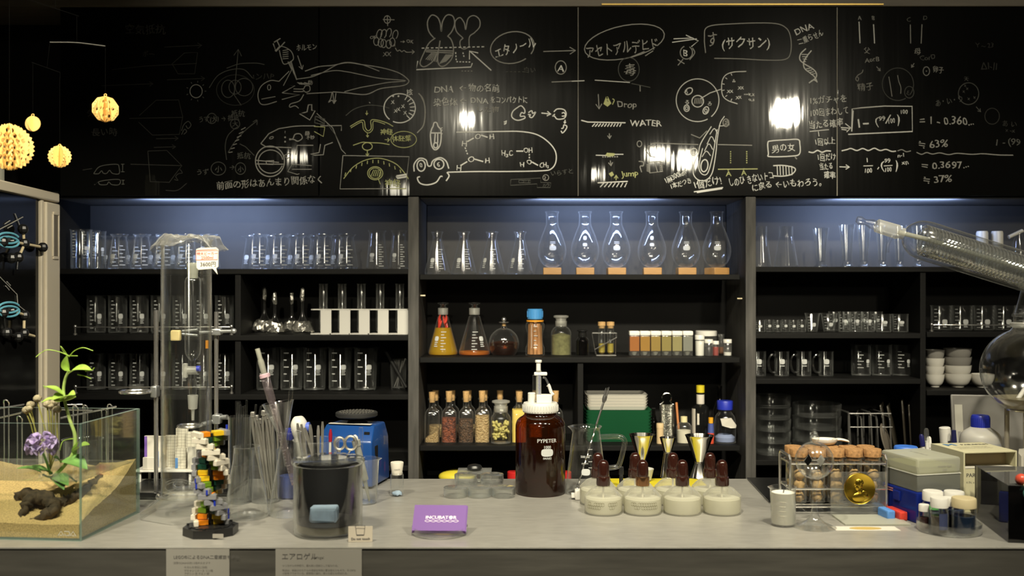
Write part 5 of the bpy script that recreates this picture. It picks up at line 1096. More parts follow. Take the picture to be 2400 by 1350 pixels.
mb = MB().cyl(5.4 * s, zz(868, d), zz(849, d), 18, c=(px(1262), 0, 0)).cyl(8 * s, zz(850, d), zz(843.5, d), 18, c=(px(1262), 0, 0), bev=.001); mb.build('plunger', WHITE, t)
MB().box((px(1267), 0, zz(876, d)), (31 * s, .012, 8 * s), bev=.002).build('plunger_wings', WHITE, t)
MB().cyl(4.5 * s, c1, zz(880, d), 14, c=(px(1253), .008, 0)).build('side_tube', G, t)
MB().tube(smooth([(px(1272), 0, zz(885, d)), (px(1278), 0, zz(886, d)), (px(1285), 0, zz(900, d)), (px(1288), 0, zz(906, d))], 4), .0022).build('feed_tube', HAZY, t)
MB().tube([(px(1284), 0, zz(902, d)), (px(1287), 0, zz(905, d)), (px(1292), 0, zz(920, d)), (px(1296), 0, zz(923, d)), (px(1290), 0, zz(928, d))], [.0045, .0035, .0034, .004, .0028]).build('nozzle', WHITE, t)

# conical jug with handle and the cocktail fork in it
X, d, r, h, s = cpl(1374, 98, 1166, 998)
t = thing('handled_conical_beaker', 'conical glass beaker with glass handle and pouring lip right of the amber bottle', 'beaker', (X, d, CT))
pr = L(sprof([(0, 0), (.86, 0), (.97, .02), (1, .06), (.97, .15), (.84, .48), (.66, .90), (.65, .95)], 3) + [(.74, .99), (.73, 1.0), (.66, .975)], r, h)
mb = MB().lathe(pr, 48, 0, spout=(PI + .15, h * .90, r * .17)); op = outer(pr); fa = math.atan2(-d, -X)
af = lambda px_, y: (px_ - 1374) * s / max(.01, rad_at(op, min(h * .9, zz(y, d - r * .7))))
for k, (y, w_) in enumerate(((1053, 13), (1067, 9), (1081, 15), (1095, 9))): z = zz(y, d - r * .7); patch(mb, op, z - .0005, z + .0005, fa + .12, fa + .12 + w_ * s / r)
wraptext(mb, op, '500 ml', 7.5 * s, zz(1073, d - r * .75), fa - .08, 1, bold=.0002); wraptext(mb, op, 'ZENITH', 4.5 * s, zz(1088, d - r * .8), fa - .08, 1); pad(mb, op, zz(1106, d - r * .8), fa - .02, 10 * s, 7.5 * s)
mb.build('beaker', [G, PRINT], t)
q = [((1405 - 1374) * s, 0, zz(1024, d)), ((1440 - 1374) * s, 0, zz(1023, d)), ((1457 - 1374) * s, 0, zz(1025, d)), ((1464 - 1374) * s, 0, zz(1035, d)), ((1462 - 1374) * s, 0, zz(1050, d)), ((1453 - 1374) * s, 0, zz(1084, d)), ((1445 - 1374) * s, 0, zz(1094, d)), ((1418 - 1374) * s, 0, zz(1097, d))]
MB().tube(smooth(q, 5), .0052, seg=12).tube(smooth(q, 5), .0024, seg=8).build('handle', GT, t)
dF = d; O = P(1352, 1150, dF - .02); mb = MB(); a = P(1398, 994, dF + .005) - O; tip = P(1424, 908, dF + .012) - O; nk = P(1414, 945, dF + .01) - O; st = P(1352, 1146, dF - .02) - O
n = 26
for k in range(3):
    off = (k - 1) * .0030; sv = Vector((.96, 0, .28)); e = tip + sv * off * 1.15 + Vector((0, -.003 if k == 1 else 0, 0)); mb.tube([nk + (tip - nk) * .42 + sv * off, nk + (tip - nk) * .75 + sv * off * 1.2, e], [.0014, .0012, .0006], 0, 8)
mb.tube([nk, nk + (tip - nk) * .2, nk + (tip - nk) * .46], [.0022, .0046, .0046], 0, 10, flat=.35)
mb.tube([a, nk], [.0022, .0022], 0, 8); mb.build
sp = []
for k in range(70):
    u = k / 69; p = st + (a - st) * u; sp.append(p + Vector((.0009 * math.cos(u * 60), .0009 * math.sin(u * 60), 0)))
mb.tube(sp, .0016, 0, 6)
tag(mb.build('cocktail_fork', STEELD, loc=O), 'long twisted steel cocktail fork standing in the handled beaker', 'fork')

# jiggers on the yellow sheet
o = MB().box((0, 0, .001), ((1647 - 1431) / F * 2.15, .085, .002), bev=.0008).build('yellow_sheet', mat('bright_yellow_sheet', (.60, .50, .015), .5, noise=.06, nscale=30), loc=(kx(1541, 2.152), 2.150, CT + .0002)); tag(o, 'bright yellow sheet lying on the counter under the steel jiggers', 'sheet')
def jigger(label, x, wr, yr, yw, ww, wb, yb):
    X, d, r, h, s = cpl(x, wb, yb, yr); zb = CT + .0025; h -= .0025
    hw = ZC - (yw - 675) / F * d - zb; R1 = wr / 2 * s; Rw = ww / 2 * s
    pr = [(r * .8, 0.004), (r * .97, 0), (r, .0012), (r * .94, .003), (Rw * 1.05, hw - .001), (Rw * 1.12, hw - .0008), (Rw * 1.12, hw + .0014), (Rw, hw + .002), (R1 * .90, h * .93), (R1 * .97, h * .985), (R1, h), (R1 * .96, h), (R1 * .87, h * .93), (Rw * .8, hw + .004), (0, hw + .003)]
    tag(MB().lathe(pr, 48).build('jigger', STEEL, loc=(X, d, zb)), label, 'jigger', 'steel jiggers on the yellow sheet')
jigger('polished steel jigger nearest the handled beaker', 1505, 61, 1018, 1080, 17, 44, 1126)
jigger('smallest polished steel jigger, between the two larger ones', 1565, 38, 1025, 1061, 18, 36, 1125)
jigger('widest polished steel jigger, at the right end of the yellow sheet', 1639, 67, 1020, 1084, 20, 46, 1127)
o = MB().lathe(L([(0, .3), (.7, .3), (.75, .1), (.8, .3), (1, 1), (.96, 1), (.7, .5), (0, .5)], 44 / F * 2.19, .012), 36).build('pale_plate', mat('grey_white_plate', (.5, .5, .45), .3), loc=(kx(1508, 2.165), 2.1655, CT + .0125)); tag(o, 'pale plate edge behind the first jigger at the back of the counter', 'plate')
o.location.z = CT + .0022; o.scale = (.55, .55, 2.2)
mb = MB().box((0, 0, .012), (.008, .008, .024), bev=.002).box((0, -.0005, .033), (.010, .008, .018), bev=.002); o = mb.build('black_clip', BLACK, loc=(kx(1454, 2.12), 2.105, CT + .0023)); tag(o, 'small black upright clip on the yellow sheet left of the jiggers', 'clip')

# eight spirit lamps
LBODY = glass('milky_lamp_glass', (.86, .86, .80), (.6, .6, .54), .05, .5, 2.6, .05, haze=.22, hazec=(.9, .88, .78)); ALC = glass('milky_lamp_liquid', (.80, .79, .68), (.6, .58, .48), .04, .3, 3, .1, haze=.80, hazec=(.95, .93, .84))
LCAP = mat('dark_brown_bakelite', (.030, .009, .006), .12, coat=.5)
k40 = .0352
protoL = None
for row in (0, 1):
    for i in range(4):
        x = (1414, 1506, 1599, 1692)[i]; d = 1.868; X = (x - 1200) / F * d
        if row: d = 1.950; X = ((1401, 1488.5, 1577, 1664)[i] - 1200) / F * d
        lab = 'spirit lamp with dark brown cap, %s in the %s row' % (nth(i, 4), 'back' if row else 'front')
        if not row and i == 0: lab = 'spirit lamp with hexagon pattern and plain dark cap, leftmost in the front row'
        if not row and i == 1: lab = 'spirit lamp with a shiny brass-brown cap ring and hexagon pattern, front row'
        t = thing('spirit_lamp', lab, 'spirit lamp', (X, d, CT), 0, 'spirit lamps in two rows'); r = k40
        pr = [(0, .0), (r * .9, 0), (r, .003), (r, .030), (r * .97, .034), (r * .62, .046), (r * .36, .049), (r * .34, .053)]
        mb = MB().lathe(sprof(pr, 2), 44); fa = math.atan2(-d, -X)
        if not row and i < 2:
            for c_ in range(13):
                for rr_ in range(2):
                    if rnd.random() < .25: continue
                    a0 = fa + (-.85 if i == 0 else -.6) + c_ * .125 + rr_ * .062; z0 = .016 + rr_ * .0058
                    for e in range(6):
                        a1, a2 = R(60 * e + 30), R(60 * e + 90); m_ = .0034
                        p1 = (a0 + m_ * math.cos(a1) / r, z0 + m_ * math.sin(a1)); p2 = (a0 + m_ * math.cos(a2) / r, z0 + m_ * math.sin(a2))
                        w_ = .0004; rr2 = r + .0007
                        mb.add([(rr2 * math.cos(p1[0]), rr2 * math.sin(p1[0]), p1[1] - w_), (rr2 * math.cos(p2[0]), rr2 * math.sin(p2[0]), p2[1] - w_), (rr2 * math.cos(p2[0]), rr2 * math.sin(p2[0]), p2[1] + w_), (rr2 * math.cos(p1[0] + w_ / r), rr2 * math.sin(p1[0] + w_ / r), p1[1] + w_)], [(0, 1, 2, 3)], 1)
        mb.build('glass_body', [LBODY, mat('grey_hexagon_print', (.16, .15, .09), .6) if not bpy.data.materials.get('grey_hexagon_print') else bpy.data.materials['grey_hexagon_print']], t)
        MB().lathe([(0, .002), (r * .9, .002), (r * .96, .005), (r * .96, .028), (0, .028)], 36).build('liquid', ALC, t)
        MB().rod((0, 0, .004), (0, 0, .05), .002).build('wick', PAPER, t)
        q = 13 / F * 1.868
        RINGM = mat('shiny_brown_ring', (.30, .15, .07), .12, metal=.9) if (not row and i == 1) else LCAP
        MB().lathe([(q * .8, .0515), (q * 1.22, .0515), (q * 1.26, .054), (q * 1.24, .067), (q * 1.06, .0685), (q * .9, .0685)], 32).build('cap_ring', RINGM, t)
        MB().lathe(sprof([(q * .9, .066), (q * 1.06, .0685), (q * 1.04, .083), (q * .96, .091), (q * .7, .0965), (q * .35, .099), (0, .0995)], 3), 32).build('cap_dome', LCAP, t)
o = MB().box((0, 0, .010), (.022, .02, .02), bev=.002).box((-.014, 0, .008), (.008, .010, .009), bev=.001).build('white_plug', WHITE, loc=(kx(1360, 1.985), 1.985, CT + .0002)); tag(o, 'small white block on the counter left of the back row of lamps', 'block')

# petri dishes and acrylic box with black knob
def petri(x, w_, yb, zlift, hh, label, dd=None, mark=True):
    X, d, r, h, s = cpl(x, w_, yb)
    if dd: d = dd; X = (x - 1200) / F * d; r = w_ / 2 / F * d
    t = thing('petri_dish', label, 'petri dish', (X, d, CT + zlift), 0, 'small petri dishes')
    mb = MB().lathe([(0, 0), (r * .95, 0), (r * .97, .002), (r * .97, hh * .9), (r * .94, hh * .9), (r * .94, .003), (0, .003)], 36)
    if mark:
        fa = math.atan2(-d, -X)
        for k in range(2):
            a0 = fa + .45 + k * .13
            for e in range(10): 
                a1 = 2 * PI * e / 10; patch(mb, [(r * .97, 0), (r * .97, hh)], hh * .45 + .002 * math.sin(a1), hh * .45 + .002 * math.sin(a1) + .0009, a0 + .08 * math.cos(a1) - .01, a0 + .08 * math.cos(a1) + .015, 1, .0012, 1)
    mb.build('dish', [GT, GINK], t)
    MB().lathe([(r, hh * .25), (r, hh), (r * .97, hh + .0005), (0, hh + .0005), (0, hh - .001), (r * .97, hh - .001), (r * .98, hh * .25)], 36).build('lid', GT, t)
for i, x in enumerate((1067.5, 1124, 1180)): petri(x, 56, 1170, 0.0002, .019, 'small glass petri dish, %s in the bottom row' % nth(i, 3), None, i != 1)
for i, (x, w_) in enumerate(((1092, 54), (1153, 55))): petri(x, w_, 1165, .0201, .019, 'small glass petri dish stacked on top, %s of two' % ('left' if i == 0 else 'right'), 2.045)
s = 2.125 / F; X = kx(1112, 2.125); t = thing('knobbed_acrylic_box', 'clear acrylic box with black knob behind the petri dishes', 'box', (X, 2.132, CT + .0002))
MB().box((0, 0, 15.5 * s), (78 * s, .06, 31 * s), bev=.003).build('box', HAZY, t)
MB().box((0, 0, 32.5 * s), (80 * s, .062, 3 * s), bev=.001).build('lid', HAZY, t)
MB().lathe([(0, 34 * s), (9 * s, 34 * s), (11 * s, 35.5 * s), (17 * s, 37 * s), (18 * s, 41 * s), (15 * s, 46 * s), (8 * s, 48 * s), (0, 48 * s)], 28).build('knob', BLACK, t)

# things on the low shelf behind the counter, just peeping over its edge
o = MB().sphere((0, 0, .05), .05, sc=(1.1, .8, 1), seg=24, rings=14).build('yellow_fruit', mat('lemon_peel', (.75, .62, .05), .4, bump=.4, nscale=120), loc=(kx(1072, 2.90), 2.90, ZC - (1098 - 675) / F * 2.90 - .10)); tag(o, 'big yellow fruit showing over the counter edge behind the petri dishes', 'fruit')
o.location.z = SZ['M4'] + .0005; hz = ZC - (1100 - 675) / F * 2.9 - o.location.z; o.scale = (1, 1, hz / .1)
for i, (x, w_) in enumerate(((1201, 16), (1329, 10))):
    X = kx(x, 2.88); o = MB().cyl(.021, 0, ZC - (1104 - 675) / F * 2.88 - SZ['M4'] - .001, 24, bev=.002).build('red_canister', mat('red_plastic', (.55, .02, .02), .4) if i == 0 else bpy.data.materials['red_plastic'], loc=(kx(1206 if i == 0 else 1322, 2.88), 2.88, SZ['M4'] + .0005)); tag(o, 'red lid showing over the counter edge at the %s of the amber bottle' % ('left' if i == 0 else 'right'), 'canister')

# purple cards in a petri dish
X, d, r, h, s = cpl(1031, 131, 1266)
o = MB().lathe([(0, 0), (r * .97, 0), (r, .002), (r, .0125), (r * .985, .013), (r * .965, .0125), (r * .96, .003), (0, .003)], 48).build('petri_dish', GT, loc=(X, d, CT + .0002)); tag(o, 'wide petri dish holding the purple cards near the front edge', 'petri dish')
PUR = mat('purple_card', (.155, .065, .28), .6); PWH = mat('white_card_print', (.80, .72, .82), .6)
n = 9; th = .00085; tilt = R(41)
for k in range(n):
    zoff = .0045 + .0; base = Vector((X + rnd.uniform(-.0015, .0015), d - .020, CT + .0042)) + Vector((0, -math.sin(tilt), math.cos(tilt))) * (k * th * 1.05)
    base.y += .0
    mb = MB().box((0, .0265, th / 2), (.0905, .053, th))
    if k == n - 1:
        T = Matrix.Translation((.004, .024, th + .0002)); mb.text('INCUBAT', .0092, 1, T @ Matrix.Translation((-.0285, 0, 0)), False, bold=.0004); wI = text_width('INCUBAT', .0092)
        x0 = -.0285 + wI + .0035; mb.lathe([(0, 0), (.0034, 0)], 20, 1, T @ Matrix.Translation((x0 + .0012, .0032, 0))); mb.text('R', .0092, 1, T @ Matrix.Translation((x0 + .005, 0, 0)), False, bold=.0004)
        for ph in (0, PI):
            mb.ribbon([(-.029 + .058 * j / 60, -.0042 + .0021 * math.sin(j / 60 * 6 * PI + ph)) for j in range(61)], .0007, 1, T)
    o = mb.build('purple_card', [PUR, PWH], loc=base, rot=(tilt, 0, R(-2)))
    tag(o, 'purple business card with white lettering on top of the pile' if k == n - 1 else 'purple business card below the lettered top card in the dish', 'card', 'pile of purple cards in the petri dish')

# corked vial
X, d, r, h, s = cpl(930.5, 31, 1166, 1107); t = thing('corked_vial', 'small clear vial with white printed stopper and pale blue crumbs', 'vial', (X, d, CT + .0002))
MB().lathe(L([(0, 0), (.9, 0), (1, .03), (1, .88), (.86, .95), (.9, 1), (.8, 1), (.78, .95)], r, h), 28).build('vial', G, t)
mb = MB().lathe([(0, h * .9), (r * .76, h * .9), (r * 1.0, h + 22 * s), (r * .95, h + 24 * s), (0, h + 24 * s)], 28); pp = [(r * .76, h * .9), (r * 1.0, h + 22 * s)]
wraptext(mb, pp, 'cocin', .006, h + .006, math.atan2(-d, -X), 1); mb.build('stopper', [mat('white_stopper', (.68, .64, .55), .7), GINK], t)
AERO = mat('pale_blue_aerogel', (.30, .40, .52), .8, noise=.15, nscale=60, sss=.3)
q = MB().sphere((0, 0, h * .12), r * .8, sc=(1, 1, .45), seg=14, rings=8); crumple(q, .0012, 4).build('crumbs', AERO, t)

# aerogel jar
X, d, r, h, s = cpl(769, 160, 1268, 1073); t = thing('aerogel_jar', 'big lidded clear jar with black lining and a pale blue block inside', 'jar', (X, d, CT + .0002))
MB().lathe([(0, 0), (r * .96, 0), (r, .004), (r, h * .93), (r * .965, h * .93), (r * .965, .006), (0, .006)], 64).build('jar', G, t)
MB().lathe([(r * .96, h * .925), (r * 1.05, h * .93), (r * 1.07, h * .955), (r * 1.05, h * .985), (r * .96, h), (r * .5, h * 1.005), (0, h * 1.005), (0, h * .975), (r * .93, h * .965)], 64).build('lid', GLID, t)
fa = math.atan2(-d, -X); ri = r * .925; mb = MB(); vs = []; fs = []; n = 48; a0 = fa + R(62); sp_ = R(236)
for k in range(n + 1):
    a = a0 + sp_ * k / n
    for rr_ in (ri, ri - .001):
        for z in (.021, h * .90): vs.append((rr_ * math.cos(a), rr_ * math.sin(a), z))
for k in range(n):
    b0 = 4 * k; b1 = b0 + 4; fs += [(b0, b1, b1 + 1, b0 + 1), (b0 + 2, b0 + 3, b1 + 3, b1 + 2), (b0 + 1, b1 + 1, b1 + 3, b0 + 3), (b0, b0 + 2, b1 + 2, b1)]
mb.add(vs, fs).build('black_lining', mat('black_lining', (.008, .008, .009), .5), t)
MB().cyl(r * .92, .0195, .0208, 40).build('black_floor', bpy.data.materials['black_lining'], t)
MB().cyl(r * .90, .0065, .0192, 40, bev=.001).build('pale_base_disc', glass('yellowish_clear_disc', (.80, .78, .66), (.6, .58, .48), .06, .5, 2.5, .05, haze=.45, hazec=(.42, .38, .26)), t)
q = MB().box((-.004, -.012, .0208 + .0135), (63 * s, .03, .026), bev=.004); crumple(q, .0012, 5).build('pale_blue_block', AERO, t)
# do-not-touch card
X, d, r, h, s = cpl(848, 56, 1272, 1229); t = thing('warning_card', 'small beige card reading Do not touch against the big jar', 'sign', (X, cd(1272) + .004, CT + .0002), rot=(R(-7), 0, R(4)))
mb = MB().box((0, 0, h / 2), (56 * s, .0012, h), bev=.0004); T = Matrix.Translation((0, -.0012, 0)) @ Matrix.Rotation(R(90), 4, 'X')
mb.text('Do not touch', .0056, 1, T @ Matrix.Translation((0, .0035, 0)), bold=.0003)
mb.ribbon([(-.0085, .027), (-.0062, .0115)], .0007, 1, T).ribbon([(.0075, .027), (.006, .0115)], .0007, 1, T).ribbon([(-.0062, .0115), (.006, .0115)], .0012, 1, T).ribbon([(-.0085, .0265), (-.004, .0275), (.0075, .0265)], .0005, 1, T).ribbon([(-.0078, .022), (-.004, .0228), (.0068, .022)], .0005, 1, T)
mb.build('card', [mat('beige_card', (.52, .46, .37), .6), INK], t)

# cards hung on the counter front
def plaque(x0, x1, label, lines):
    d = CF - .0005; s = d / F; w_ = (x1 - x0) * s; X = kx((x0 + x1) / 2, d)
    mb = MB().box((0, 0, -.045), (w_, .0009, .09)); T0 = Matrix.Translation((0, -.0008, 0)) @ Matrix.Rotation(R(90), 4, 'X')
    for (st, xo, yo, sz, mi) in lines: mb.text(st, sz * s, mi, T0 @ Matrix.Translation(((xo - (x0 + x1) / 2) * s, -(yo - 1284.5) * s, 0)), False)
    o = mb.build('description_card', [mat('card_stock', (.30, .285, .25), .7) if not bpy.data.materials.get('card_stock') else bpy.data.materials['card_stock'], mat('mid_grey_ink', (.10,.095,.09), .7), mat('pale_grey_ink', (.19, .18, .16), .7)], loc=(X, d - .0006, CT - .0035)); tag(o, label, 'sign', 'description cards on the counter front')
plaque(390, 538, 'white description card on the counter front below the brick model', [('LEGO®によるDNA二重螺旋モデル', 407, 1306, 10, 1), ('実際のDNAの約1.5倍の大きさで', 407, 1318, 6, 2), ('らせんを忠実に再現', 432, 1328, 6, 2), ('デオキシリボース リン酸', 432, 1336, 6, 2), ('アデニン 黄 チミン 橙', 432, 1343, 6, 2), ('グアニン 緑 シトシン', 432, 1350, 6, 2)])
plaque(646, 848, 'white description card on the counter front below the big black-lined jar', [('エアロゲル', 660, 1307, 17, 1), ('aerogel', 733, 1306, 9, 2), ('シリカゲルの仲間で、最も軽い固体として知られる。', 662, 1324, 5.6, 2), ('製法は、乾燥させたゲルの溶媒を気体に置き換えたもので、その97%', 662, 1335, 5.6, 2), ('は空気でできている。断熱性に優れ、凍った煙とも呼ばれる。', 662, 1342, 5.6, 2), ('宇宙塵の採取にも使われた。', 662, 1350, 5.6, 2)])

# brick model of a double helix
X, d, r, h, s = cpl(494, 124, 1266, 1010); t = thing('brick_helix_model', 'double helix model of coloured toy bricks on a black octagonal base', 'model', (X, d, CT + .0002))
oc = [(r * 1.02 * math.cos(R(22.5 + 45 * k)), r * 1.02 * math.sin(R(22.5 + 45 * k)) * .95) for k in range(8)]
oc2 = [(a * .80, b2 * .80) for a, b2 in oc]
mb = MB().prism(oc, .014); mb.prism(oc2, .002, z0=.014)
for k in range(8): 
    a = R(45 * k); mb.cyl(.0024, .014, .0172, 10, c=(r * .86 * math.cos(a), r * .86 * math.sin(a) * .95, 0))
mb.build('base', BLACK, t)
MB().box((r * .55, -r * .935, .006), (.018, .001, .007), rot=(0, 0, 0)).build('base_label', mat('grey_sticker', (.32, .30, .26), .6), t)
BM = {'w': mat('white_brick', (.70, .65, .54), .3), 'g': mat('grey_brick', (.24, .24, .25), .3), 'o': mat('orange_brick', (.78, .24, .01), .3), 'y': mat('yellow_brick', (.80, .52, .02), .3), 'gr': mat('lime_brick', (.16, .30, .02), .3), 'dg': mat('dark_green_brick', (.01, .055, .035), .3), 'b': mat('blue_pin', (.015, .035, .40), .3)}
HOLE = mat('brick_hole_shade', (.09, .075, .05), .6)  # flat dark discs, shade inside the holes put into the colour
nl = 17; z0 = .0165; hh = (h - .016) / nl
def techbrick(col_, M, Ln, name):
    mb = MB().box((0, 0, hh * .46), (Ln, .0078, hh * .92), bev=.0005, M=M)
    nh = 4
    for q in range(nh):
        xx = (q - (nh - 1) / 2) * Ln / nh
        for sd in (-1, 1):
            T = M @ Matrix.Translation((xx, sd * .00395, hh * .46)) @ Matrix.Rotation(R(90 * sd), 4, 'X')
            mb.lathe([(0.0, .0003), (.0016, .0003), (.0024, .0002)], 10, 1, T)
        mb.cyl(.0024, hh * .92, hh * .92 + .0014, 10, 0, M, (xx, 0, 0))
    mb.build(name, [BM[col_], HOLE], t)
core = MB().cyl(.004, .014, h - .004, 10); core.build('centre_axle', BLACK, t)
for k in range(nl):
    a = R(200 - 21 * k * 1.0) ; z = z0 + hh * k
    rr_ = .026 if k % 2 else .0245
    for sd, cc in ((0, 'w'), (PI, 'g')):
        aa = a + sd; M = Matrix.Translation((rr_ * math.cos(aa), rr_ * math.sin(aa), z)) @ Matrix.Rotation(aa + PI / 2, 4, 'Z')
        techbrick(cc, M, .030, 'white_brick' if cc == 'w' else 'grey_brick')
    c1, c2 = [('o', 'y'), ('gr', 'dg'), ('y', 'o'), ('dg', 'gr')][(k // 2) % 4]
    if k == nl - 1: c1, c2 = 'o', 'y'
    for sd, cc in ((0, c1), (PI, c2)):
        aa = a + sd; M = Matrix.Translation((.0125 * math.cos(aa), .0125 * math.sin(aa), z)) @ Matrix.Rotation(aa, 4, 'Z')
        MB().box((0, 0, hh * .44), (.0165, .0155, hh * .86), bev=.0004, M=M).build('colour_brick', BM[cc], t)
    aa = a + (PI if k % 3 else PI * .9); MB().cyl(.0019, z + hh * .9, z + hh * 1.75, 10, c=(.030 * math.cos(aa), .030 * math.sin(aa), 0)).build('blue_pin', BM['b'], t)

# tall glass cylinder with wrapped top
X, d, r, h, s = cpl(437, 196, 1231, 562)
t = thing('glass_cylinder', 'very tall wide glass cylinder on a six-sided foot, its mouth wrapped in film', 'glass cylinder', (X, d, CT + .0002)); rb = 57 * s
hx = [(r * 1.08 * math.cos(R(60 * k)), r * 1.08 * math.sin(R(60 * k))) for k in range(6)]
mb = MB(); n6 = 48
def hexr(a): return r * 1.06 * math.cos(R(30)) / math.cos(((a + R(30)) % R(60)) - R(30))
rows = [[(hexr(2 * PI * k / n6) * math.cos(2 * PI * k / n6) * q, hexr(2 * PI * k / n6) * math.sin(2 * PI * k / n6) * q, z) for k in range(n6)] for q, z in ((.97, 0), (1, .003), (1, .012), (.96, .015))]
rows.append([(rb * 1.25 * math.cos(2 * PI * k / n6), rb * 1.25 * math.sin(2 * PI * k / n6), .028) for k in range(n6)]); rows.append([(rb * 1.05 * math.cos(2 * PI * k / n6), rb * 1.05 * math.sin(2 * PI * k / n6), .036) for k in range(n6)])
vs = [p for row in rows for p in row]; fs = [(i * n6 + k, i * n6 + (k + 1) % n6, (i + 1) * n6 + (k + 1) % n6, (i + 1) * n6 + k) for i in range(len(rows) - 1) for k in range(n6)]
mb.add(vs, fs).build('six_sided_foot', GT, t)
MB().lathe([(0, .034), (rb * .9, .034), (rb, .042), (rb, h * .985), (rb * 1.06, h), (rb * 1.0, h), (rb * .95, h * .985), (rb * .95, .046), (0, .04)], 48).build('cylinder', GD, t)
MB().torus(rb * 1.12, .004, c=(0, 0, .037)).build('foot_collar', GT, t)
mb = MB(); vs = []; fs = []; rr_ = random.Random(3); nr, na = 9, 40
for i in range(nr + 1):
    u = i / nr
    for k in range(na):
        a = 2 * PI * k / na; lob = 1 + .16 * math.sin(3 * a + 1) + .1 * math.sin(7 * a) + rr_.uniform(-.05, .05)
        q = u * rb * 1.35 * lob if i else 0; z = h + .006 + .006 * math.sin(5 * a) * u - max(0, u - .72) * .07 * (1 + .5 * math.sin(2 * a + .6)) + rr_.uniform(-.0022, .0022)
        vs.append((q * math.cos(a), q * math.sin(a), z))
fs = [(i * na + k, i * na + (k + 1) % na, (i + 1) * na + (k + 1) % na, (i + 1) * na + k) for i in range(nr) for k in range(na)]
mb.add(vs, fs).build('film_cover', WRAP, t, sharp=12)
dT = d - rb - .03; Ot = P(486, 606, dT); ss = dT / F
mb = MB(); bub = [(-27, -21), (-20, -24), (20, -27), (26, -22), (27, 18), (22, 22), (26, 36), (14, 23), (-20, 27), (-25, 22)]
mb.prism([(a * ss, -b2 * ss) for a, b2 in bub], .0008, 0, Matrix.Rotation(R(90), 4, 'X'))
T = Matrix.Translation((0, -.0012, 0)) @ Matrix.Rotation(R(90), 4, 'X')
T = T @ Matrix.Rotation(R(3), 4, 'Z')
mb.text('特大ビーカー', .0064, 1, T @ Matrix.Translation((0, .0065, 0)), bold=.0002).text('2500ml', .0075, 1, T @ Matrix.Translation((0, -.0008, 0)), bold=.0002).text('3600円', .0098, 2, T @ Matrix.Translation((.001, -.0135, 0)), bold=.0003)
mb.ribbon([(-.02, -.0022), (.019, -.0022), (.02, .014), (-.02, .014), (-.02, -.0022)], .0009, 1, T).ribbon([(-.018, .0155), (.018, .0165)], .0006, 1, T)
o = mb.build('price_tag', [PAPER, mat('red_ink', (.62, .10, .06), .7), INK], loc=Ot, rot=(0, R(2), R(-4))); tag(o, 'speech-bubble price tag with red and black handwriting hanging from the wrapped cylinder', 'tag')
mb = MB().rod((0, 0, 0), (.0, .004, .40), .0028).rod((0, 0, .0), (0, .0001, .05), .0034); o = mb.build('glass_thermometer', [GD], loc=(X + .036, d + .004, CT + .047)); o2 = MB().rod((0, .001, .05), (0, .003, .26), .0010).build('dark_column', INK, o); MB().rod((0, .0027, .262), (0, .0029, .277), .0030).build('orange_band', mat('orange_band', (.75, .30, .02), .4), o); tag(o, 'thin glass thermometer standing inside the tall cylinder', 'thermometer')

# retort stands, ring, clamp and separating column
CL = mat('cast_metal_grey', (.42, .43, .43), .35, metal=.8)
def stand(x, d, ytop, label):
    X = kx(x, d); t = thing('retort_stand', label, 'stand', (X, d, CT + .0002), 0, 'retort stands behind the tall cylinder'); H = ZC - (ytop - 675) / F * d - CT
    MB().box((0, .0, .007), (.10, .15, .013), bev=.004).build('base', mat('black_enamel', (.015, .015, .015), .15) if not bpy.data.materials.get('black_enamel') else bpy.data.materials['black_enamel'], t)
    MB().rod((0, 0, .013), (0, 0, H), .0045, seg=14).build('rod', CHROME, t)
    return t, X, H
t, X, H = stand(366, 2.055, 727, 'retort stand with bare horizontal ring, left of the tall cylinder')
z = zz(917, 2.055); MB().box((0, -.006, z), (.014, .022, .024), bev=.003).build('clamp_block', CL, t); MB().torus(.031, .0032, M=Matrix.Translation((-.037, -.012, z)), seg=40).build('ring', CHROME, t)
t2, X2, H2 = stand(507, 2.085, 731, 'retort stand clamping the separating column, behind the brick model')
z = zz(778, 2.085); MB().box((.002, -.004, z), (.022, .018, .014), bev=.003).rod((.0, -.008, z + .001), (.038, -.012, z + .002), .004).sphere((.040, -.012, z + .002), .006).rod((0, -.006, z), (-.028, -.028, z), .0038).rod((-.028, -.034, z + .006), (-.06, -.034, z + .003), .003).rod((-.028, -.034, z - .006), (-.06, -.034, z - .003), .003).build('jaw_clamp', CL, t2)
MB().box((-.066, -.055, z - .005), (.020, .012, .022), bev=.003).build('cork_jaw', mat('old_cork', (.60, .48, .22), .8), t2)
z = zz(981, 2.085); MB().box((.004, -.006, z), (.018, .022, .020), bev=.003).rod((-.003, -.012, z - .004), (-.02, -.03, z - .008), .0045).rod((.012, -.006, z + .003), (.026, -.01, z + .004), .0055).build('clamp_block', CL, t2); MB().torus(.023, .003, M=Matrix.Translation((-.043, -.038, z - .010)), seg=40).build('ring', CHROME, t2)
dC = 2.045; Xc = kx(452, dC); s = dC / F; zb = ZC - (985 - 675) / F * dC
t = thing('separating_column', 'clear glass column with stopcock held by the clamp behind the cylinder', 'glass column', (Xc, dC, zb)); u = lambda y: (985 - y) * s
MB().lathe([(5 * s, u(890)), (5.5 * s, u(856)), (5 * s, u(846)), (12 * s, u(838)), (17 * s, u(829)), (18.5 * s, u(815)), (18.5 * s, u(660)), (16 * s, u(652)), (12 * s, u(648)), (12 * s, u(640))], 30).build('tube', G, t)
MB().lathe([(0, u(652)), (11 * s, u(652)), (13 * s, u(625)), (14 * s, u(622)), (12 * s, u(616)), (0, u(616))], 24).build('stopper', MILK, t)
MB().rod((-19 * s, 0, u(868)), (10 * s, 0, u(868)), 9.5 * s, seg=18).box((-16 * s, -.004, u(868)), (10 * s, .01, 34 * s), bev=.002).build('stopcock', FROST, t)
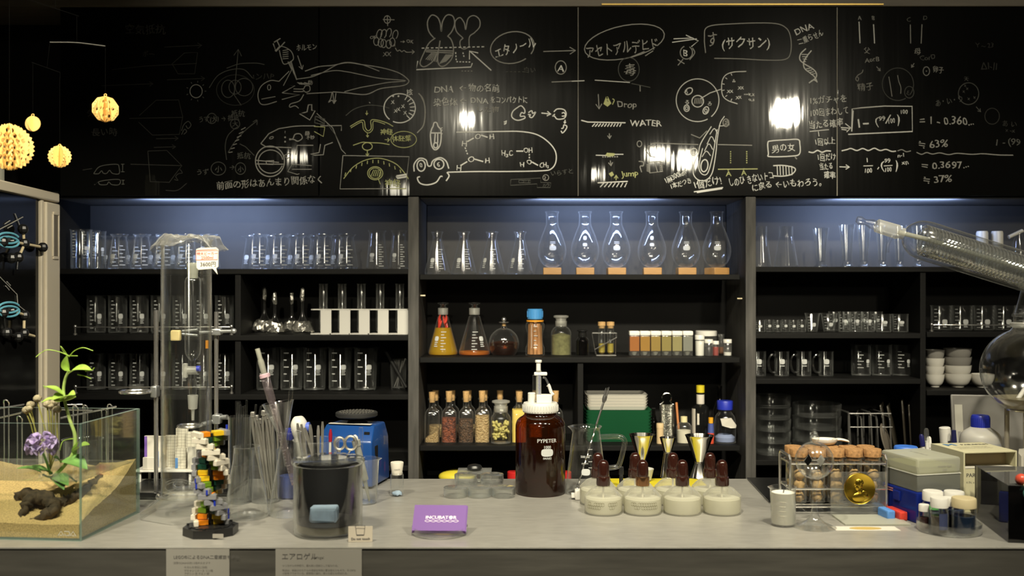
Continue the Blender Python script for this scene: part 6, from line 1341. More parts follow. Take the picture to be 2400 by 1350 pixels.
MB().rod((9 * s, 0, u(864)), (17 * s, 0, u(864)), 7 * s, seg=14).build('stopcock_nut', BCAP, t)
MB().lathe([(6 * s, u(888)), (8.5 * s, u(894)), (8.5 * s, u(922)), (7 * s, u(926))], 22).tube(smooth([(9 * s, 0, u(905)), (20 * s, 0, u(906)), (26 * s, 0, u(897)), (27 * s, 0, u(880))], 4), 4 * s).build('outlet_tube', G, t)
MB().lathe([(7 * s, u(926)), (12 * s, u(926)), (10 * s, u(958)), (4 * s, u(960)), (3 * s, u(985)), (2 * s, 0)], 22).build('ground_joint', FROST, t)
MB().tube(smooth([(17 * s, 0, u(657)), (24 * s, 0, u(655)), (27 * s, 0, u(664))], 4), 2.6 * s).build('side_hook', G, t)

# leaflets on a small white stand
d = 2.125; s = d / F; X = kx(398, d); zt = ZC - (1096 - 675) / F * d - CT
t = thing('leaflet_stand', 'low white stand carrying cards behind the tall cylinder', 'stand', (X, d, CT + .0002)); mb = MB().box((0, 0, zt - .002), (142 * s, .07, .004), bev=.001); mb.build('top', WHITE, t)
for (sx, sy) in ((-1, -1), (1, -1), (-1, 1), (1, 1)): MB().box((sx * 58 * s, sy * .028, (zt - .004) / 2), (.005, .005, zt - .004)).build('leg', WHITE, t)
PGR = mat('grid_printed_paper', (.62, .58, .48), .8); nt = PGR.node_tree; bb = nt.nodes['Principled BSDF']; tcc = nt.nodes.new('ShaderNodeTexCoord'); bk = nt.nodes.new('ShaderNodeTexBrick'); bk.offset = 0; bk.inputs['Color1'].default_value = (.62, .58, .48, 1); bk.inputs['Color2'].default_value = (.62, .58, .48, 1); bk.inputs['Mortar'].default_value = (.22, .2, .17, 1); bk.inputs['Scale'].default_value = 110; bk.inputs['Mortar Size'].default_value = .035; bk.inputs['Brick Width'].default_value = .9; bk.inputs['Row Height'].default_value = .7
mpp = nt.nodes.new('ShaderNodeMapping'); mpp.inputs['Rotation'].default_value = (R(90), 0, 0); nt.links.new(tcc.outputs['Object'], mpp.inputs[0]); nt.links.new(mpp.outputs[0], bk.inputs['Vector']); nt.links.new(bk.outputs['Color'], bb.inputs['Base Color'])
VIO = mat('violet_card_edge', (.16, .08, .36), .6); SKY = mat('blue_printed_card', (.06, .22, .55), .6)
zs = CT + zt + .0004
for (x, w_, yt, dy, m1, m2, lb) in ((352, 24, 1021, -.010, PAPER, VIO, 'white card with violet edge in the card rack'), (378, 18, 1022, -.002, PAPER, SKY, 'white card with a blue foot beside the violet-edged card'), (402, 26, 1020, .008, PGR, PAPER, 'cream grid card behind the left cylinder wall'), (427, 27, 1003, .014, PGR, PAPER, 'tallest cream grid-printed block of cards'), (424, 24, 1050, -.012, PGR, SKY, 'short grid-printed card with blue picture'), (449, 22, 1012, .006, PGR, PAPER, 'narrow grid card beside the tallest block'), (451, 20, 1048, -.016, PAPER, PAPER, 'small white card right of the blue-picture card')):
    dd = d + dy; s2 = dd / F; hh2 = ZC - (yt - 675) / F * dd - zs; mb = MB().box((0, 0, hh2 / 2), (w_ * s2, .008, hh2), 0)
    mb.box((-w_ * s2 * .36, -.0042, hh2 * (.5 if m2 is VIO else .28)), (w_ * s2 * .26, .0008, hh2 * (.98 if m2 is VIO else .5)), 1)
    tag(mb.build('leaflet', [m1, m2], loc=(kx(x, dd), dd, zs)), lb, 'card')
o = MB().box((0, 0, .012), (28 * s, .008, .026), bev=.001).build('card_box', PAPER, loc=(kx(350, 2.1), 2.1, zs + .0012)); tag(o, 'low white card box in front of the violet-edged card', 'box')
dd = 1.985; mb = MB()
for (cx_, cz_, tl) in ((-.006, .022, 10), (.012, .034, -12)): mb.torus(.026, .003, 0, Matrix.Translation((cx_, 0, cz_)) @ Matrix.Rotation(R(18), 4, 'X') @ Matrix.Rotation(R(tl), 4, 'Y'), 36)
mb.rod((-.005, .004, .0), (-.005, .02, .03), .003).rod((.016, .0, .0), (.014, .01, .034), .003)
tag(mb.build('bent_glass_tube', GT, loc=(kx(424, dd), dd, CT + .002)), 'two loops of bent glass tube behind the cylinder foot', 'glass tube')

# ------------------------------------------------------------------ glass and tools left of the big jar
P_STR = sprof([(0, 0), (.86, 0), (.97, .015), (1, .05), (.96, .12), (.60, .80)], 3) + [(.57, .90), (.56, .985), (.60, 1.0), (.55, 1.0), (.53, .9)]
X, d, r, h, s = cpl(578, 104, 1223, 1046)
o = MB().lathe(L(P_STR, r, h), 44).build('conical_flask', GT, loc=(X, d, CT + .0002)); tag(o, 'big wide-mouthed conical flask right of the brick model', 'flask')
def holder(x, w_, yt, d, label, prof=None, m=None, name='glass_jar', spout=None):
    X = kx(x, d); r = w_ / 2 * d / F; h = ZC - (yt - 675) / F * d - CT
    o = MB().lathe(L(prof or [(0, 0), (.94, 0), (.98, .02), (.98, .96), (1.03, 1), (1.0, 1.0), (.94, .96), (.94, .03), (0, .02)], r, h), 36, spout=(spout, h * .9, r * .3) if spout is not None else None).build(name, m or G, loc=(X, d, CT + .0002)); tag(o, label, 'jar'); return X, d, r, h
Xj, dj, rj, hj = holder(562, 54, 976, 1.955, 'tall glass jar of thin glass rods behind the big conical flask')
for i, (x, yt, xo) in enumerate(((558, 944, -.012), (563, 949, -.006), (569, 953, 0), (574, 950, .008), (578, 938, .012), (600, 948, .016), (612, 952, .017))):
    a = Vector((Xj + xo * .7, dj + .006 * (i % 3 - 1), CT + .006)); b2 = P(x, yt, dj + .004 * (i % 2))
    o = MB().rod((0, 0, 0), b2 - a, .0022, seg=8).build('glass_rod', GT, loc=a); tag(o, 'thin glass rod standing in the tall jar, %s' % nth(i, 7), 'glass rod', 'glass rods in the tall jar')
Xj, dj, rj, hj = holder(622, 66, 1050, 1.965, 'glass jar holding a sheaf of steel tweezers', [(0, 0), (.94, 0), (.98, .02), (.98, .96), (1.03, 1), (1.0, 1.0), (.94, .96), (.94, .03), (0, .02)])
for i in range(7):
    xt = 592 + 8.5 * i; yt = 968 + (i % 3) * 9 - i * 1.2; a = Vector((Xj + .004 + .0032 * i, dj + .003 * (i % 3 - 1) + (i - 3) * .0016, CT + .006)); b2 = P(xt, yt, dj - .006 + .006 * (i % 3)) - a
    sd = Vector((1, 0, 0)); mb = MB(); nrm = Vector((0, 1, 0))
    for sg in (-1, 1):
        q = [Vector((0, 0, 0)) + sd * sg * .0008, b2 * .4 + sd * sg * .0044, b2 * .8 + sd * sg * .0042, b2 + sd * sg * .0006]; mb.tube(smooth(q, 4), [.0016] * 5 + [.0026] * 8, 0, 6)
    mb.box(b2 * .985, (.0085, .009, .011), 0, bev=.002)
    tag(mb.build('steel_tweezers', SATIN, loc=a), 'steel tweezers leaning in the jar, %s' % nth(i, 7), 'tweezers', 'sheaf of steel tweezers')
X, d, r, h, s = cpl(681, 100, 1217, 1012)
P_F2 = sprof([(0, 0), (.86, 0), (.97, .015), (1, .05), (.95, .13), (.56, .72), (.48, .84)], 3) + [(.46, .97), (.5, 1.0), (.45, 1.0), (.43, .9)]
o = MB().lathe(L(P_F2, r, h), 44).build('conical_flask', G, loc=(X, d, CT + .0002)); tag(o, 'conical flask holding a funnel and syringe, left of the big black-lined jar', 'flask')
# funnel sitting in the flask mouth
ax = (P(651, 943, d) - P(664, 1032, d)).normalized(); bF = P(664, 1030, d); M = Vector((0, 0, 1)).rotation_difference(ax).to_matrix().to_4x4(); hf = (P(651, 943, d) - bF).length
o = MB().lathe([(.0052, -.05), (.0056, 0), (.0075, .006), (36 * s, hf - .002), (37.5 * s, hf), (36 * s, hf + .0005), (.007, .008), (.0048, 0), (.0044, -.05)], 40, M=M).build('funnel', GT, loc=bF); tag(o, 'clear glass funnel tilted in the mouth of the conical flask', 'funnel')
a = P(693, 1142, d + .0); b2 = P(603, 817, d - .004); ax = (b2 - a); Ls = ax.length; M = Vector((0, 0, 1)).rotation_difference(ax).to_matrix().to_4x4()
t = thing('graduated_syringe', 'long clear graduated syringe with pale pink collar standing in the funnel', 'syringe', a); t.rotation_euler = M.to_euler()
prS = [(.0025, 0), (.0048, .01), (.0062, Ls * .02), (.0065, Ls * .62)]
mb = MB().lathe(prS, 20); 
for k in range(26): patch(mb, prS, Ls * (.05 + .022 * k), Ls * (.05 + .022 * k) + .0008, R(-150), R(-150) + (1.4 if k % 5 == 0 else .8), 1, .0003)
mb.build('barrel', [PINKG, mat('syringe_print', (.30, .27, .28), .6)], t)
MB().lathe([(.0066, Ls * .62), (.0078, Ls * .63), (.0082, Ls * .79), (.006, Ls * .80)], 20).build('upper_barrel', PINKG, t)
MB().lathe([(.0082, Ls * .79), (.0098, Ls * .792), (.0098, Ls * .815), (.0075, Ls * .82)], 20).build('collar', mat('pink_collar', (.62, .42, .48), .4), t)
MB().lathe([(.0052, Ls * .815), (.0058, Ls * .9), (.0052, Ls * .92), (0, Ls * .92)], 16).build('filter', MILK, t)
MB().lathe([(.0045, Ls * .9), (.0045, Ls), (.0035, Ls), (.0035, Ls * .9)], 16).rod((0, 0, Ls * .85), (0, 0, Ls * .965), .0026).build('tip_tube', MILK, t)
mb = MB().rod((0, 0, 0), P(687, 862, d + .012) - P(671, 1040, d + .006), .0038, seg=12); tag(mb.build('glass_tube', GT, loc=P(671, 1040, d + .006)), 'slim glass tube standing beside the syringe in the funnel', 'glass tube')
dd = 2.00; X = kx(679, dd); s2 = dd / F; hh2 = ZC - (1019 - 675) / F * dd - CT; t = thing('blue_capped_vessel', 'clear bottle with small blue cap behind the funnel flask', 'bottle', (X, dd, CT + .0002))
MB().lathe([(0, 0), (.022, 0), (.0235, .004), (.0235, hh2 * .7), (.009, hh2 * .88), (.0068, hh2 * .9), (.0068, hh2)], 28).build('bottle', G, t); MB().lathe([(0, hh2 * .92), (.0072, hh2 * .92), (.0085, hh2), (.0085, hh2 + .013), (0, hh2 + .014)], 18).build('cap', BCAP, t)
MB().cyl(.020, .003, .045, 24).build('liquid', teal((.15, .22, .62), .5), t)
Xj, dj, rj, hj = holder(742, 108, 1030, 1.955, 'wide glass beaker of spoons and scissors behind the big jar', None, None, 'utensil_beaker')
o2 = []
a = Vector((Xj - .020, dj + .004, CT + .006)); b2 = P(700, 986, dj + .018) - a; M = Vector((0, 0, 1)).rotation_difference(b2).to_matrix().to_4x4(); t = thing('white_pump', 'white pipette pump with blue wheel leaning in the utensil beaker', 'pump', a); t.rotation_euler = M.to_euler(); Lb = b2.length
MB().lathe(sprof([(0, 0), (.008, .0), (.0105, .02), (.0105, Lb * .7), (.015, Lb * .84), (.0165, Lb * .96), (.009, Lb * 1.05), (0, Lb * 1.06)], 3), 20).build('pump_body', WHITE, t); MB().lathe([(0, 0), (.009, 0), (.0105, .002), (.0105, .009), (0, .010)], 20, M=Matrix.Translation((.012, 0, Lb * .90)) @ Matrix.Rotation(R(90), 4, 'Y')).build('blue_wheel', mat('cornflower_plastic', (.10, .16, .60), .4), t)
sp = [(697, 992, 8), (706, 994, 8), (727, 995, 9), (746, 997, 8), (756, 988, 7), (714, 1002, 8)]
for i, (x, yt, wd) in enumerate(sp):
    a = Vector((Xj + (-.014 + .006 * i), dj - .004 + .004 * (i % 3), CT + .006)); b2 = P(x, yt, dj - .012 + .007 * (i % 4)) - a; n_ = 14; q = []; rr_ = []
    for k in range(n_):
        u = k / (n_ - 1); q.append(b2 * u); rr_.append(.0016 if u < .55 else (.0016 + (wd * .5 * dj / F - .0016) * math.sin(min(1, (u - .55) / .38) * PI / 2)) * (1 if u < .97 else .6))
    o = MB().tube(q, rr_, 0, 10, flat=.4).build('steel_spoon', SATIN, loc=a); tag(o, 'steel spoon handle standing in the utensil beaker, %s' % nth(i, 6), 'spoon', 'steel spoons in the utensil beaker')
a = P(779, 1100, dj + .006); a.z = CT + .03; a = Vector((Xj + .022, dj + .01, CT + .006)); b2 = P(775, 1006, dj + .006) - a; t = thing('red_tipped_probe', 'white thin stick with dark red tip in the utensil beaker', 'thermometer', a); MB().rod((0, 0, 0), b2 * .82, .0026).build('stick', WHITE, t); MB().tube([b2 * .82, b2 * .93, b2], [.0034, .0036, .0018]).build('red_tip', mat('dark_red_tip', (.35, .01, .03), .4), t)
a = Vector((Xj + .026, dj - .018, CT + .006)); t = thing('steel_scissors', 'steel scissors with two round finger loops beside the utensil beaker', 'scissors', a)
for i, (x, y, rx, lb) in enumerate(((796, 1039, 13, 'l'), (822, 1038, 15, 'r'))):
    c_ = P(x, y, dj - .03 + .008 * i) - a; ss = dj / F; mb = MB(); mb.tube([c_ + Vector((rx * ss * math.cos(2 * PI * k / 28) * .9, 0, rx * ss * math.sin(2 * PI * k / 28) * 1.05)) for k in range(28)], .0026, 0, 8, True); mb.tube([c_ + Vector((0, 0, -rx * ss)), (c_ * .5) + Vector((.003 * (1 - 2 * i), 0, 0)), Vector((.004 * (2 * i - 1), 0, .002))], [.003, .0034, .0012], flat=.6); mb.build('blade_and_loop', SATIN, t)
# vortex mixer
d = 2.095; X = kx(806, d); t = thing('blue_vortex_mixer', 'blue bench mixer with sloped front and black dotted round platform', 'mixer', (X, d, CT + .0002), R(-13)); hw = .063; s = d / F
def q8(w0, w1, y0, y1, z0, z1, yy0=None, yy1=None): return None
bt = [(-hw, 0), (hw, 0), (hw * .97, .112), (-hw * .97, .112)]; md = [(-hw * .97, .002), (hw * .97, .002), (hw * .94, .110), (-hw * .94, .110)]; tp = [(-hw * .87, .034), (hw * .87, .034), (hw * .84, .104), (-hw * .84, .104)]
bm = bmesh.new(); rings = []
for poly, z in ((bt, .004), (md, .098), (tp, .129)): rings.append([bm.verts.new((a, b2, z)) for a, b2 in poly])
for i in range(2):
    for k in range(4): bm.faces.new((rings[i][k], rings[i][(k + 1) % 4], rings[i + 1][(k + 1) % 4], rings[i + 1][k]))
bm.faces.new(list(reversed(rings[0]))); bm.faces.new(rings[2]); bmesh.ops.bevel(bm, geom=list(bm.edges), offset=.004, segments=3, affect='EDGES', profile=.5); bm.verts.index_update()
mb = MB().add([v.co.copy() for v in bm.verts], [[v.index for v in f.verts] for f in bm.faces]); bm.free(); mb.build('housing', mat('bright_blue_enamel', (.008, .058, .24), .35, coat=.2), t)
MB().box((0, .036, .1308), (.096, .012, .0014), bev=.0005).build('white_label_strip', PAPER, t)
MB().box((hw * .95, .03, .07), (.003, .02, .035), bev=.001).build('switch', BLACK, t); MB().box((.045, .0165, .1145), (.012, .002, .006)).build('badge', BLACK, t)
MB().lathe([(0, .1295), (.022, .1295), (.021, .133), (.012, .140), (.013, .148), (0, .148)], 28, c=(.004, .066, 0)).build('rubber_stem', RUBBER, t)
mb = MB().lathe([(0, .1425), (.042, .1425), (.0452, .145), (.0452, .1515), (.0435, .153), (0, .153)], 48, c=(.002, .066, 0))
for k in range(6):
    for j in range(max(1, 6 * k)):
        a = 2 * PI * j / max(1, 6 * k) + k * .3; mb.lathe([(.0022, .1528), (.0022, .1542), (.0012, .1545), (0, .1545)], 8, 1, c=(.002 + .0072 * k * math.cos(a), .066 + .0072 * k * math.sin(a), 0))
mb.build('dotted_platform', [RUBBER, mat('grey_rubber_dots', (.10, .095, .085), .5)], t)
for (sx, sy) in ((-1, 0), (1, 0), (-1, 1), (1, 1)): MB().cyl(.006, 0, .0045, 12, c=(sx * .052, .012 + sy * .088, 0)).build('rubber_foot', RUBBER, t)
# beaker with dropper right of the jar
X, d, r, h, s = cpl(852, 64, 1186, 1074); o = MB().lathe(L(P_BEAK, r, h), 32, spout=(0, h * .9, r * .3)).build('beaker', G, loc=(X, d, CT + .0002)); tag(o, 'small lipped beaker holding a white dropper, right of the big jar', 'beaker')
a = Vector((X + .012, d - .002, CT + .004)); b2 = P(834, 1032, d - .008) - a; t = thing('white_dropper', 'white plastic dropper leaning in the small lipped beaker', 'dropper', a); MB().tube([b2 * .35, b2 * .36, b2 * .9, b2 * .91, b2], [.0072, .0078, .0066, .0085, .0085], 0, 16).tube([b2 * .0, b2 * .35], [.0022, .0045]).build('barrel', MILK, t); MB().tube([b2, b2 * 1.05, b2 * 1.09], [.005, .0055, .002]).build('plunger', WHITE, t)
a2 = Vector((X - .006, d + .008, CT + .004)); o = MB().rod((0, 0, 0), P(846, 1002, d + .012) - a2, .004, seg=12).build('clear_pipette', G, loc=a2); tag(o, 'clear pipette standing behind the white dropper', 'pipette')

# ------------------------------------------------------------------ aquarium with plants
tx, ty = -.7176, 1.655; aq = thing('aquarium', 'open glass aquarium with sand and shallow water at the left end of the counter', 'aquarium', (tx, ty, CT + .0003), R(-5)); AW, AD, AH, g = .36, .215, .195, .0045
def abox(x0, x1, y0, y1, z0, z1, m, name, lab=None): return MB().box(((x0 + x1) / 2, (y0 + y1) / 2, (z0 + z1) / 2), (x1 - x0, y1 - y0, z1 - z0), bev=.0004).build(name, m, aq, label=lab)
def pane(axis, c0, u0, u1, v0, v1, name):
    mb = MB(); T = g / 2
    if axis == 'x': vs = [(c0 + q, u, v) for q in (-T, T) for (u, v) in ((u0, v0), (u1, v0), (u1, v1), (u0, v1))]
    else: vs = [(u, c0 + q, v) for q in (-T, T) for (u, v) in ((u0, v0), (u1, v0), (u1, v1), (u0, v1))]
    mb.add(vs, [(0, 1, 2, 3), (7, 6, 5, 4)], 0); mb.add(vs, [(0, 4, 5, 1), (1, 5, 6, 2), (2, 6, 7, 3), (3, 7, 4, 0)], 1)
    return mb.build(name, [GGREEN, GEDGE], aq)
pane('y', g / 2, -AW, 0, 0, AH, 'front_pane'); pane('y', AD - g / 2, -AW, 0, 0, AH, 'back_pane'); pane('x', -g / 2, g, AD - g, 0, AH, 'side_pane'); pane('x', -AW + g / 2, g, AD - g, 0, AH, 'side_pane')
abox(-AW + g, -g, g, AD - g, 0, .003, GEDGE, 'bottom_pane')
mb = MB(); T = Matrix.Translation((-.0275, -.0006, .0125)) @ Matrix.Rotation(R(90), 4, 'X')   # etched maker's mark on the front pane
for (x, fl) in ((0, 1), (.0105, 0), (.021, 1)):
    if fl: mb.ribbon([(x - .005, -.0038), (x, .0038), (x + .005, -.0038)], .0013, 0, T); mb.ribbon([(x - .0022, -.0032), (x + .0022, -.0032)], .0011, 0, T)
    else: mb.ribbon([(x - .005, .0036), (x + .0035, .0036), (x + .005, .001), (x + .0035, -.0032), (x - .003, -.0032), (x - .004, 0)], .0013, 0, T)
mb.build('etched_mark', mat('etched_print', (.55, .54, .48), .6), aq, loc=(-.006, 0, 0))
SAND = mat('warm_sand', (.66, .46, .20), .9, noise=.28, nscale=420, bump=.6)
NX, NY = 54, 34; x0, x1, y0, y1 = -AW + g + .0006, -g - .0006, g + .0006, AD - g - .0006; vs = []; fs = []
def sandh(x, y):
    u = (y - y0) / (y1 - y0); b_ = .026 + .060 * u ** 1.25 + .006 * math.sin(x * 40 + 1) * math.sin(y * 35) + .010 * math.exp(-((x + .10) ** 2 + (y - .11) ** 2) / .0012)
    return b_ + .012 * u * (1 if x > -.08 else .4)
for j in range(NY + 1):
    for i in range(NX + 1):
        x, y = x0 + (x1 - x0) * i / NX, y0 + (y1 - y0) * j / NY; vs.append((x, y, sandh(x, y) + rnd.uniform(-.0006, .0006)))
for j in range(NY):
    for i in range(NX): a = j * (NX + 1) + i; fs.append((a, a + 1, a + NX + 2, a + NX + 1))
b0 = len(vs); per = [i for i in range(NX + 1)] + [(j) * (NX + 1) + NX for j in range(1, NY + 1)] + [NY * (NX + 1) + i for i in range(NX - 1, -1, -1)] + [j * (NX + 1) for j in range(NY - 1, 0, -1)]
for p in per: vs.append((vs[p][0], vs[p][1], .0034))
n = len(per)
for k in range(n): fs.append((per[k], b0 + k, b0 + (k + 1) % n, per[(k + 1) % n]))
fs.append(tuple(b0 + k for k in range(n)))
sd = MB().add(vs, fs).build('sand', SAND, loc=aq.location, rot=aq.rotation_euler, sharp=60); tag(sd, 'sloping bed of warm yellow sand inside the aquarium', 'sand', None, 'stuff')
mb = MB(); wz = .098; mb.add([(x0, y0, wz), (x1, y0, wz), (x1, y1, wz), (x0, y1, wz)], [(0, 1, 2, 3)]); mb.tube([(x0, y0, wz), (x1, y0, wz), (x1, y1, wz), (x0, y1, wz)], .0007, 0, 6, True); mb.build('water_surface', WATER, aq)
aqM = Matrix.Translation(aq.location) @ Euler((0, 0, R(-5))).to_matrix().to_4x4(); aqI = aqM.inverted()
def ap(px_, py_, yl):      # picture point at a given depth inside the tank, in tank coordinates
    d_ = 1.655
    for _ in range(6): v = aqI @ P(px_, py_, d_); d_ += (yl - v.y)
    return aqI @ P(px_, py_, d_)
DRIFT = mat('dark_driftwood', (.075, .050, .028), .85, noise=.5, nscale=90, bump=1.0)
def crooked(pts, rads, name, label, seed):
    q = [ap(*p) for p in pts]; rr_ = random.Random(seed); sp = smooth(q, 6); m_ = len(sp); rs = []
    for k in range(m_):
        u = k / (m_ - 1) * (len(rads) - 1); i = min(int(u), len(rads) - 2); rs.append((rads[i] + (rads[i + 1] - rads[i]) * (u - i)) * rr_.uniform(.8, 1.2))
    sp = [p + Vector((rr_.uniform(-1, 1), rr_.uniform(-1, 1), rr_.uniform(-1, 1))) * .0016 for p in sp]
    o = crumple(MB().tube(sp, rs, 0, 12), .0022, seed).build(name, DRIFT, loc=aq.location, rot=aq.rotation_euler, sharp=80); tag(o, label, 'driftwood')
crooked([(52, 1222, .030), (58, 1190, .040), (75, 1168, .055), (105, 1166, .058), (128, 1190, .045), (112, 1205, .035), (70, 1226, .028)], [.007, .009, .010, .011, .010, .008, .006], 'driftwood', 'arched dark driftwood on the sand near the front pane', 3)
crooked([(112, 1180, .06), (150, 1178, .075), (185, 1160, .095), (215, 1140, .13), (240, 1118, .16)], [.009, .010, .009, .010, .006], 'driftwood', 'dark driftwood branch reaching to the right pane', 8)
crooked([(40, 1165, .09), (70, 1160, .085), (100, 1172, .07)], [.007, .011, .009], 'driftwood', 'small dark driftwood knob behind the arch', 5)
def leaf(mb, base, tip, wid, fold=.25, curl=.12, m=0, up=Vector((0, -.4, 1)), n=8):
    base, tip = Vector(base), Vector(tip); ax = tip - base; Ln = ax.length; ax.normalize(); sdv = ax.cross(up).normalized(); nm_ = sdv.cross(ax).normalized(); vs = []; fs = []
    for i in range(n + 1):
        u = i / n; w_ = wid * math.sin(PI * min(1, u ** .8)) ** .8 if 0 < u < 1 else .0004; c_ = base + ax * (Ln * u) + nm_ * (curl * Ln * math.sin(PI * u))
        for v in (-1, -.5, 0, .5, 1): vs.append(c_ + sdv * (w_ * v) + nm_ * (fold * w_ * abs(v)))
    nv = len(vs); vs += [p - nm_ * .0005 for p in vs]
    for i in range(n):
        for k in range(4): a = i * 5 + k; fs += [(a, a + 1, a + 6, a + 5), (nv + a + 5, nv + a + 6, nv + a + 1, nv + a)]
    mb.add(vs, fs, m); return mb
def plant(name, label, cat='plant', group=None):
    t = thing(name, label, cat, aq.location, 0, group); t.rotation_euler = aq.rotation_euler; return t
def stem(t, pts, r0, r1, m=STEM, name='stem'):
    sp = smooth([ap(*p) for p in pts], 6); k = len(sp); return MB().tube(sp, [r0 + (r1 - r0) * i / (k - 1) for i in range(k)], 0, 8).build(name, m, t)
t = plant('pea_plant', 'tall pea shoot with bright green leaves and curling tendrils rising from the aquarium')
Y = .085
stem(t, [(120, 1122, Y), (150, 1092, Y), (172, 1060, Y), (176, 1022, Y), (164, 985, Y), (153, 945, Y), (149, 915, Y), (153, 888, Y), (162, 868, Y)], .0034, .0024)
for (b_, tp_, w_, nm_) in (((162, 870), (157, 832), .011, 0), ((160, 876), (216, 868), .012, 0), ((150, 938), (176, 925), .014, 0), ((150, 930), (122, 938), .013, 0), ((148, 925), (104, 906), .007, 0), ((140, 935), (96, 944), .006, 0), ((176, 1060), (210, 1042), .011, 0), ((178, 1066), (185, 1035), .008, 0), ((148, 1078), (205, 1100), .016, 1), ((142, 1085), (125, 1072), .010, 1)):
    leaf(MB(), ap(*b_, Y - .004), ap(*tp_, Y - .016), w_, .3, .12).build('leaf', GREEND if nm_ else GREEN, t)
leaf(MB(), ap(128, 935, Y - .002), ap(178, 930, Y - .02), .013, .35, -.1).build('leaf', GREEN, t)
for pts in ([(162, 836, Y), (150, 826, Y), (142, 812, Y - .01), (148, 818, Y - .01), (158, 832, Y)], [(162, 836, Y), (175, 822, Y - .01), (195, 815, Y - .02), (218, 822, Y - .02)], [(162, 834, Y), (140, 825, Y - .01), (112, 820, Y - .02), (95, 828, Y - .02), (84, 837, Y - .03)], [(162, 834, Y), (172, 834, Y), (182, 834, Y)], [(182, 878, Y - .01), (200, 882, Y - .012), (214, 888, Y - .012)], [(200, 870, Y - .012), (215, 868, Y - .014), (221, 862, Y - .015)], [(174, 1028, Y), (158, 1030, Y), (146, 1036, Y), (140, 1056, Y - .01)], [(104, 906, Y - .016), (102, 904, Y - .016), (108, 912, Y - .016)]):
    stem(t, pts, .0009, .0006, GREEN, 'tendril')
stem(t, [(100, 1112, Y), (118, 1118, Y), (150, 1110, Y), (180, 1130, Y)], .002, .0015, STEM)
for (b_, tp_, w_) in (((120, 1110), (60, 1096), .009), ((122, 1112), (88, 1104), .008), ((130, 1115), (150, 1148), .010), ((130, 1118), (160, 1138), .012), ((98, 1108), (40, 1098), .007)):
    leaf(MB(), ap(*b_, Y), ap(*tp_, Y - .03), w_, .3, .1).build('leaf', GREEND, t)
t = plant('lilac_flower', 'round cluster of lilac petals on a short stem in the aquarium', 'flower')
Y2 = .060; stem(t, [(118, 1112, Y2 + .02), (110, 1085, Y2 + .01), (100, 1060, Y2)], .0022, .0018, GREEND)
cF = ap(97, 1046, Y2); rr_ = random.Random(11)
for k in range(46):
    a, e = rr_.uniform(0, 2 * PI), rr_.uniform(-.6, 1); q = math.sqrt(1 - min(1, e * e) * .9); v = Vector((q * math.cos(a) * 1.15, q * math.sin(a), e * .95)); c_ = cF + v * .0165
    sdv = v.cross(Vector((0, 0, 1))).normalized() if abs(v.z) < .95 else Vector((1, 0, 0)); mb = MB(); 
    for j in range(2): 
        w_ = (sdv * (1 if j else -1) * .9 + v * .7 + Vector((0, 0, .25))).normalized(); leaf(mb, c_, c_ + w_ * rr_.uniform(.010, .013), .0062, .5, .25, 0, v, 6)
    mb.build('petal_pair', LILAC, t)
balls = [(88, 934, (112, 1036)), (72, 949, (86, 1024)), (62, 961, (82, 1026)), (68, 958, (90, 1030)), (111, 947, (118, 1040)), (127, 943, (126, 1046)), (134, 959, (134, 1050)), (119, 952, (122, 1050))]
FUZZ = mat('grey_beige_fuzzy_head', (.40, .345, .22), .95, noise=.3, nscale=300, bump=1.0)
for i, (x, y, bs) in enumerate(balls):
    t = plant('button_flower', 'grey-beige ball-headed flower, %s in the aquarium' % (['highest', 'just left of the highest', 'leftmost', 'small one beside the leftmost', 'middle one', 'paler one right of middle', 'rightmost', 'half hidden behind the middle'][i]), 'flower', 'ball-headed flowers in the aquarium')
    Yb = .10 + .008 * (i % 3); stem(t, [(118, 1100, Yb), (*bs, Yb), ((x + bs[0]) / 2, (y + bs[1]) / 2, Yb), (x, y + 8, Yb)], .0011, .0013, mat('olive_stem', (.34, .32, .08), .6) if not bpy.data.materials.get('olive_stem') else bpy.data.materials['olive_stem'])
    rB = (7.8 if i in (3, 7) else 10) / F * 1.76; q = MB().sphere(ap(x, y, Yb), rB, seg=20, rings=14, sc=(1, 1, .88)); crumple(q, .0004, i).build('flower_head', FUZZ, t, sharp=80)
# wire hooks and dishes behind the aquarium
dd = 1.965; s = dd / F; t = thing('wire_drying_rack', 'chrome wire rack with curled hook tops behind the aquarium', 'rack', (kx(150, dd), dd, CT + .002)); u = lambda x, y, dy=0: P(x, y, dd + dy) - t.location
MB().tube([u(-40, 1172), u(262, 1172), u(262, 1172) + Vector((0, .14, 0)), u(-40, 1172) + Vector((0, .14, 0))], .002, closed=True).build('base_frame', CHROME, t)
for i, (x, yt, dy) in enumerate(((15, 938, 0), (46, 976, .0), (177, 952, 0), (200, 950, .10), (258, 948, .10), (244, 958, .06))):
    b_ = u(x, yt, dy); g_ = .0045; zb_ = .0; mb = MB()
    q = [Vector((b_.x - g_, b_.y, zb_)), Vector((b_.x - g_, b_.y, b_.z - .012))] + [Vector((b_.x + g_ * 1.15 * math.cos(a), b_.y - .004 * math.sin(a), b_.z - .006 + .007 * math.sin(a))) for a in [PI - PI * j / 8 for j in range(9)]] + [Vector((b_.x + g_, b_.y, b_.z - .012)), Vector((b_.x + g_, b_.y, zb_))]
    mb.tube(q, .0014).build('hook_wire', CHROME, t)
MB().tube([u(-30, 962, -.01), u(56, 948, .08)], .0018).tube([u(-30, 986), u(48, 968, 0), u(60, 962, .05)], .0016).tube([u(142, 980, -.004), u(272, 953, .10)], .0022).tube([u(140, 960), u(215, 962, 0), u(216, 962, .09)], .0016).tube([u(150, 949, .02), u(192, 948, .04), u(199, 955, .1), u(200, 1080, .1)], .0016).build('rail_wire', CHROME, t)
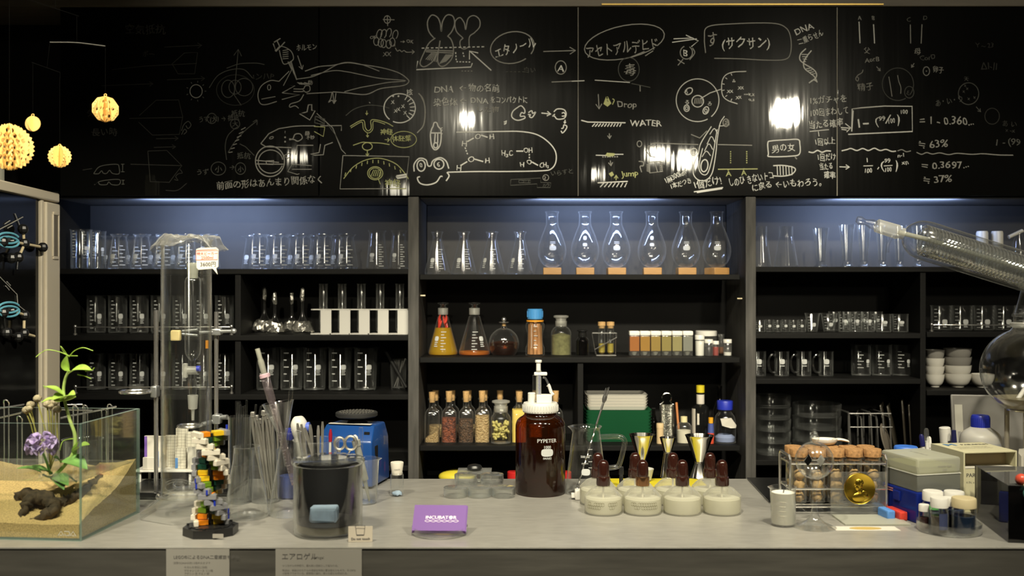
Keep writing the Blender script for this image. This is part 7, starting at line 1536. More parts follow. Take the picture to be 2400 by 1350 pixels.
for i in range(5):
    o = MB().lathe([(0, 0), (.048, 0), (.05, .002), (.05, .0135), (.0485, .0135), (.048, .003), (0, .002)], 36).build('petri_dish', GT, loc=(kx(52, 1.99), 2.02, CT + .0004 + .0142 * i)); tag(o, '%s of the stacked glass dishes behind the aquarium' % l5[i], 'petri dish', 'glass dishes behind the aquarium')
o = MB().lathe(L(P_BEAK, .040, .095), 36).build('beaker', G, loc=(kx(194, 2.155), 2.155, CT + .0004)); tag(o, 'wide glass beaker behind the right part of the aquarium', 'beaker')
o = MB().box((0, 0, .034), (.12, .06, .068), bev=.002).build('green_box', mat('soft_green_card', (.20, .46, .14), .6), loc=(kx(-45, 1.935), 1.94, CT + .0004)); tag(o, 'soft green box behind the aquarium at the left edge', 'box')

# ------------------------------------------------------------------ tall glass-door cabinet at the left edge, molecule models, mobile
fr = thing('glass_door_cabinet', 'tall beige cabinet with black glass sliding door at the left edge', 'cabinet', (-1.181, 2.6, 0), R(3.6)); FZ = 1.6178
def fbox(x0, x1, y0, y1, z0, z1, m, name, bev=.003): return MB().box(((x0 + x1) / 2, (y0 + y1) / 2, (z0 + z1) / 2), (x1 - x0, y1 - y0, z1 - z0), bev=bev).build(name, m, fr)
fbox(-.5, -.03, -.384, -.004, .002, FZ - .004, BEIGE, 'body')
fbox(-.03, .0, -.384, 0, FZ - .024, FZ, BEIGE, 'top_rail', .004)
fbox(-.03, .0, -.384, 0, .002, .08, BEIGE, 'bottom_rail')
DG = mat('black_glass', (.006, .006, .006), .12, spec=.12)
fbox(-.028, -.012, -.384, -.105, .081, FZ - .025, DG, 'glass_door', .001)
dr = fbox(-.028, .002, -.0885, -.002, .081, FZ - .028, BEIGE, 'door_stile', .004); fbox(-.028, -.004, -.105, -.0895, .081, FZ - .025, BEIGE, 'inner_stile', .003)
mb = MB(); za, zb_ = 1.452, 1.560; ya, yb_ = -.053, -.017
mb.box((.003, (ya + yb_) / 2, za - .003), (.005, yb_ - ya, .008), bev=.002).box((.003, (ya + yb_) / 2, zb_ + .003), (.005, yb_ - ya, .008), bev=.002).box((.003, ya, (za + zb_) / 2), (.005, .006, zb_ - za), bev=.002).box((.003, yb_, (za + zb_) / 2), (.005, .006, zb_ - za), bev=.002)
mb.build('handle_frame', BEIGE, fr); MB().box((.0024, (ya + yb_) / 2, (za + zb_) / 2), (.001, yb_ - ya, zb_ - za)).build('handle_recess', mat('shadow_brown_recess', (.16, .135, .10), .7), fr)
frM = Matrix.Translation(fr.location) @ Euler((0, 0, R(3.6))).to_matrix().to_4x4(); frI = frM.inverted(); o0 = frI @ Vector((0, 0, ZC))
def gp(px_, py_, x=-.010):
    dv = (frI.to_3x3() @ Vector(((px_ - 1200) / F, 1, -(py_ - 675) / F))); k = (x - o0.x) / dv.x; return o0 + dv * k
g3 = lambda p, x=-.010: gp(p[0] / 3.07, 420 + p[1] / 3.07, x)
mb = MB()
for seg_ in ([(108, 248), (145, 340)], [(-20, 368), (0, 360), (165, 272)], [(35, 322), (72, 298)], [(55, 352), (88, 334)], None, [(-10, 695), (0, 705), (122, 830), (128, 905), (182, 948)], [(50, 738), (75, 765)], [(40, 768), (66, 798)]):
    if seg_ is None: mb.build('white_pen_drawing', CH[1], fr); mb = MB(); continue
    mb.tube([g3(p) for p in seg_], .0013, 0, 6)
mb.build('white_pen_drawing', CH[1], fr)
WST = mat('cream_stick', (.70, .58, .36), .5); CY = mat('light_blue_ring', (.14, .42, .55), .4)
def molecule(label, balls, sticks, rings, dark):
    t = thing('molecule_model', label, 'model', fr.location, R(3.6), 'molecule models on the black glass')
    t.location = fr.location + Vector((0, 0, 1.3)); off = Vector((0, 0, -1.3)); xo = .004
    for b_ in balls: MB().sphere(g3(b_, xo) + off, .0125, seg=10, rings=6).build('black_atom', BLACK, t, sharp=20)
    for a_, b_ in sticks: MB().rod(g3(a_, xo) + off, g3(b_, xo) + off, .0034).build('cream_bond', WST, t)
    for a_, b_ in dark: MB().rod(g3(a_, xo) + off, g3(b_, xo) + off, .003).build('black_bond', BLACK, t)
    for (cx_, cy_) in rings:
        for dy_ in (-16, 12): c_ = g3((cx_, cy_ + dy_), xo) + off; MB().tube([c_ + Vector((.006 + .008 * math.cos(a), .035 * math.cos(a), .012 * math.sin(a))) for a in [R(20 + 320 * j / 24 + (180 if dy_ > 0 else 0)) for j in range(25)]], .0026).build('blue_loop', CY, t)
    MB().tube([g3((160, 470 if balls[0][1] < 700 else 980), xo) + off, g3((160, 470 if balls[0][1] < 700 else 980), -.0125) + off], .003).build('mount_pin', BLACK, t)
molecule('black ball molecule model with cream bonds, upper one on the glass door', [(165, 360), (175, 462), (80, 446), (308, 490), (132, 562), (82, 568), (20, 450)], [((168, 378), (173, 452)), ((98, 451), (160, 463)), ((190, 468), (285, 486)), ((166, 490), (140, 548))], [(42, 440)], [((128, 580), (122, 650))])
molecule('black ball molecule model with cream bonds, lower one on the glass door', [(175, 980), (82, 944), (170, 1108), (128, 1135), (46, 1104), (22, 960)], [((98, 950), (162, 972)), ((174, 1000), (172, 1092)), ((190, 1114), (246, 1130))], [(46, 940)], [((28, 985), (42, 1092)), ((58, 1112), (115, 1132))])
o = MB().lathe([(0, 0), (.019, 0), (.02, .002), (.02, .105), (.014, .112), (.014, .125), (0, .126)], 24).build('white_canister', MILK, loc=(kx(12, 2.20), 2.20, FZ - .002)); o.location.z = FZ + .0003; o.location.x = -1.19; o.location.y = 2.29; tag(o, 'white canister on top of the beige cabinet, behind the honeycomb ornament', 'canister')
# mobile
def disc_poly(r, n, spike=0.0, rot=0): 
    out = []
    for k in range(n):
        a = 2 * PI * k / n + rot; q = r * (1 + (spike if k % 2 else 0)); out.append((q * math.cos(a), q * math.sin(a)))
    return out
def holed(mb, poly, holes, th, M):
    """thin card with round holes: outline and hole rims are bridged by Blender's own tessellation"""
    import mathutils.geometry as mg
    loops = [[Vector((p[0], p[1], 0)) for p in poly]] + [[Vector((hx + hr * math.cos(2 * PI * k / 10), hy + hr * math.sin(2 * PI * k / 10), 0)) for k in range(10)] for (hx, hy, hr) in holes]
    tris = mg.tessellate_polygon(loops); flat = [p for l_ in loops for p in l_]; n_ = len(flat)
    vs = [(p.x, p.y, -th / 2) for p in flat] + [(p.x, p.y, th / 2) for p in flat]; fs = [tuple(reversed(t_)) for t_ in tris] + [tuple(i + n_ for i in t_) for t_ in tris]; b_ = 0
    for l_ in loops:
        m_ = len(l_)
        for k in range(m_): fs.append((b_ + k, b_ + (k + 1) % m_, n_ + b_ + (k + 1) % m_, n_ + b_ + k))
        b_ += m_
    mb.add(vs, fs, 0, M); return mb
THR = mat('dark_thread', (.002, .002, .002), .9, spec=.1); dM = 1.80; s = dM / F
def ornament(x, y, rpx, label, poly, holes, ytop, dd=dM, planes=(20, 110), sharp=30):
    t = thing('card_ornament', label, 'ornament', P(x, y, dd), 0, 'gold card ornaments of the mobile'); s_ = dd / F
    for a in planes: holed(MB(), poly(rpx * s_), [(hx * rpx * s_, hy * rpx * s_, hr * rpx * s_) for hx, hy, hr in holes], .0014, Matrix.Rotation(R(a), 4, 'Z') @ Matrix.Rotation(R(90), 4, 'X')).build('slotted_disc', CARD, t, sharp=10)
    MB().torus(.0022, .0007, M=Matrix.Translation((0, 0, (rpx + 2) * s_)) @ Matrix.Rotation(R(90), 4, 'X'), seg=14, s2=6).build('eyelet', CARD, t)
    MB().rod((0, 0, (rpx + 3) * s_), (0, 0, (y - ytop) * s_), .0002, seg=5).build('thread', THR, t); return t
ten = lambda r: disc_poly(r, 10, 0, R(18))
ornament(247, 256, 31, 'gold ten-sided card ornament with oval holes, largest whole one on the mobile', ten, [(.62 * math.cos(R(a)), .62 * math.sin(R(a)), .13) for a in range(0, 360, 60)] + [(.86 * math.cos(R(a)), .86 * math.sin(R(a)), .035) for a in range(0, 360, 15)] + [(.3, 0, .1), (-.3, 0, .1)], 108, planes=(35, 80, 125, 170))
ornament(77, 290, 18, 'small plain round gold card ornament on the mobile', lambda r: disc_poly(r, 28), [], 146, planes=(0, 78))
ornament(140, 367, 24, 'spiky-edged gold card ornament with small dots on the mobile', lambda r: disc_poly(r, 40, .10), [(.25 + .28 * i * math.cos(R(a)), .28 * i * math.sin(R(a)), .05) for i in (1, 2) for a in range(0, 360, 60)], 182, planes=(15, 75, 135))
hexh = [(.3 * (i + .5 * (j % 2)), .26 * j, .115) for i in range(-4, 5) for j in range(-3, 4) if (.3 * (i + .5 * (j % 2))) ** 2 + (.26 * j) ** 2 < .68]
ornament(22, 345, 50, 'big gold honeycomb card ball with spiked rim at the left edge', lambda r: disc_poly(r, 64, .09), hexh, -60, dd=1.72, planes=(-12, 33, 78, 123))
mob = thing('mobile_hanger', 'thin wire arms and threads of the hanging mobile', 'mobile', P(180, -200, dM)); u = lambda x, y: P(x, y, dM) - mob.location
MB().tube(smooth([u(117, 99), u(180, 100), u(247, 108)], 6), .0008).build('wire_arm', STEELD, mob); MB().tube([u(74, 146), u(141, 170)], .00035).build('wire_arm', THR, mob); MB().tube([u(70, 0), u(185, 38)], .0003).build('wire_arm', THR, mob)
MB().rod(u(180, 100), u(180, 38), .0002, seg=5).rod(u(141, 170), u(141, 184), .0002, seg=5).rod(u(110, 158), u(117, 99), .0002, seg=5).rod(u(130, 20), Vector((u(130, 20).x, u(130, 20).y, 2.61 - mob.location.z)), .0002, seg=5).build('thread', THR, mob)

# ------------------------------------------------------------------ right end of the counter
X, d, r, h, s = cpl(1836, 57, 1238, 1141); t = thing('candle_beaker', 'graduated glass beaker filled with off-white wax beside the radiometer', 'candle', (X, d, CT + .0002))
pr = L(P_BEAK, r, h); mb = MB().lathe(pr, 40, spout=(PI, h * .9, r * .25)); 
for k in range(4): patch(mb, outer(pr), h * (.3 + .12 * k), h * (.3 + .12 * k) + .0006, math.atan2(-d, -X) - .3, math.atan2(-d, -X) + .2)
mb.build('beaker', [G, mat('cream_print', (.70, .66, .52), .6)], t); MB().lathe([(0, .004), (r * .9, .004), (r * .945, .006), (r * .945, h * .86), (r * .7, h * .845), (0, h * .84)], 36).build('wax', mat('off_white_wax', (.92, .88, .77), .5, sss=.15), t); MB().rod((0, 0, h * .84), (.001, 0, h * .92), .0011).build('wick', INK, t)
# radiometer
X, d, r, h, s = cpl(1909, 95, 1247, 1004); t = thing('glass_radiometer', 'clear glass radiometer bulb with dark vanes on a slender glass foot', 'radiometer', (X, d, CT + .0002)); zq = lambda y: zz(y, d)
pr = sprof([(0, .0015), (r * .98, 0), (r, .0015), (r * .7, .006), (r * .3, .015), (r * .13, .033), (r * .10, .05), (r * .13, .070), (r * .20, .078), (r * .2, .084), (r * .15, .088), (r * .22, .093), (r * .16, .099), (r * .2, .103)], 3)
MB().lathe(pr, 40).build('glass_foot', GT, t)
rb = 44 * s; zc_ = zq(1079); MB().lathe([(rb * .22, zc_ - rb * .975)] + [(rb * math.sin(R(a)), zc_ - rb * math.cos(R(a))) for a in range(16, 168, 8)] + sprof([(rb * .21, zc_ + rb * .98), (.0075, zc_ + rb * 1.12), (.0082, zc_ + rb * 1.25), (.0052, zc_ + rb * 1.36), (.0058, zc_ + rb * 1.42), (.0025, zc_ + rb * 1.55), (.0028, h * .985), (0, h)], 3), 44).build('bulb', GT, t)
MB().rod((0, 0, .1), (0, 0, zc_), .0012).rod((0, 0, zc_ + .004), (0, 0, zc_ + rb * 1.1), .0022).sphere((0, 0, zc_ + .002), .0035).build('spindle', GT, t)
for k in range(4):
    a = R(205 + 90 * k); ctr = Vector((.0150 * math.cos(a), .0150 * math.sin(a), zc_)); M = Matrix.Translation(ctr) @ Matrix.Rotation(a, 4, 'Z') @ Matrix.Rotation(R(45), 4, 'Y')
    MB().box((0, -.0003, 0), (.0125, .0005, .0125), 1, M=M).box((0, .0003, 0), (.0125, .0005, .0125), 0, M=M).rod((0, 0, zc_), ctr, .0005, 1).build('vane', [bpy.data.materials.get('soot_black') or mat('soot_black', (.003, .003, .003), 1.0, spec=0), mat('pale_vane', (.30, .29, .26), .8) if not bpy.data.materials.get('pale_vane') else bpy.data.materials['pale_vane']], t)
# black hob panel behind the rack
o = MB().box((.165, .12, .002), (.33, .24, .004), bev=.001).build('black_mat', mat('black_hob', (.010, .010, .010), .25), loc=(kx(1752, 2.19), 1.953, CT + .0002)); tag(o, 'flat black mat lying on the counter under the back of the tube rack', 'panel')
me = o.data
for v in me.vertices:
    if v.co.x < .05: v.co.x += (.24 - v.co.y) * -.06
# tube rack
d0, d1 = 1.852, 1.922; XL, XR = .5176, .697; RH = .104; t = thing('wire_test_tube_rack', 'chrome wire rack of corked tubes behind the radiometer', 'rack', (XL, d0, CT + .0045)); WX, WY = XR - XL, d1 - d0; wr = .0019
for (xx, nm_) in ((0, 0), (WX, 1)): MB().tube([(xx, 0, -.002), (xx, 0, RH - .006), (xx, .006, RH), (xx, WY - .006, RH), (xx, WY, RH - .006), (xx, WY, -.002)], .0026).build('end_frame', CHROME, t)
for z in (.090, .043, .010):
    MB().tube([(0, 0, z), (WX, 0, z), (WX, WY, z), (0, WY, z)], wr, closed=True).build('shelf_ring', CHROME, t)
    if z > .02: 
        mb = MB(); mb.tube([(0, WY / 2, z), (WX, WY / 2, z)], .0014)
        for k in range(6): mb.tube([(.0035 + k * .0345, 0, z), (.0035 + k * .0345, WY, z)], .0012)
        mb.build('divider_wires', CHROME, t)
    else: MB().tube([(0, WY * .33, z), (WX, WY * .33, z)], .0014).tube([(0, WY * .67, z), (WX, WY * .67, z)], .0014).build('divider_wires', CHROME, t)
CHUNK = mat('dried_brown_root', (.50, .32, .13), .8, noise=.45, nscale=110, bump=1.0)
rr_ = random.Random(21)
for row in (0, 1):
    for i in range(5):
        xx = XL + .0035 + .01725 + .0345 * i; yy = d0 + WY * (.25 if row == 0 else .75); zb_ = CT + .0045 + .0122; tr = .0145; hh2 = .088
        t = thing('corked_tube', 'corked tube of brown chunks, %s in the %s row' % (nth(i, 5), 'front' if row == 0 else 'back'), 'tube', (xx, yy, zb_), 0, 'corked tubes in the wire rack')
        MB().lathe([(0, 0), (tr * .8, .0008), (tr, .005), (tr, hh2), (tr * .94, hh2), (tr * .94, .005), (0, .002)], 24).build('tube', G, t)
        MB().lathe([(0, hh2 - .006), (tr * .9, hh2 - .006), (tr * .93, hh2), (tr * 1.12, hh2 + .001), (tr * 1.15, hh2 + .014), (tr * 1.1, hh2 + .015), (0, hh2 + .015)], 28).build('cork', CORK, t)
        for k in range(3):
            q = MB().sphere((rr_.uniform(-.002, .002), rr_.uniform(-.003, 0), .014 + .0205 * k), .0108, seg=12, rings=8, sc=(1, .95, rr_.uniform(.8, 1.0))); crumple(q, .0017, k + 7 * i + row * 40).build('dried_chunk', CHUNK, t, sharp=60)
# gold medal on a clear stand
dd = 1.838; X = kx(2014, dd); s = dd / F; zc_ = zz(1145, dd); st = thing('acrylic_display_stand', 'clear acrylic stand holding the gold medal in front of the rack', 'stand', (X, dd, CT + .0002))
MB().box((.0, .004, zz(1108, dd) / 2 + .002), (132 * s, .003, zz(1108, dd) - .003), bev=.0006).build('upright_plate', HAZY, st); MB().box((.008, -.035, .0015), (148 * s, .075, .003), bev=.0008).build('base_plate', MILK, st)
rm = 36.5 * s; mb = MB().lathe([(0, -.002), (rm * .98, -.002), (rm, -.0012), (rm, .0012), (rm * .97, .002), (rm * .94, .0014), (0, .0014)], 56, M=Matrix.Rotation(R(90), 4, 'X'))
Mx = Matrix.Translation((-.001, -.0014, 0)) @ Matrix.Rotation(R(90), 4, 'X')
def relief(c_, sc): mb.sphere((0, 0, 0), 1.0, seg=20, rings=10, M=Mx @ Matrix.Translation((c_[0] * rm, c_[1] * rm, 0)) @ Matrix.Rotation(R(sc[3] if len(sc) > 3 else 0), 4, 'Z') @ Matrix.Diagonal((sc[0] * rm, sc[1] * rm, sc[2] * rm * .62, 1)))
relief((-.02, .30), (.25, .32, .10)); relief((-.10, .10), (.15, .22, .09)); relief((-.27, .26), (.06, .045, .07)); relief((-.23, .14), (.06, .04, .06)); relief((.10, .40), (.19, .20, .09)); relief((.06, -.14), (.17, .26, .10)); relief((.05, -.50), (.50, .30, .10, 12)); relief((.26, -.40), (.32, .28, .09, -25)); relief((.09, .24), (.05, .08, .12))
mb.box((-.66 * rm, -.0018, -.02 * rm), (.2 * rm, .0008, .03 * rm)).box((-.66 * rm, -.0018, .06 * rm), (.2 * rm, .0008, .03 * rm))
o = mb.build('gold_medal', GOLD, loc=(X, dd - .001, CT + zc_), rot=(R(-2), 0, 0)); tag(o, 'round gold medal with a profile bust in relief', 'medal')
o = MB().box((0, 0, .0003), (.112, .030, .0006)).lathe([(0, .0006), (.028, .0006), (.028, .0009), (0, .0009)], 40, 1, M=Matrix.Diagonal((1, .36, 1, 1))).build('pale_card', [PAPER, mat('gold_reflection_oval', (.50, .36, .12), .4)], loc=(kx(2027, 1.745), 1.742, CT + .0003)); tag(o, 'pale card printed with a gold oval lying in front of the medal stand', 'card')  # medal reflection painted as a gold oval on the card
# porcelain spoon lying on the corks
t0 = P(1950, 1052, 1.905); mb = MB(); z0_ = CT + .0045 + .0122 + .103 + .0006
q = sprof([(0, 0), (.012, .001), (.017, .006), (.0185, .012), (.0175, .012), (.015, .006), (0, .003)], 2); mb.lathe(q, 28, 0, Matrix.Translation((-.012, 0, 0)) @ Matrix.Diagonal((1.35, 1, 1, 1)))
mb.tube(smooth([(.004, 0, .0085), (.016, 0, .0105), (.030, -.002, .008), (.034, -.002, .006)], 4), [.006, .0066, .007, .0072, .007, .0068, .0065, .006, .0058, .0052, .0046, .004, .003], 0, 10, flat=.4)
tag(mb.build('porcelain_spoon', CERAM, loc=(t0.x, 1.912, z0_)), 'short white porcelain spoon lying across the corks of the rack', 'spoon')
# tip boxes
C0 = Vector((.7254, 1.7815, CT + .0003)); ang = math.atan2(.0225, .088)
t = thing('pipette_tip_box', 'blue and grey translucent tip box right of the tube rack', 'box', C0, ang); bw, bl = .0905, .106
MB().box((bw / 2, bl / 2, .0275), (bw + .006, bl + .006, .055), bev=.003).build('blue_base', BLUEP, t); MB().box((bw / 2, bl / 2, .0275), (bw - .01, bl - .01, .048)).build('inner_rack', mat('deep_blue_inner', (.01, .02, .22), .5), t)
MB().box((bw / 2, bl / 2, .0705), (bw, bl, .030), bev=.002).build('grey_middle', GREYP, t); MB().box((bw / 2, bl / 2, .1008), (bw + .001, bl + .001, .029), bev=.004).build('lid', MILK, t)
MB().box((bw / 2, bl / 2, .0930), (bw - .01, bl - .01, .012)).build('yellowish_contents', mat('pale_yellow_tips', (.45, .46, .20), .6), t); MB().box((bw / 2, bl / 2, .0860), (bw + .0016, bl + .0016, .0012)).build('seam', mat('white_seam', (.62, .62, .56), .5), t)
MB().box((-.0045, bl * .50, .040), (.004, .020, .018), bev=.0015).build('latch', BLUEP, t); mb = MB()
for k in range(2): mb.box((-.0038, bl * .74, .050 - .004 * k), (.0006, .026, .0018))
mb.build('red_label', mat('faded_red_print', (.48, .20, .18), .6), t)
mb = MB(); T = Matrix.Translation((bw * .62, -.0012, .098)) @ Matrix.Rotation(R(90), 4, 'X'); mb.text('micro tips', .007, 0, T).text('200', .006, 0, T @ Matrix.Translation((0, -.007, 0))); mb.build('printed_words', GINK, t); mb = MB(); T = Matrix.Translation((bw * .5, bl * .5, .11575)) @ Matrix.Rotation(R(90), 4, 'Z'); mb.text('FILTER TIPS  96', .008, 0, T); mb.build('printed_words', GINK, t)
def block(c_, size, rz, m, label, name='plastic_block'):
    o = MB().box((0, 0, size[2] / 2), size, bev=.003).build(name, m, loc=c_, rot=(0, 0, rz)); tag(o, label, 'block')
block((.7040, 1.824, CT + .0003), (.016, .052, .0165), R(9.2), mat('red_plastic_block', (.60, .05, .03), .4), 'red oblong block against the blue tip box')
block((.6855, 1.823, CT + .0003), (.016, .036, .0175), R(9.2), mat('light_blue_block', (.09, .25, .60), .5), 'light blue oblong block left of the red block')
dd = 1.965; X = kx(2123, dd); t = thing('blue_lidded_jar', 'clear jar with bright blue lid behind the tip box', 'jar', (X, dd, CT + .0002)); hj = ZC - (1046 - 675) / F * dd - CT
MB().lathe([(0, 0), (.021, 0), (.022, .003), (.022, hj * .88), (.02, hj * .88), (.02, .005), (0, .004)], 28).build('jar', HAZY, t); MB().lathe([(0, hj * .86), (.0225, hj * .86), (.0225, hj * .98), (.021, hj), (0, hj)], 28).build('lid', mat('bright_blue_lid', (.05, .18, .68), .4), t)
# film box
C1 = Vector((.845, 1.862, CT + .0003)); t = thing('film_roll_box', 'cream cardboard dispenser box with open slot front', 'box', C1, R(9)); CREAM = mat('cream_cardboard', (.62, .58, .38), .6); TAN = mat('tan_cardboard_inside', (.42, .33, .19), .7); fw, fd, fh = .110, .108, .114; mb = MB()
mb.box((.0015, fd / 2, fh / 2), (.003, fd, fh), bev=.0008).box((fw - .0015, fd / 2, fh / 2), (.003, fd, fh), bev=.0008).box((fw / 2, fd - .0015, fh / 2), (fw - .004, .003, fh), bev=.0008).box((fw / 2, fd * .5, fh - .0015), (fw - .004, fd, .003), bev=.0008).box((fw / 2, fd / 2, .0015), (fw - .004, fd, .003)); mb.build('carton', CREAM, t)
MB().box((fw / 2, .006, .042), (fw - .006, .003, .078)).build('front_panel', CREAM, t); MB().box((fw / 2, .030, .082), (fw - .006, .003, .056)).build('tan_inner_wall', TAN, t)
mb = MB().box((fw / 2, .018, .083), (fw - .008, .024, .002)); T = Matrix.Translation((.008, .0, .0835)); mb.build('white_flap', PAPER, t)
mb = MB(); T = Matrix.Translation((.008, .0044, .066)) @ Matrix.Rotation(R(90), 4, 'X'); mb.text('PARAFILM', .0105, 0, T, False, bold=.0003); T2 = Matrix.Translation((.068, .0044, .065)) @ Matrix.Rotation(R(90), 4, 'X'); mb.text('M', .018, 1, T2, False, bold=.0012); mb.text('4 IN. x 125 FT.', .006, 0, T @ Matrix.Translation((0, -.012, 0)), False)
mb.build('printed_words', [INK, mat('blue_letter_print', (.05, .20, .50), .6)], t); mb = MB()
T = Matrix.Translation((.012, .072, fh + .0004)); mb.text('M', .03, 1, T, False, bold=.0015).text('PARAFILM', .013, 0, T @ Matrix.Translation((.034, .004, 0)), False, bold=.0003)
for k in range(3): mb.text('laboratory film  moisture proof', .0055, 0, T @ Matrix.Translation((.004, -.018 - .009 * k, 0)), False)
mb.build('printed_words', [INK, bpy.data.materials['blue_letter_print']], t)
# white reagent bottle
dd = 2.06; X = kx(2298, dd); s = dd / F; t = thing('white_reagent_bottle', 'round white plastic bottle with blue cap and printed label', 'bottle', (X, dd, CT + .0002)); r = 46 * s; hb = zz(1000, dd); HD = mat('white_hdpe', (.62, .60, .56), .4, sss=.15)
pr = sprof([(0, 0), (r * .92, 0), (r, .005), (r, hb * .5), (r, hb * .76), (r * .9, hb * .89), (r * .55, hb * .975), (r * .42, hb)], 3); mb = MB().lathe(pr, 44); fa = math.atan2(-dd, -X); patch(mb, [(r, 0), (r, hb * .76)], .02, hb * .77, fa - .1, fa + 1.2, 1, .0006, 10); wraptext(mb, pr, 'SAMARIUM', .006, hb * .70, fa + .5, 2, .0012)
for k in range(5): patch(mb, [(r, 0), (r, hb * .76)], hb * (.64 - .045 * k), hb * (.64 - .045 * k) + .0012, fa + .0, fa + 1.05, 2, .0010, 6)
mb.build('bottle', [HD, mat('pale_label', (.52, .53, .56), .6), mat('blue_grey_print', (.18, .2, .32), .6)], t); ht = zz(973, dd); mb = MB().lathe([(0, hb - .004), (20 * s, hb - .004), (20.5 * s, ht - .003), (18 * s, ht), (0, ht)], 36)
for k in range(30): a = 2 * PI * k / 30; mb.box((20.4 * s * math.cos(a), 20.4 * s * math.sin(a), (hb + ht) / 2 - .003), (.0012, .0018, (ht - hb) * .8), rot=(0, 0, a))
mb.build('blue_cap', BCAP, t)
# pens in a cup, marker
dd = 2.03; t = thing('pen_cup', 'small white cup of pens behind the tip box', 'cup', (kx(2178, dd), dd, CT + .0002)); hc = zz(1052, dd); MB().lathe([(0, 0), (.018, 0), (.0185, hc), (.0172, hc), (.0165, .004), (0, .003)], 28).build('cup', WHITE, t)
pens = [(2159, 1018, 'navy-capped white pen', mat('navy_pen_cap', (.015, .015, .10), .3)), (2171, 1004, 'clear-tipped pen', HAZY), (2177, 1023, 'white round-topped pen', WHITE)]
for i, (x, yt, nm_, cm) in enumerate(pens):
    b_ = P(x, yt, dd - .006 + .006 * i); a = Vector((kx(2178, dd) + .003 * (i - 1), dd + .003 * (i - 1), CT + .006)); v = b_ - a; o = thing('pen', nm_ + ' standing in the small white cup', 'pen', a, 0, 'pens in the white cup'); MB().rod((0, 0, 0), v * .8, .0042).build('barrel', WHITE, o); MB().tube([v * .79, v * .8, v * .97, v], [.0042, .0055, .005, .003]).build('pen_cap', cm, o)
a = Vector((kx(2222, 2.06), 2.055, CT + .001)); v = P(2214, 1001, 2.05) - a; o = thing('white_marker', 'fat white marker pen leaning beside the laptop', 'pen', a); MB().tube([v * 0, v * .99, v], [.0105, .0112, .0095], 0, 18).build('barrel', WHITE, o); MB().rod(v * .62 + Vector((.004, -.010, 0)), v * .80 + Vector((.004, -.010, 0)), .0042).build('dark_label', INK, o)
a = Vector((kx(2238, 2.03), 2.03, CT + .001)); v = P(2235, 1008, 2.03) - a; o = MB().tube([v * 0, v * .8, v * .81, v], [.005, .005, .0062, .0045], 0, 14).build('navy_pen', mat('navy_plastic', (.012, .014, .07), .3), loc=a); tag(o, 'dark navy pen standing right of the fat white marker', 'pen')
# laptop
dd = 2.135; X0 = kx(2240, dd); t = thing('laptop', 'silver laptop seen from behind with raised lid', 'laptop', (X0, dd, CT + .0004), R(-9)); SIL = mat('silver_aluminium', (.20, .19, .175), .5, metal=.2); Hl = .190
MB().box((.14, -.0, .008), (.29, .02, .014), bev=.004).build('base', SIL, t); lid = MB().box((.14, 0, Hl / 2), (.285, .007, Hl), bev=.003, M=Matrix.Translation((0, .004, .002)) @ Matrix.Rotation(R(-9), 4, 'X')); lid.build('lid', SIL, t)
Ml = Matrix.Translation((0, .004, .002)) @ Matrix.Rotation(R(-9), 4, 'X'); MB().box((.012, -.0042, Hl * .62), (.016, .0012, .10), 0, M=Ml).box((.012, -.005, Hl * .50), (.006, .0008, .03), 1, M=Ml).build('sticker', [mat('pale_sticker', (.46, .44, .38), .6), GINK], t)
# round flask on its support, condenser
dd = 1.99; s = dd / F; fc = P(2404, 868, dd); rf = 99 * s
sp = thing('flask_support', 'metal post stand under the big round flask', 'stand', (fc.x, fc.y, CT + .0002)); zr = fc.z - CT - rf * .93
MB().torus(rf * .40, .003, c=(0, 0, zr)).build('ring', CHROME, sp)
for k in range(4): a = R(45 + 90 * k + 18); MB().rod((rf * .40 * math.cos(a), rf * .40 * math.sin(a), 0), (rf * .40 * math.cos(a), rf * .40 * math.sin(a), zr), .0048).build('post', mat('pale_steel_post', (.42, .38, .30), .4, metal=.3) if not bpy.data.materials.get('pale_steel_post') else bpy.data.materials['pale_steel_post'], sp)
t = thing('round_bottom_flask', 'big round-bottomed glass flask at the right edge', 'flask', fc)
MB().lathe([(0, -rf)] + [(rf * math.sin(R(a)), -rf * math.cos(R(a))) for a in range(8, 160, 8)] + sprof([(rf * .34, rf * .945), (rf * .27, rf * 1.04), (rf * .26, (868 - 770) * s), (rf * .26, (868 - 752) * s)], 3), 52).build('flask', GT, t)
MB().lathe([(0, -rf * .97)] + [(rf * .965 * math.sin(R(a)), -rf * .965 * math.cos(R(a))) for a in range(8, 56, 8)] + [(0, -rf * .965 * math.cos(R(48)))], 40).build('milky_residue', teal((.52, .47, .34), .35), t)
MB().lathe([(rf * .27, (868 - 768) * s), (rf * .34, (868 - 764) * s), (rf * .34, (868 - 758) * s), (rf * .28, (868 - 755) * s)], 36).build('joint_clip', FROST, t)
o = MB().rod((0, 0, 0), (.06, .004, .085), .0045).build('white_stirrer', WHITE, loc=(fc.x - .018, fc.y, fc.z - rf * .72)); tag(o, 'white stirring bar leaning inside the big round flask', 'stirrer')
A0 = P(2117, 548, dd); th = R(17.3); t = thing('glass_condenser', 'big sloping glass condenser with inner coil above the right shelf', 'condenser', A0, rot=(0, th, 0)); Mc = Matrix.Rotation(R(90), 4, 'Y'); rj = 46 * s; Lc = 385 * s
MB().lathe(sprof([(.010, -.004), (.011, .002), (rj * .55, .008), (rj * .88, .024), (rj, .045), (rj, .08)], 4) + [(rj, Lc), (rj * .9, Lc + .02), (rj * .5, Lc + .04), (.012, Lc + .05)], 48, M=Mc).build('outer_jacket', GT, t)
q = []; nt_ = 36; rcl = rj * .70
for k in range(nt_ * 16 + 1): a = 2 * PI * k / 16; q.append((.040 + (Lc - .06) * k / (nt_ * 16), rcl * math.cos(a), rcl * math.sin(a)))
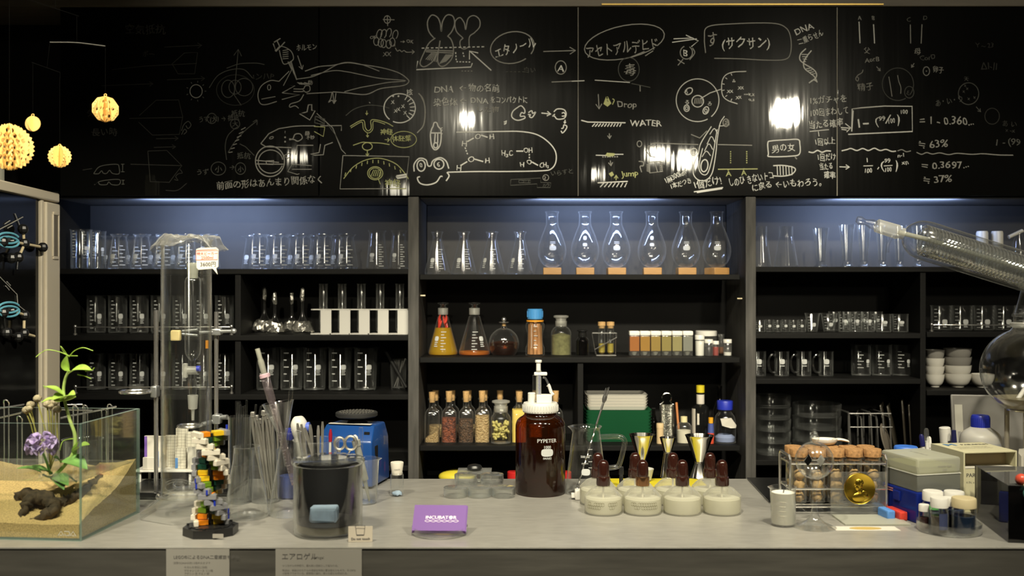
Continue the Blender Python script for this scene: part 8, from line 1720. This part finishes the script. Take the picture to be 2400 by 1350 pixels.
MB().tube(q, .0042, 0, 8).build('coil', glass('coil_glass', (.9, .91, .9), (.6, .62, .6), .16, .85, 1.6, .04, haze=.03, scat=.3), t)
MB().tube([(-.01, 0, 0), (.05, 0, .004), (Lc - .02, 0, .004)], .0046, 0, 12).build('inner_tube', MILK, t)
MB().lathe([(.0085, -.058), (.0135, -.055), (.0145, -.012), (.011, -.006), (.0115, 0)], 28, M=Mc).build('ground_joint', FROST, t)
MB().lathe([(.0085, -.056), (.0095, -.066), (.0055, -.078), (.0062, -.084), (.0085, -.090), (.006, -.097), (0, -.098)], 24, M=Mc).build('stopper', GT, t)
MB().tube([(-.022, -.006, -.012), (-.026, -.008, -.03), (-.022, -.008, -.046)], [.003, .0038, .004]).build('hose_barb', GT, t)
# down-tube joining the condenser to the flask neck
top_ = P(2412, 662, dd); jb = P(2404, 752, dd); o = MB().tube([jb - jb, P(2404, 735, dd) - jb, P(2406, 715, dd) - jb, P(2416, 690, dd) - jb], [.0225, .0235, .017, .020], 0, 28).tube([P(2404, 742, dd) - jb, P(2404, 736, dd) - jb], [.0255, .0255], 0, 28).build('adapter_tube', GT, t); o.parent = None; o.location = jb; tag(o, 'glass adapter joining the condenser to the round flask neck', 'adapter')
o = MB(); 
for k in range(1): o.box((0, 0, .040), (.05, .02, .08), bev=.008)
o = crumple(o, .003, 2).build('crumpled_paper', PAPER, loc=(kx(2418, 1.93), 1.925, CT + .0035)); o.location.z = CT + .0032; tag(o, 'crumpled white paper at the right edge under the round flask', 'paper'); o.scale = (1, 1, 1.35)
# vials in a dish
X, d, r, h, s = cpl(2224, 142, 1262); DX, DD = X, d; o = MB().lathe([(0, 0), (r * .97, 0), (r, .002), (r, .0165), (r * .985, .017), (r * .965, .0165), (r * .96, .0025), (0, .0025)], 52).build('petri_dish', GT, loc=(X, d, CT + .0002)); tag(o, 'wide clear dish of vials at the right end of the counter', 'petri dish')
VB = [(.7417, 1.755, .0172, 1150, 'white-capped vial with a green label band at the back of the dish', (.30, .36, .42), WHITE, 'green'), (.7800, 1.757, .0172, 1151, 'white-capped vial at the back right of the dish', (.08, .12, .22), WHITE, None), (.7319, 1.705, .0145, 1166, 'white-capped vial with dark label, front middle of the dish', (.16, .13, .10), WHITE, 'dark'), (.7163, 1.731, .0088, 1182, 'small white-capped vial of dark brown liquid, leftmost in the dish', (.09, .03, .03), WHITE, None), (.7740, 1.705, .0200, 1166, 'widest vial with cream cap and dark blue liquid', (.02, .05, .12), mat('cream_wide_cap', (.56, .47, .28), .5), None), (.7577, 1.732, .0098, 1165, 'slim white-capped vial between the wider ones in the dish', (.10, .10, .12), WHITE, None)]
for (x, dd, rv, yt, lb, lc, cm, lab) in VB:
    zb_ = CT + .0002 + .0028; hv = ZC - (yt - 675) / F * dd - zb_; t = thing('vial', lb, 'vial', (x, dd, zb_), 0, 'vials in the clear dish')
    mb = MB().lathe([(0, 0), (rv * .9, 0), (rv * .97, .0015), (rv * .97, hv * .66), (rv * .8, hv * .72), (rv * .8, hv * .9)], 30); fa = math.atan2(-dd, -x)
    if lab == 'green': patch(mb, [(rv * .97, 0), (rv * .97, hv)], hv * .50, hv * .64, fa - .6, fa + .6, 1, .0005, 8)
    if lab == 'dark': patch(mb, [(rv * .97, 0), (rv * .97, hv)], hv * .12, hv * .58, fa + .0, fa + 1.1, 2, .0005, 8)
    mb.build('glass', [G, mat('green_band', (.10, .38, .10), .6) if not bpy.data.materials.get('green_band') else bpy.data.materials['green_band'], mat('navy_label', (.03, .04, .10), .6) if not bpy.data.materials.get('navy_label') else bpy.data.materials['navy_label']], t)
    MB().lathe([(0, .0015), (rv * .88, .0015), (rv * .9, hv * .48), (0, hv * .48)], 24).build('liquid', teal(lc, .5), t); MB().lathe([(0, hv * .73), (rv, hv * .73), (rv, hv * .97), (rv * .94, hv), (0, hv)], 32).build('cap', cm, t)
# smoked box with ball model at the right edge
C2 = Vector((kx(2363, 1.647), 1.647, CT + .0003)); t = thing('smoked_box', 'dark smoked plastic box at the right front end of the counter', 'box', C2, R(-9.6)); bw, bl, bh = .15, .19, .0946
mb = MB(); mb.box((bw / 2, .001, bh / 2), (bw, .002, bh)).box((bw / 2, bl - .001, bh / 2), (bw, .002, bh)).box((.001, bl / 2, bh / 2), (.002, bl - .004, bh)).box((bw - .001, bl / 2, bh / 2), (.002, bl - .004, bh)).box((bw / 2, bl / 2, .001), (bw - .004, bl - .004, .002)).box((bw / 2, bl / 2, bh - .001), (bw - .004, bl - .004, .002)); mb.build('walls', SMOKE, t)
MB().box((bw / 2, bl * .55, .022), (bw - .03, bl * .6, .036), bev=.004).build('dark_tray', BLACK, t); 
for k in range(4): MB().sphere((.03 + .03 * k, .03 + .02 * (k % 2), .050 - .012 * (k % 2)), .0085, seg=16, rings=10).build('dark_ball', mat('dark_blue_ball', (.02, .025, .10), .2) if not bpy.data.materials.get('dark_blue_ball') else bpy.data.materials['dark_blue_ball'], t)
MB().lathe(L(sprof([(0, 0), (.5, 0), (.8, .4), (1, 1), (.94, 1), (.6, .3), (0, .25)], 2), .026, .012), 24, c=(.035, .13, .060)).build('pale_dish', mat('dim_pale_dish', (.34, .30, .22), .5), t)
rbq = P(2394, 1124, 1.652); t = thing('ball_model', 'red and teal ball model resting on the smoked box at the right edge', 'model', rbq); MB().sphere((0, 0, 0), .0098, seg=22, rings=14).build('red_ball', mat('red_orange_ball', (.66, .09, .05), .25), t); MB().sphere((.004, -.018, -.020), .0098, seg=22, rings=14).build('teal_ball', mat('teal_ball', (.10, .32, .28), .3), t); MB().rod((0, 0, 0), (.004, -.018, -.020), .0022).rod((0, 0, 0), (.03, .012, .0), .0022).build('bond', WST, t); MB().sphere((.03, .012, .0), .0098, seg=22, rings=14).build('dark_ball', BLACK, t)
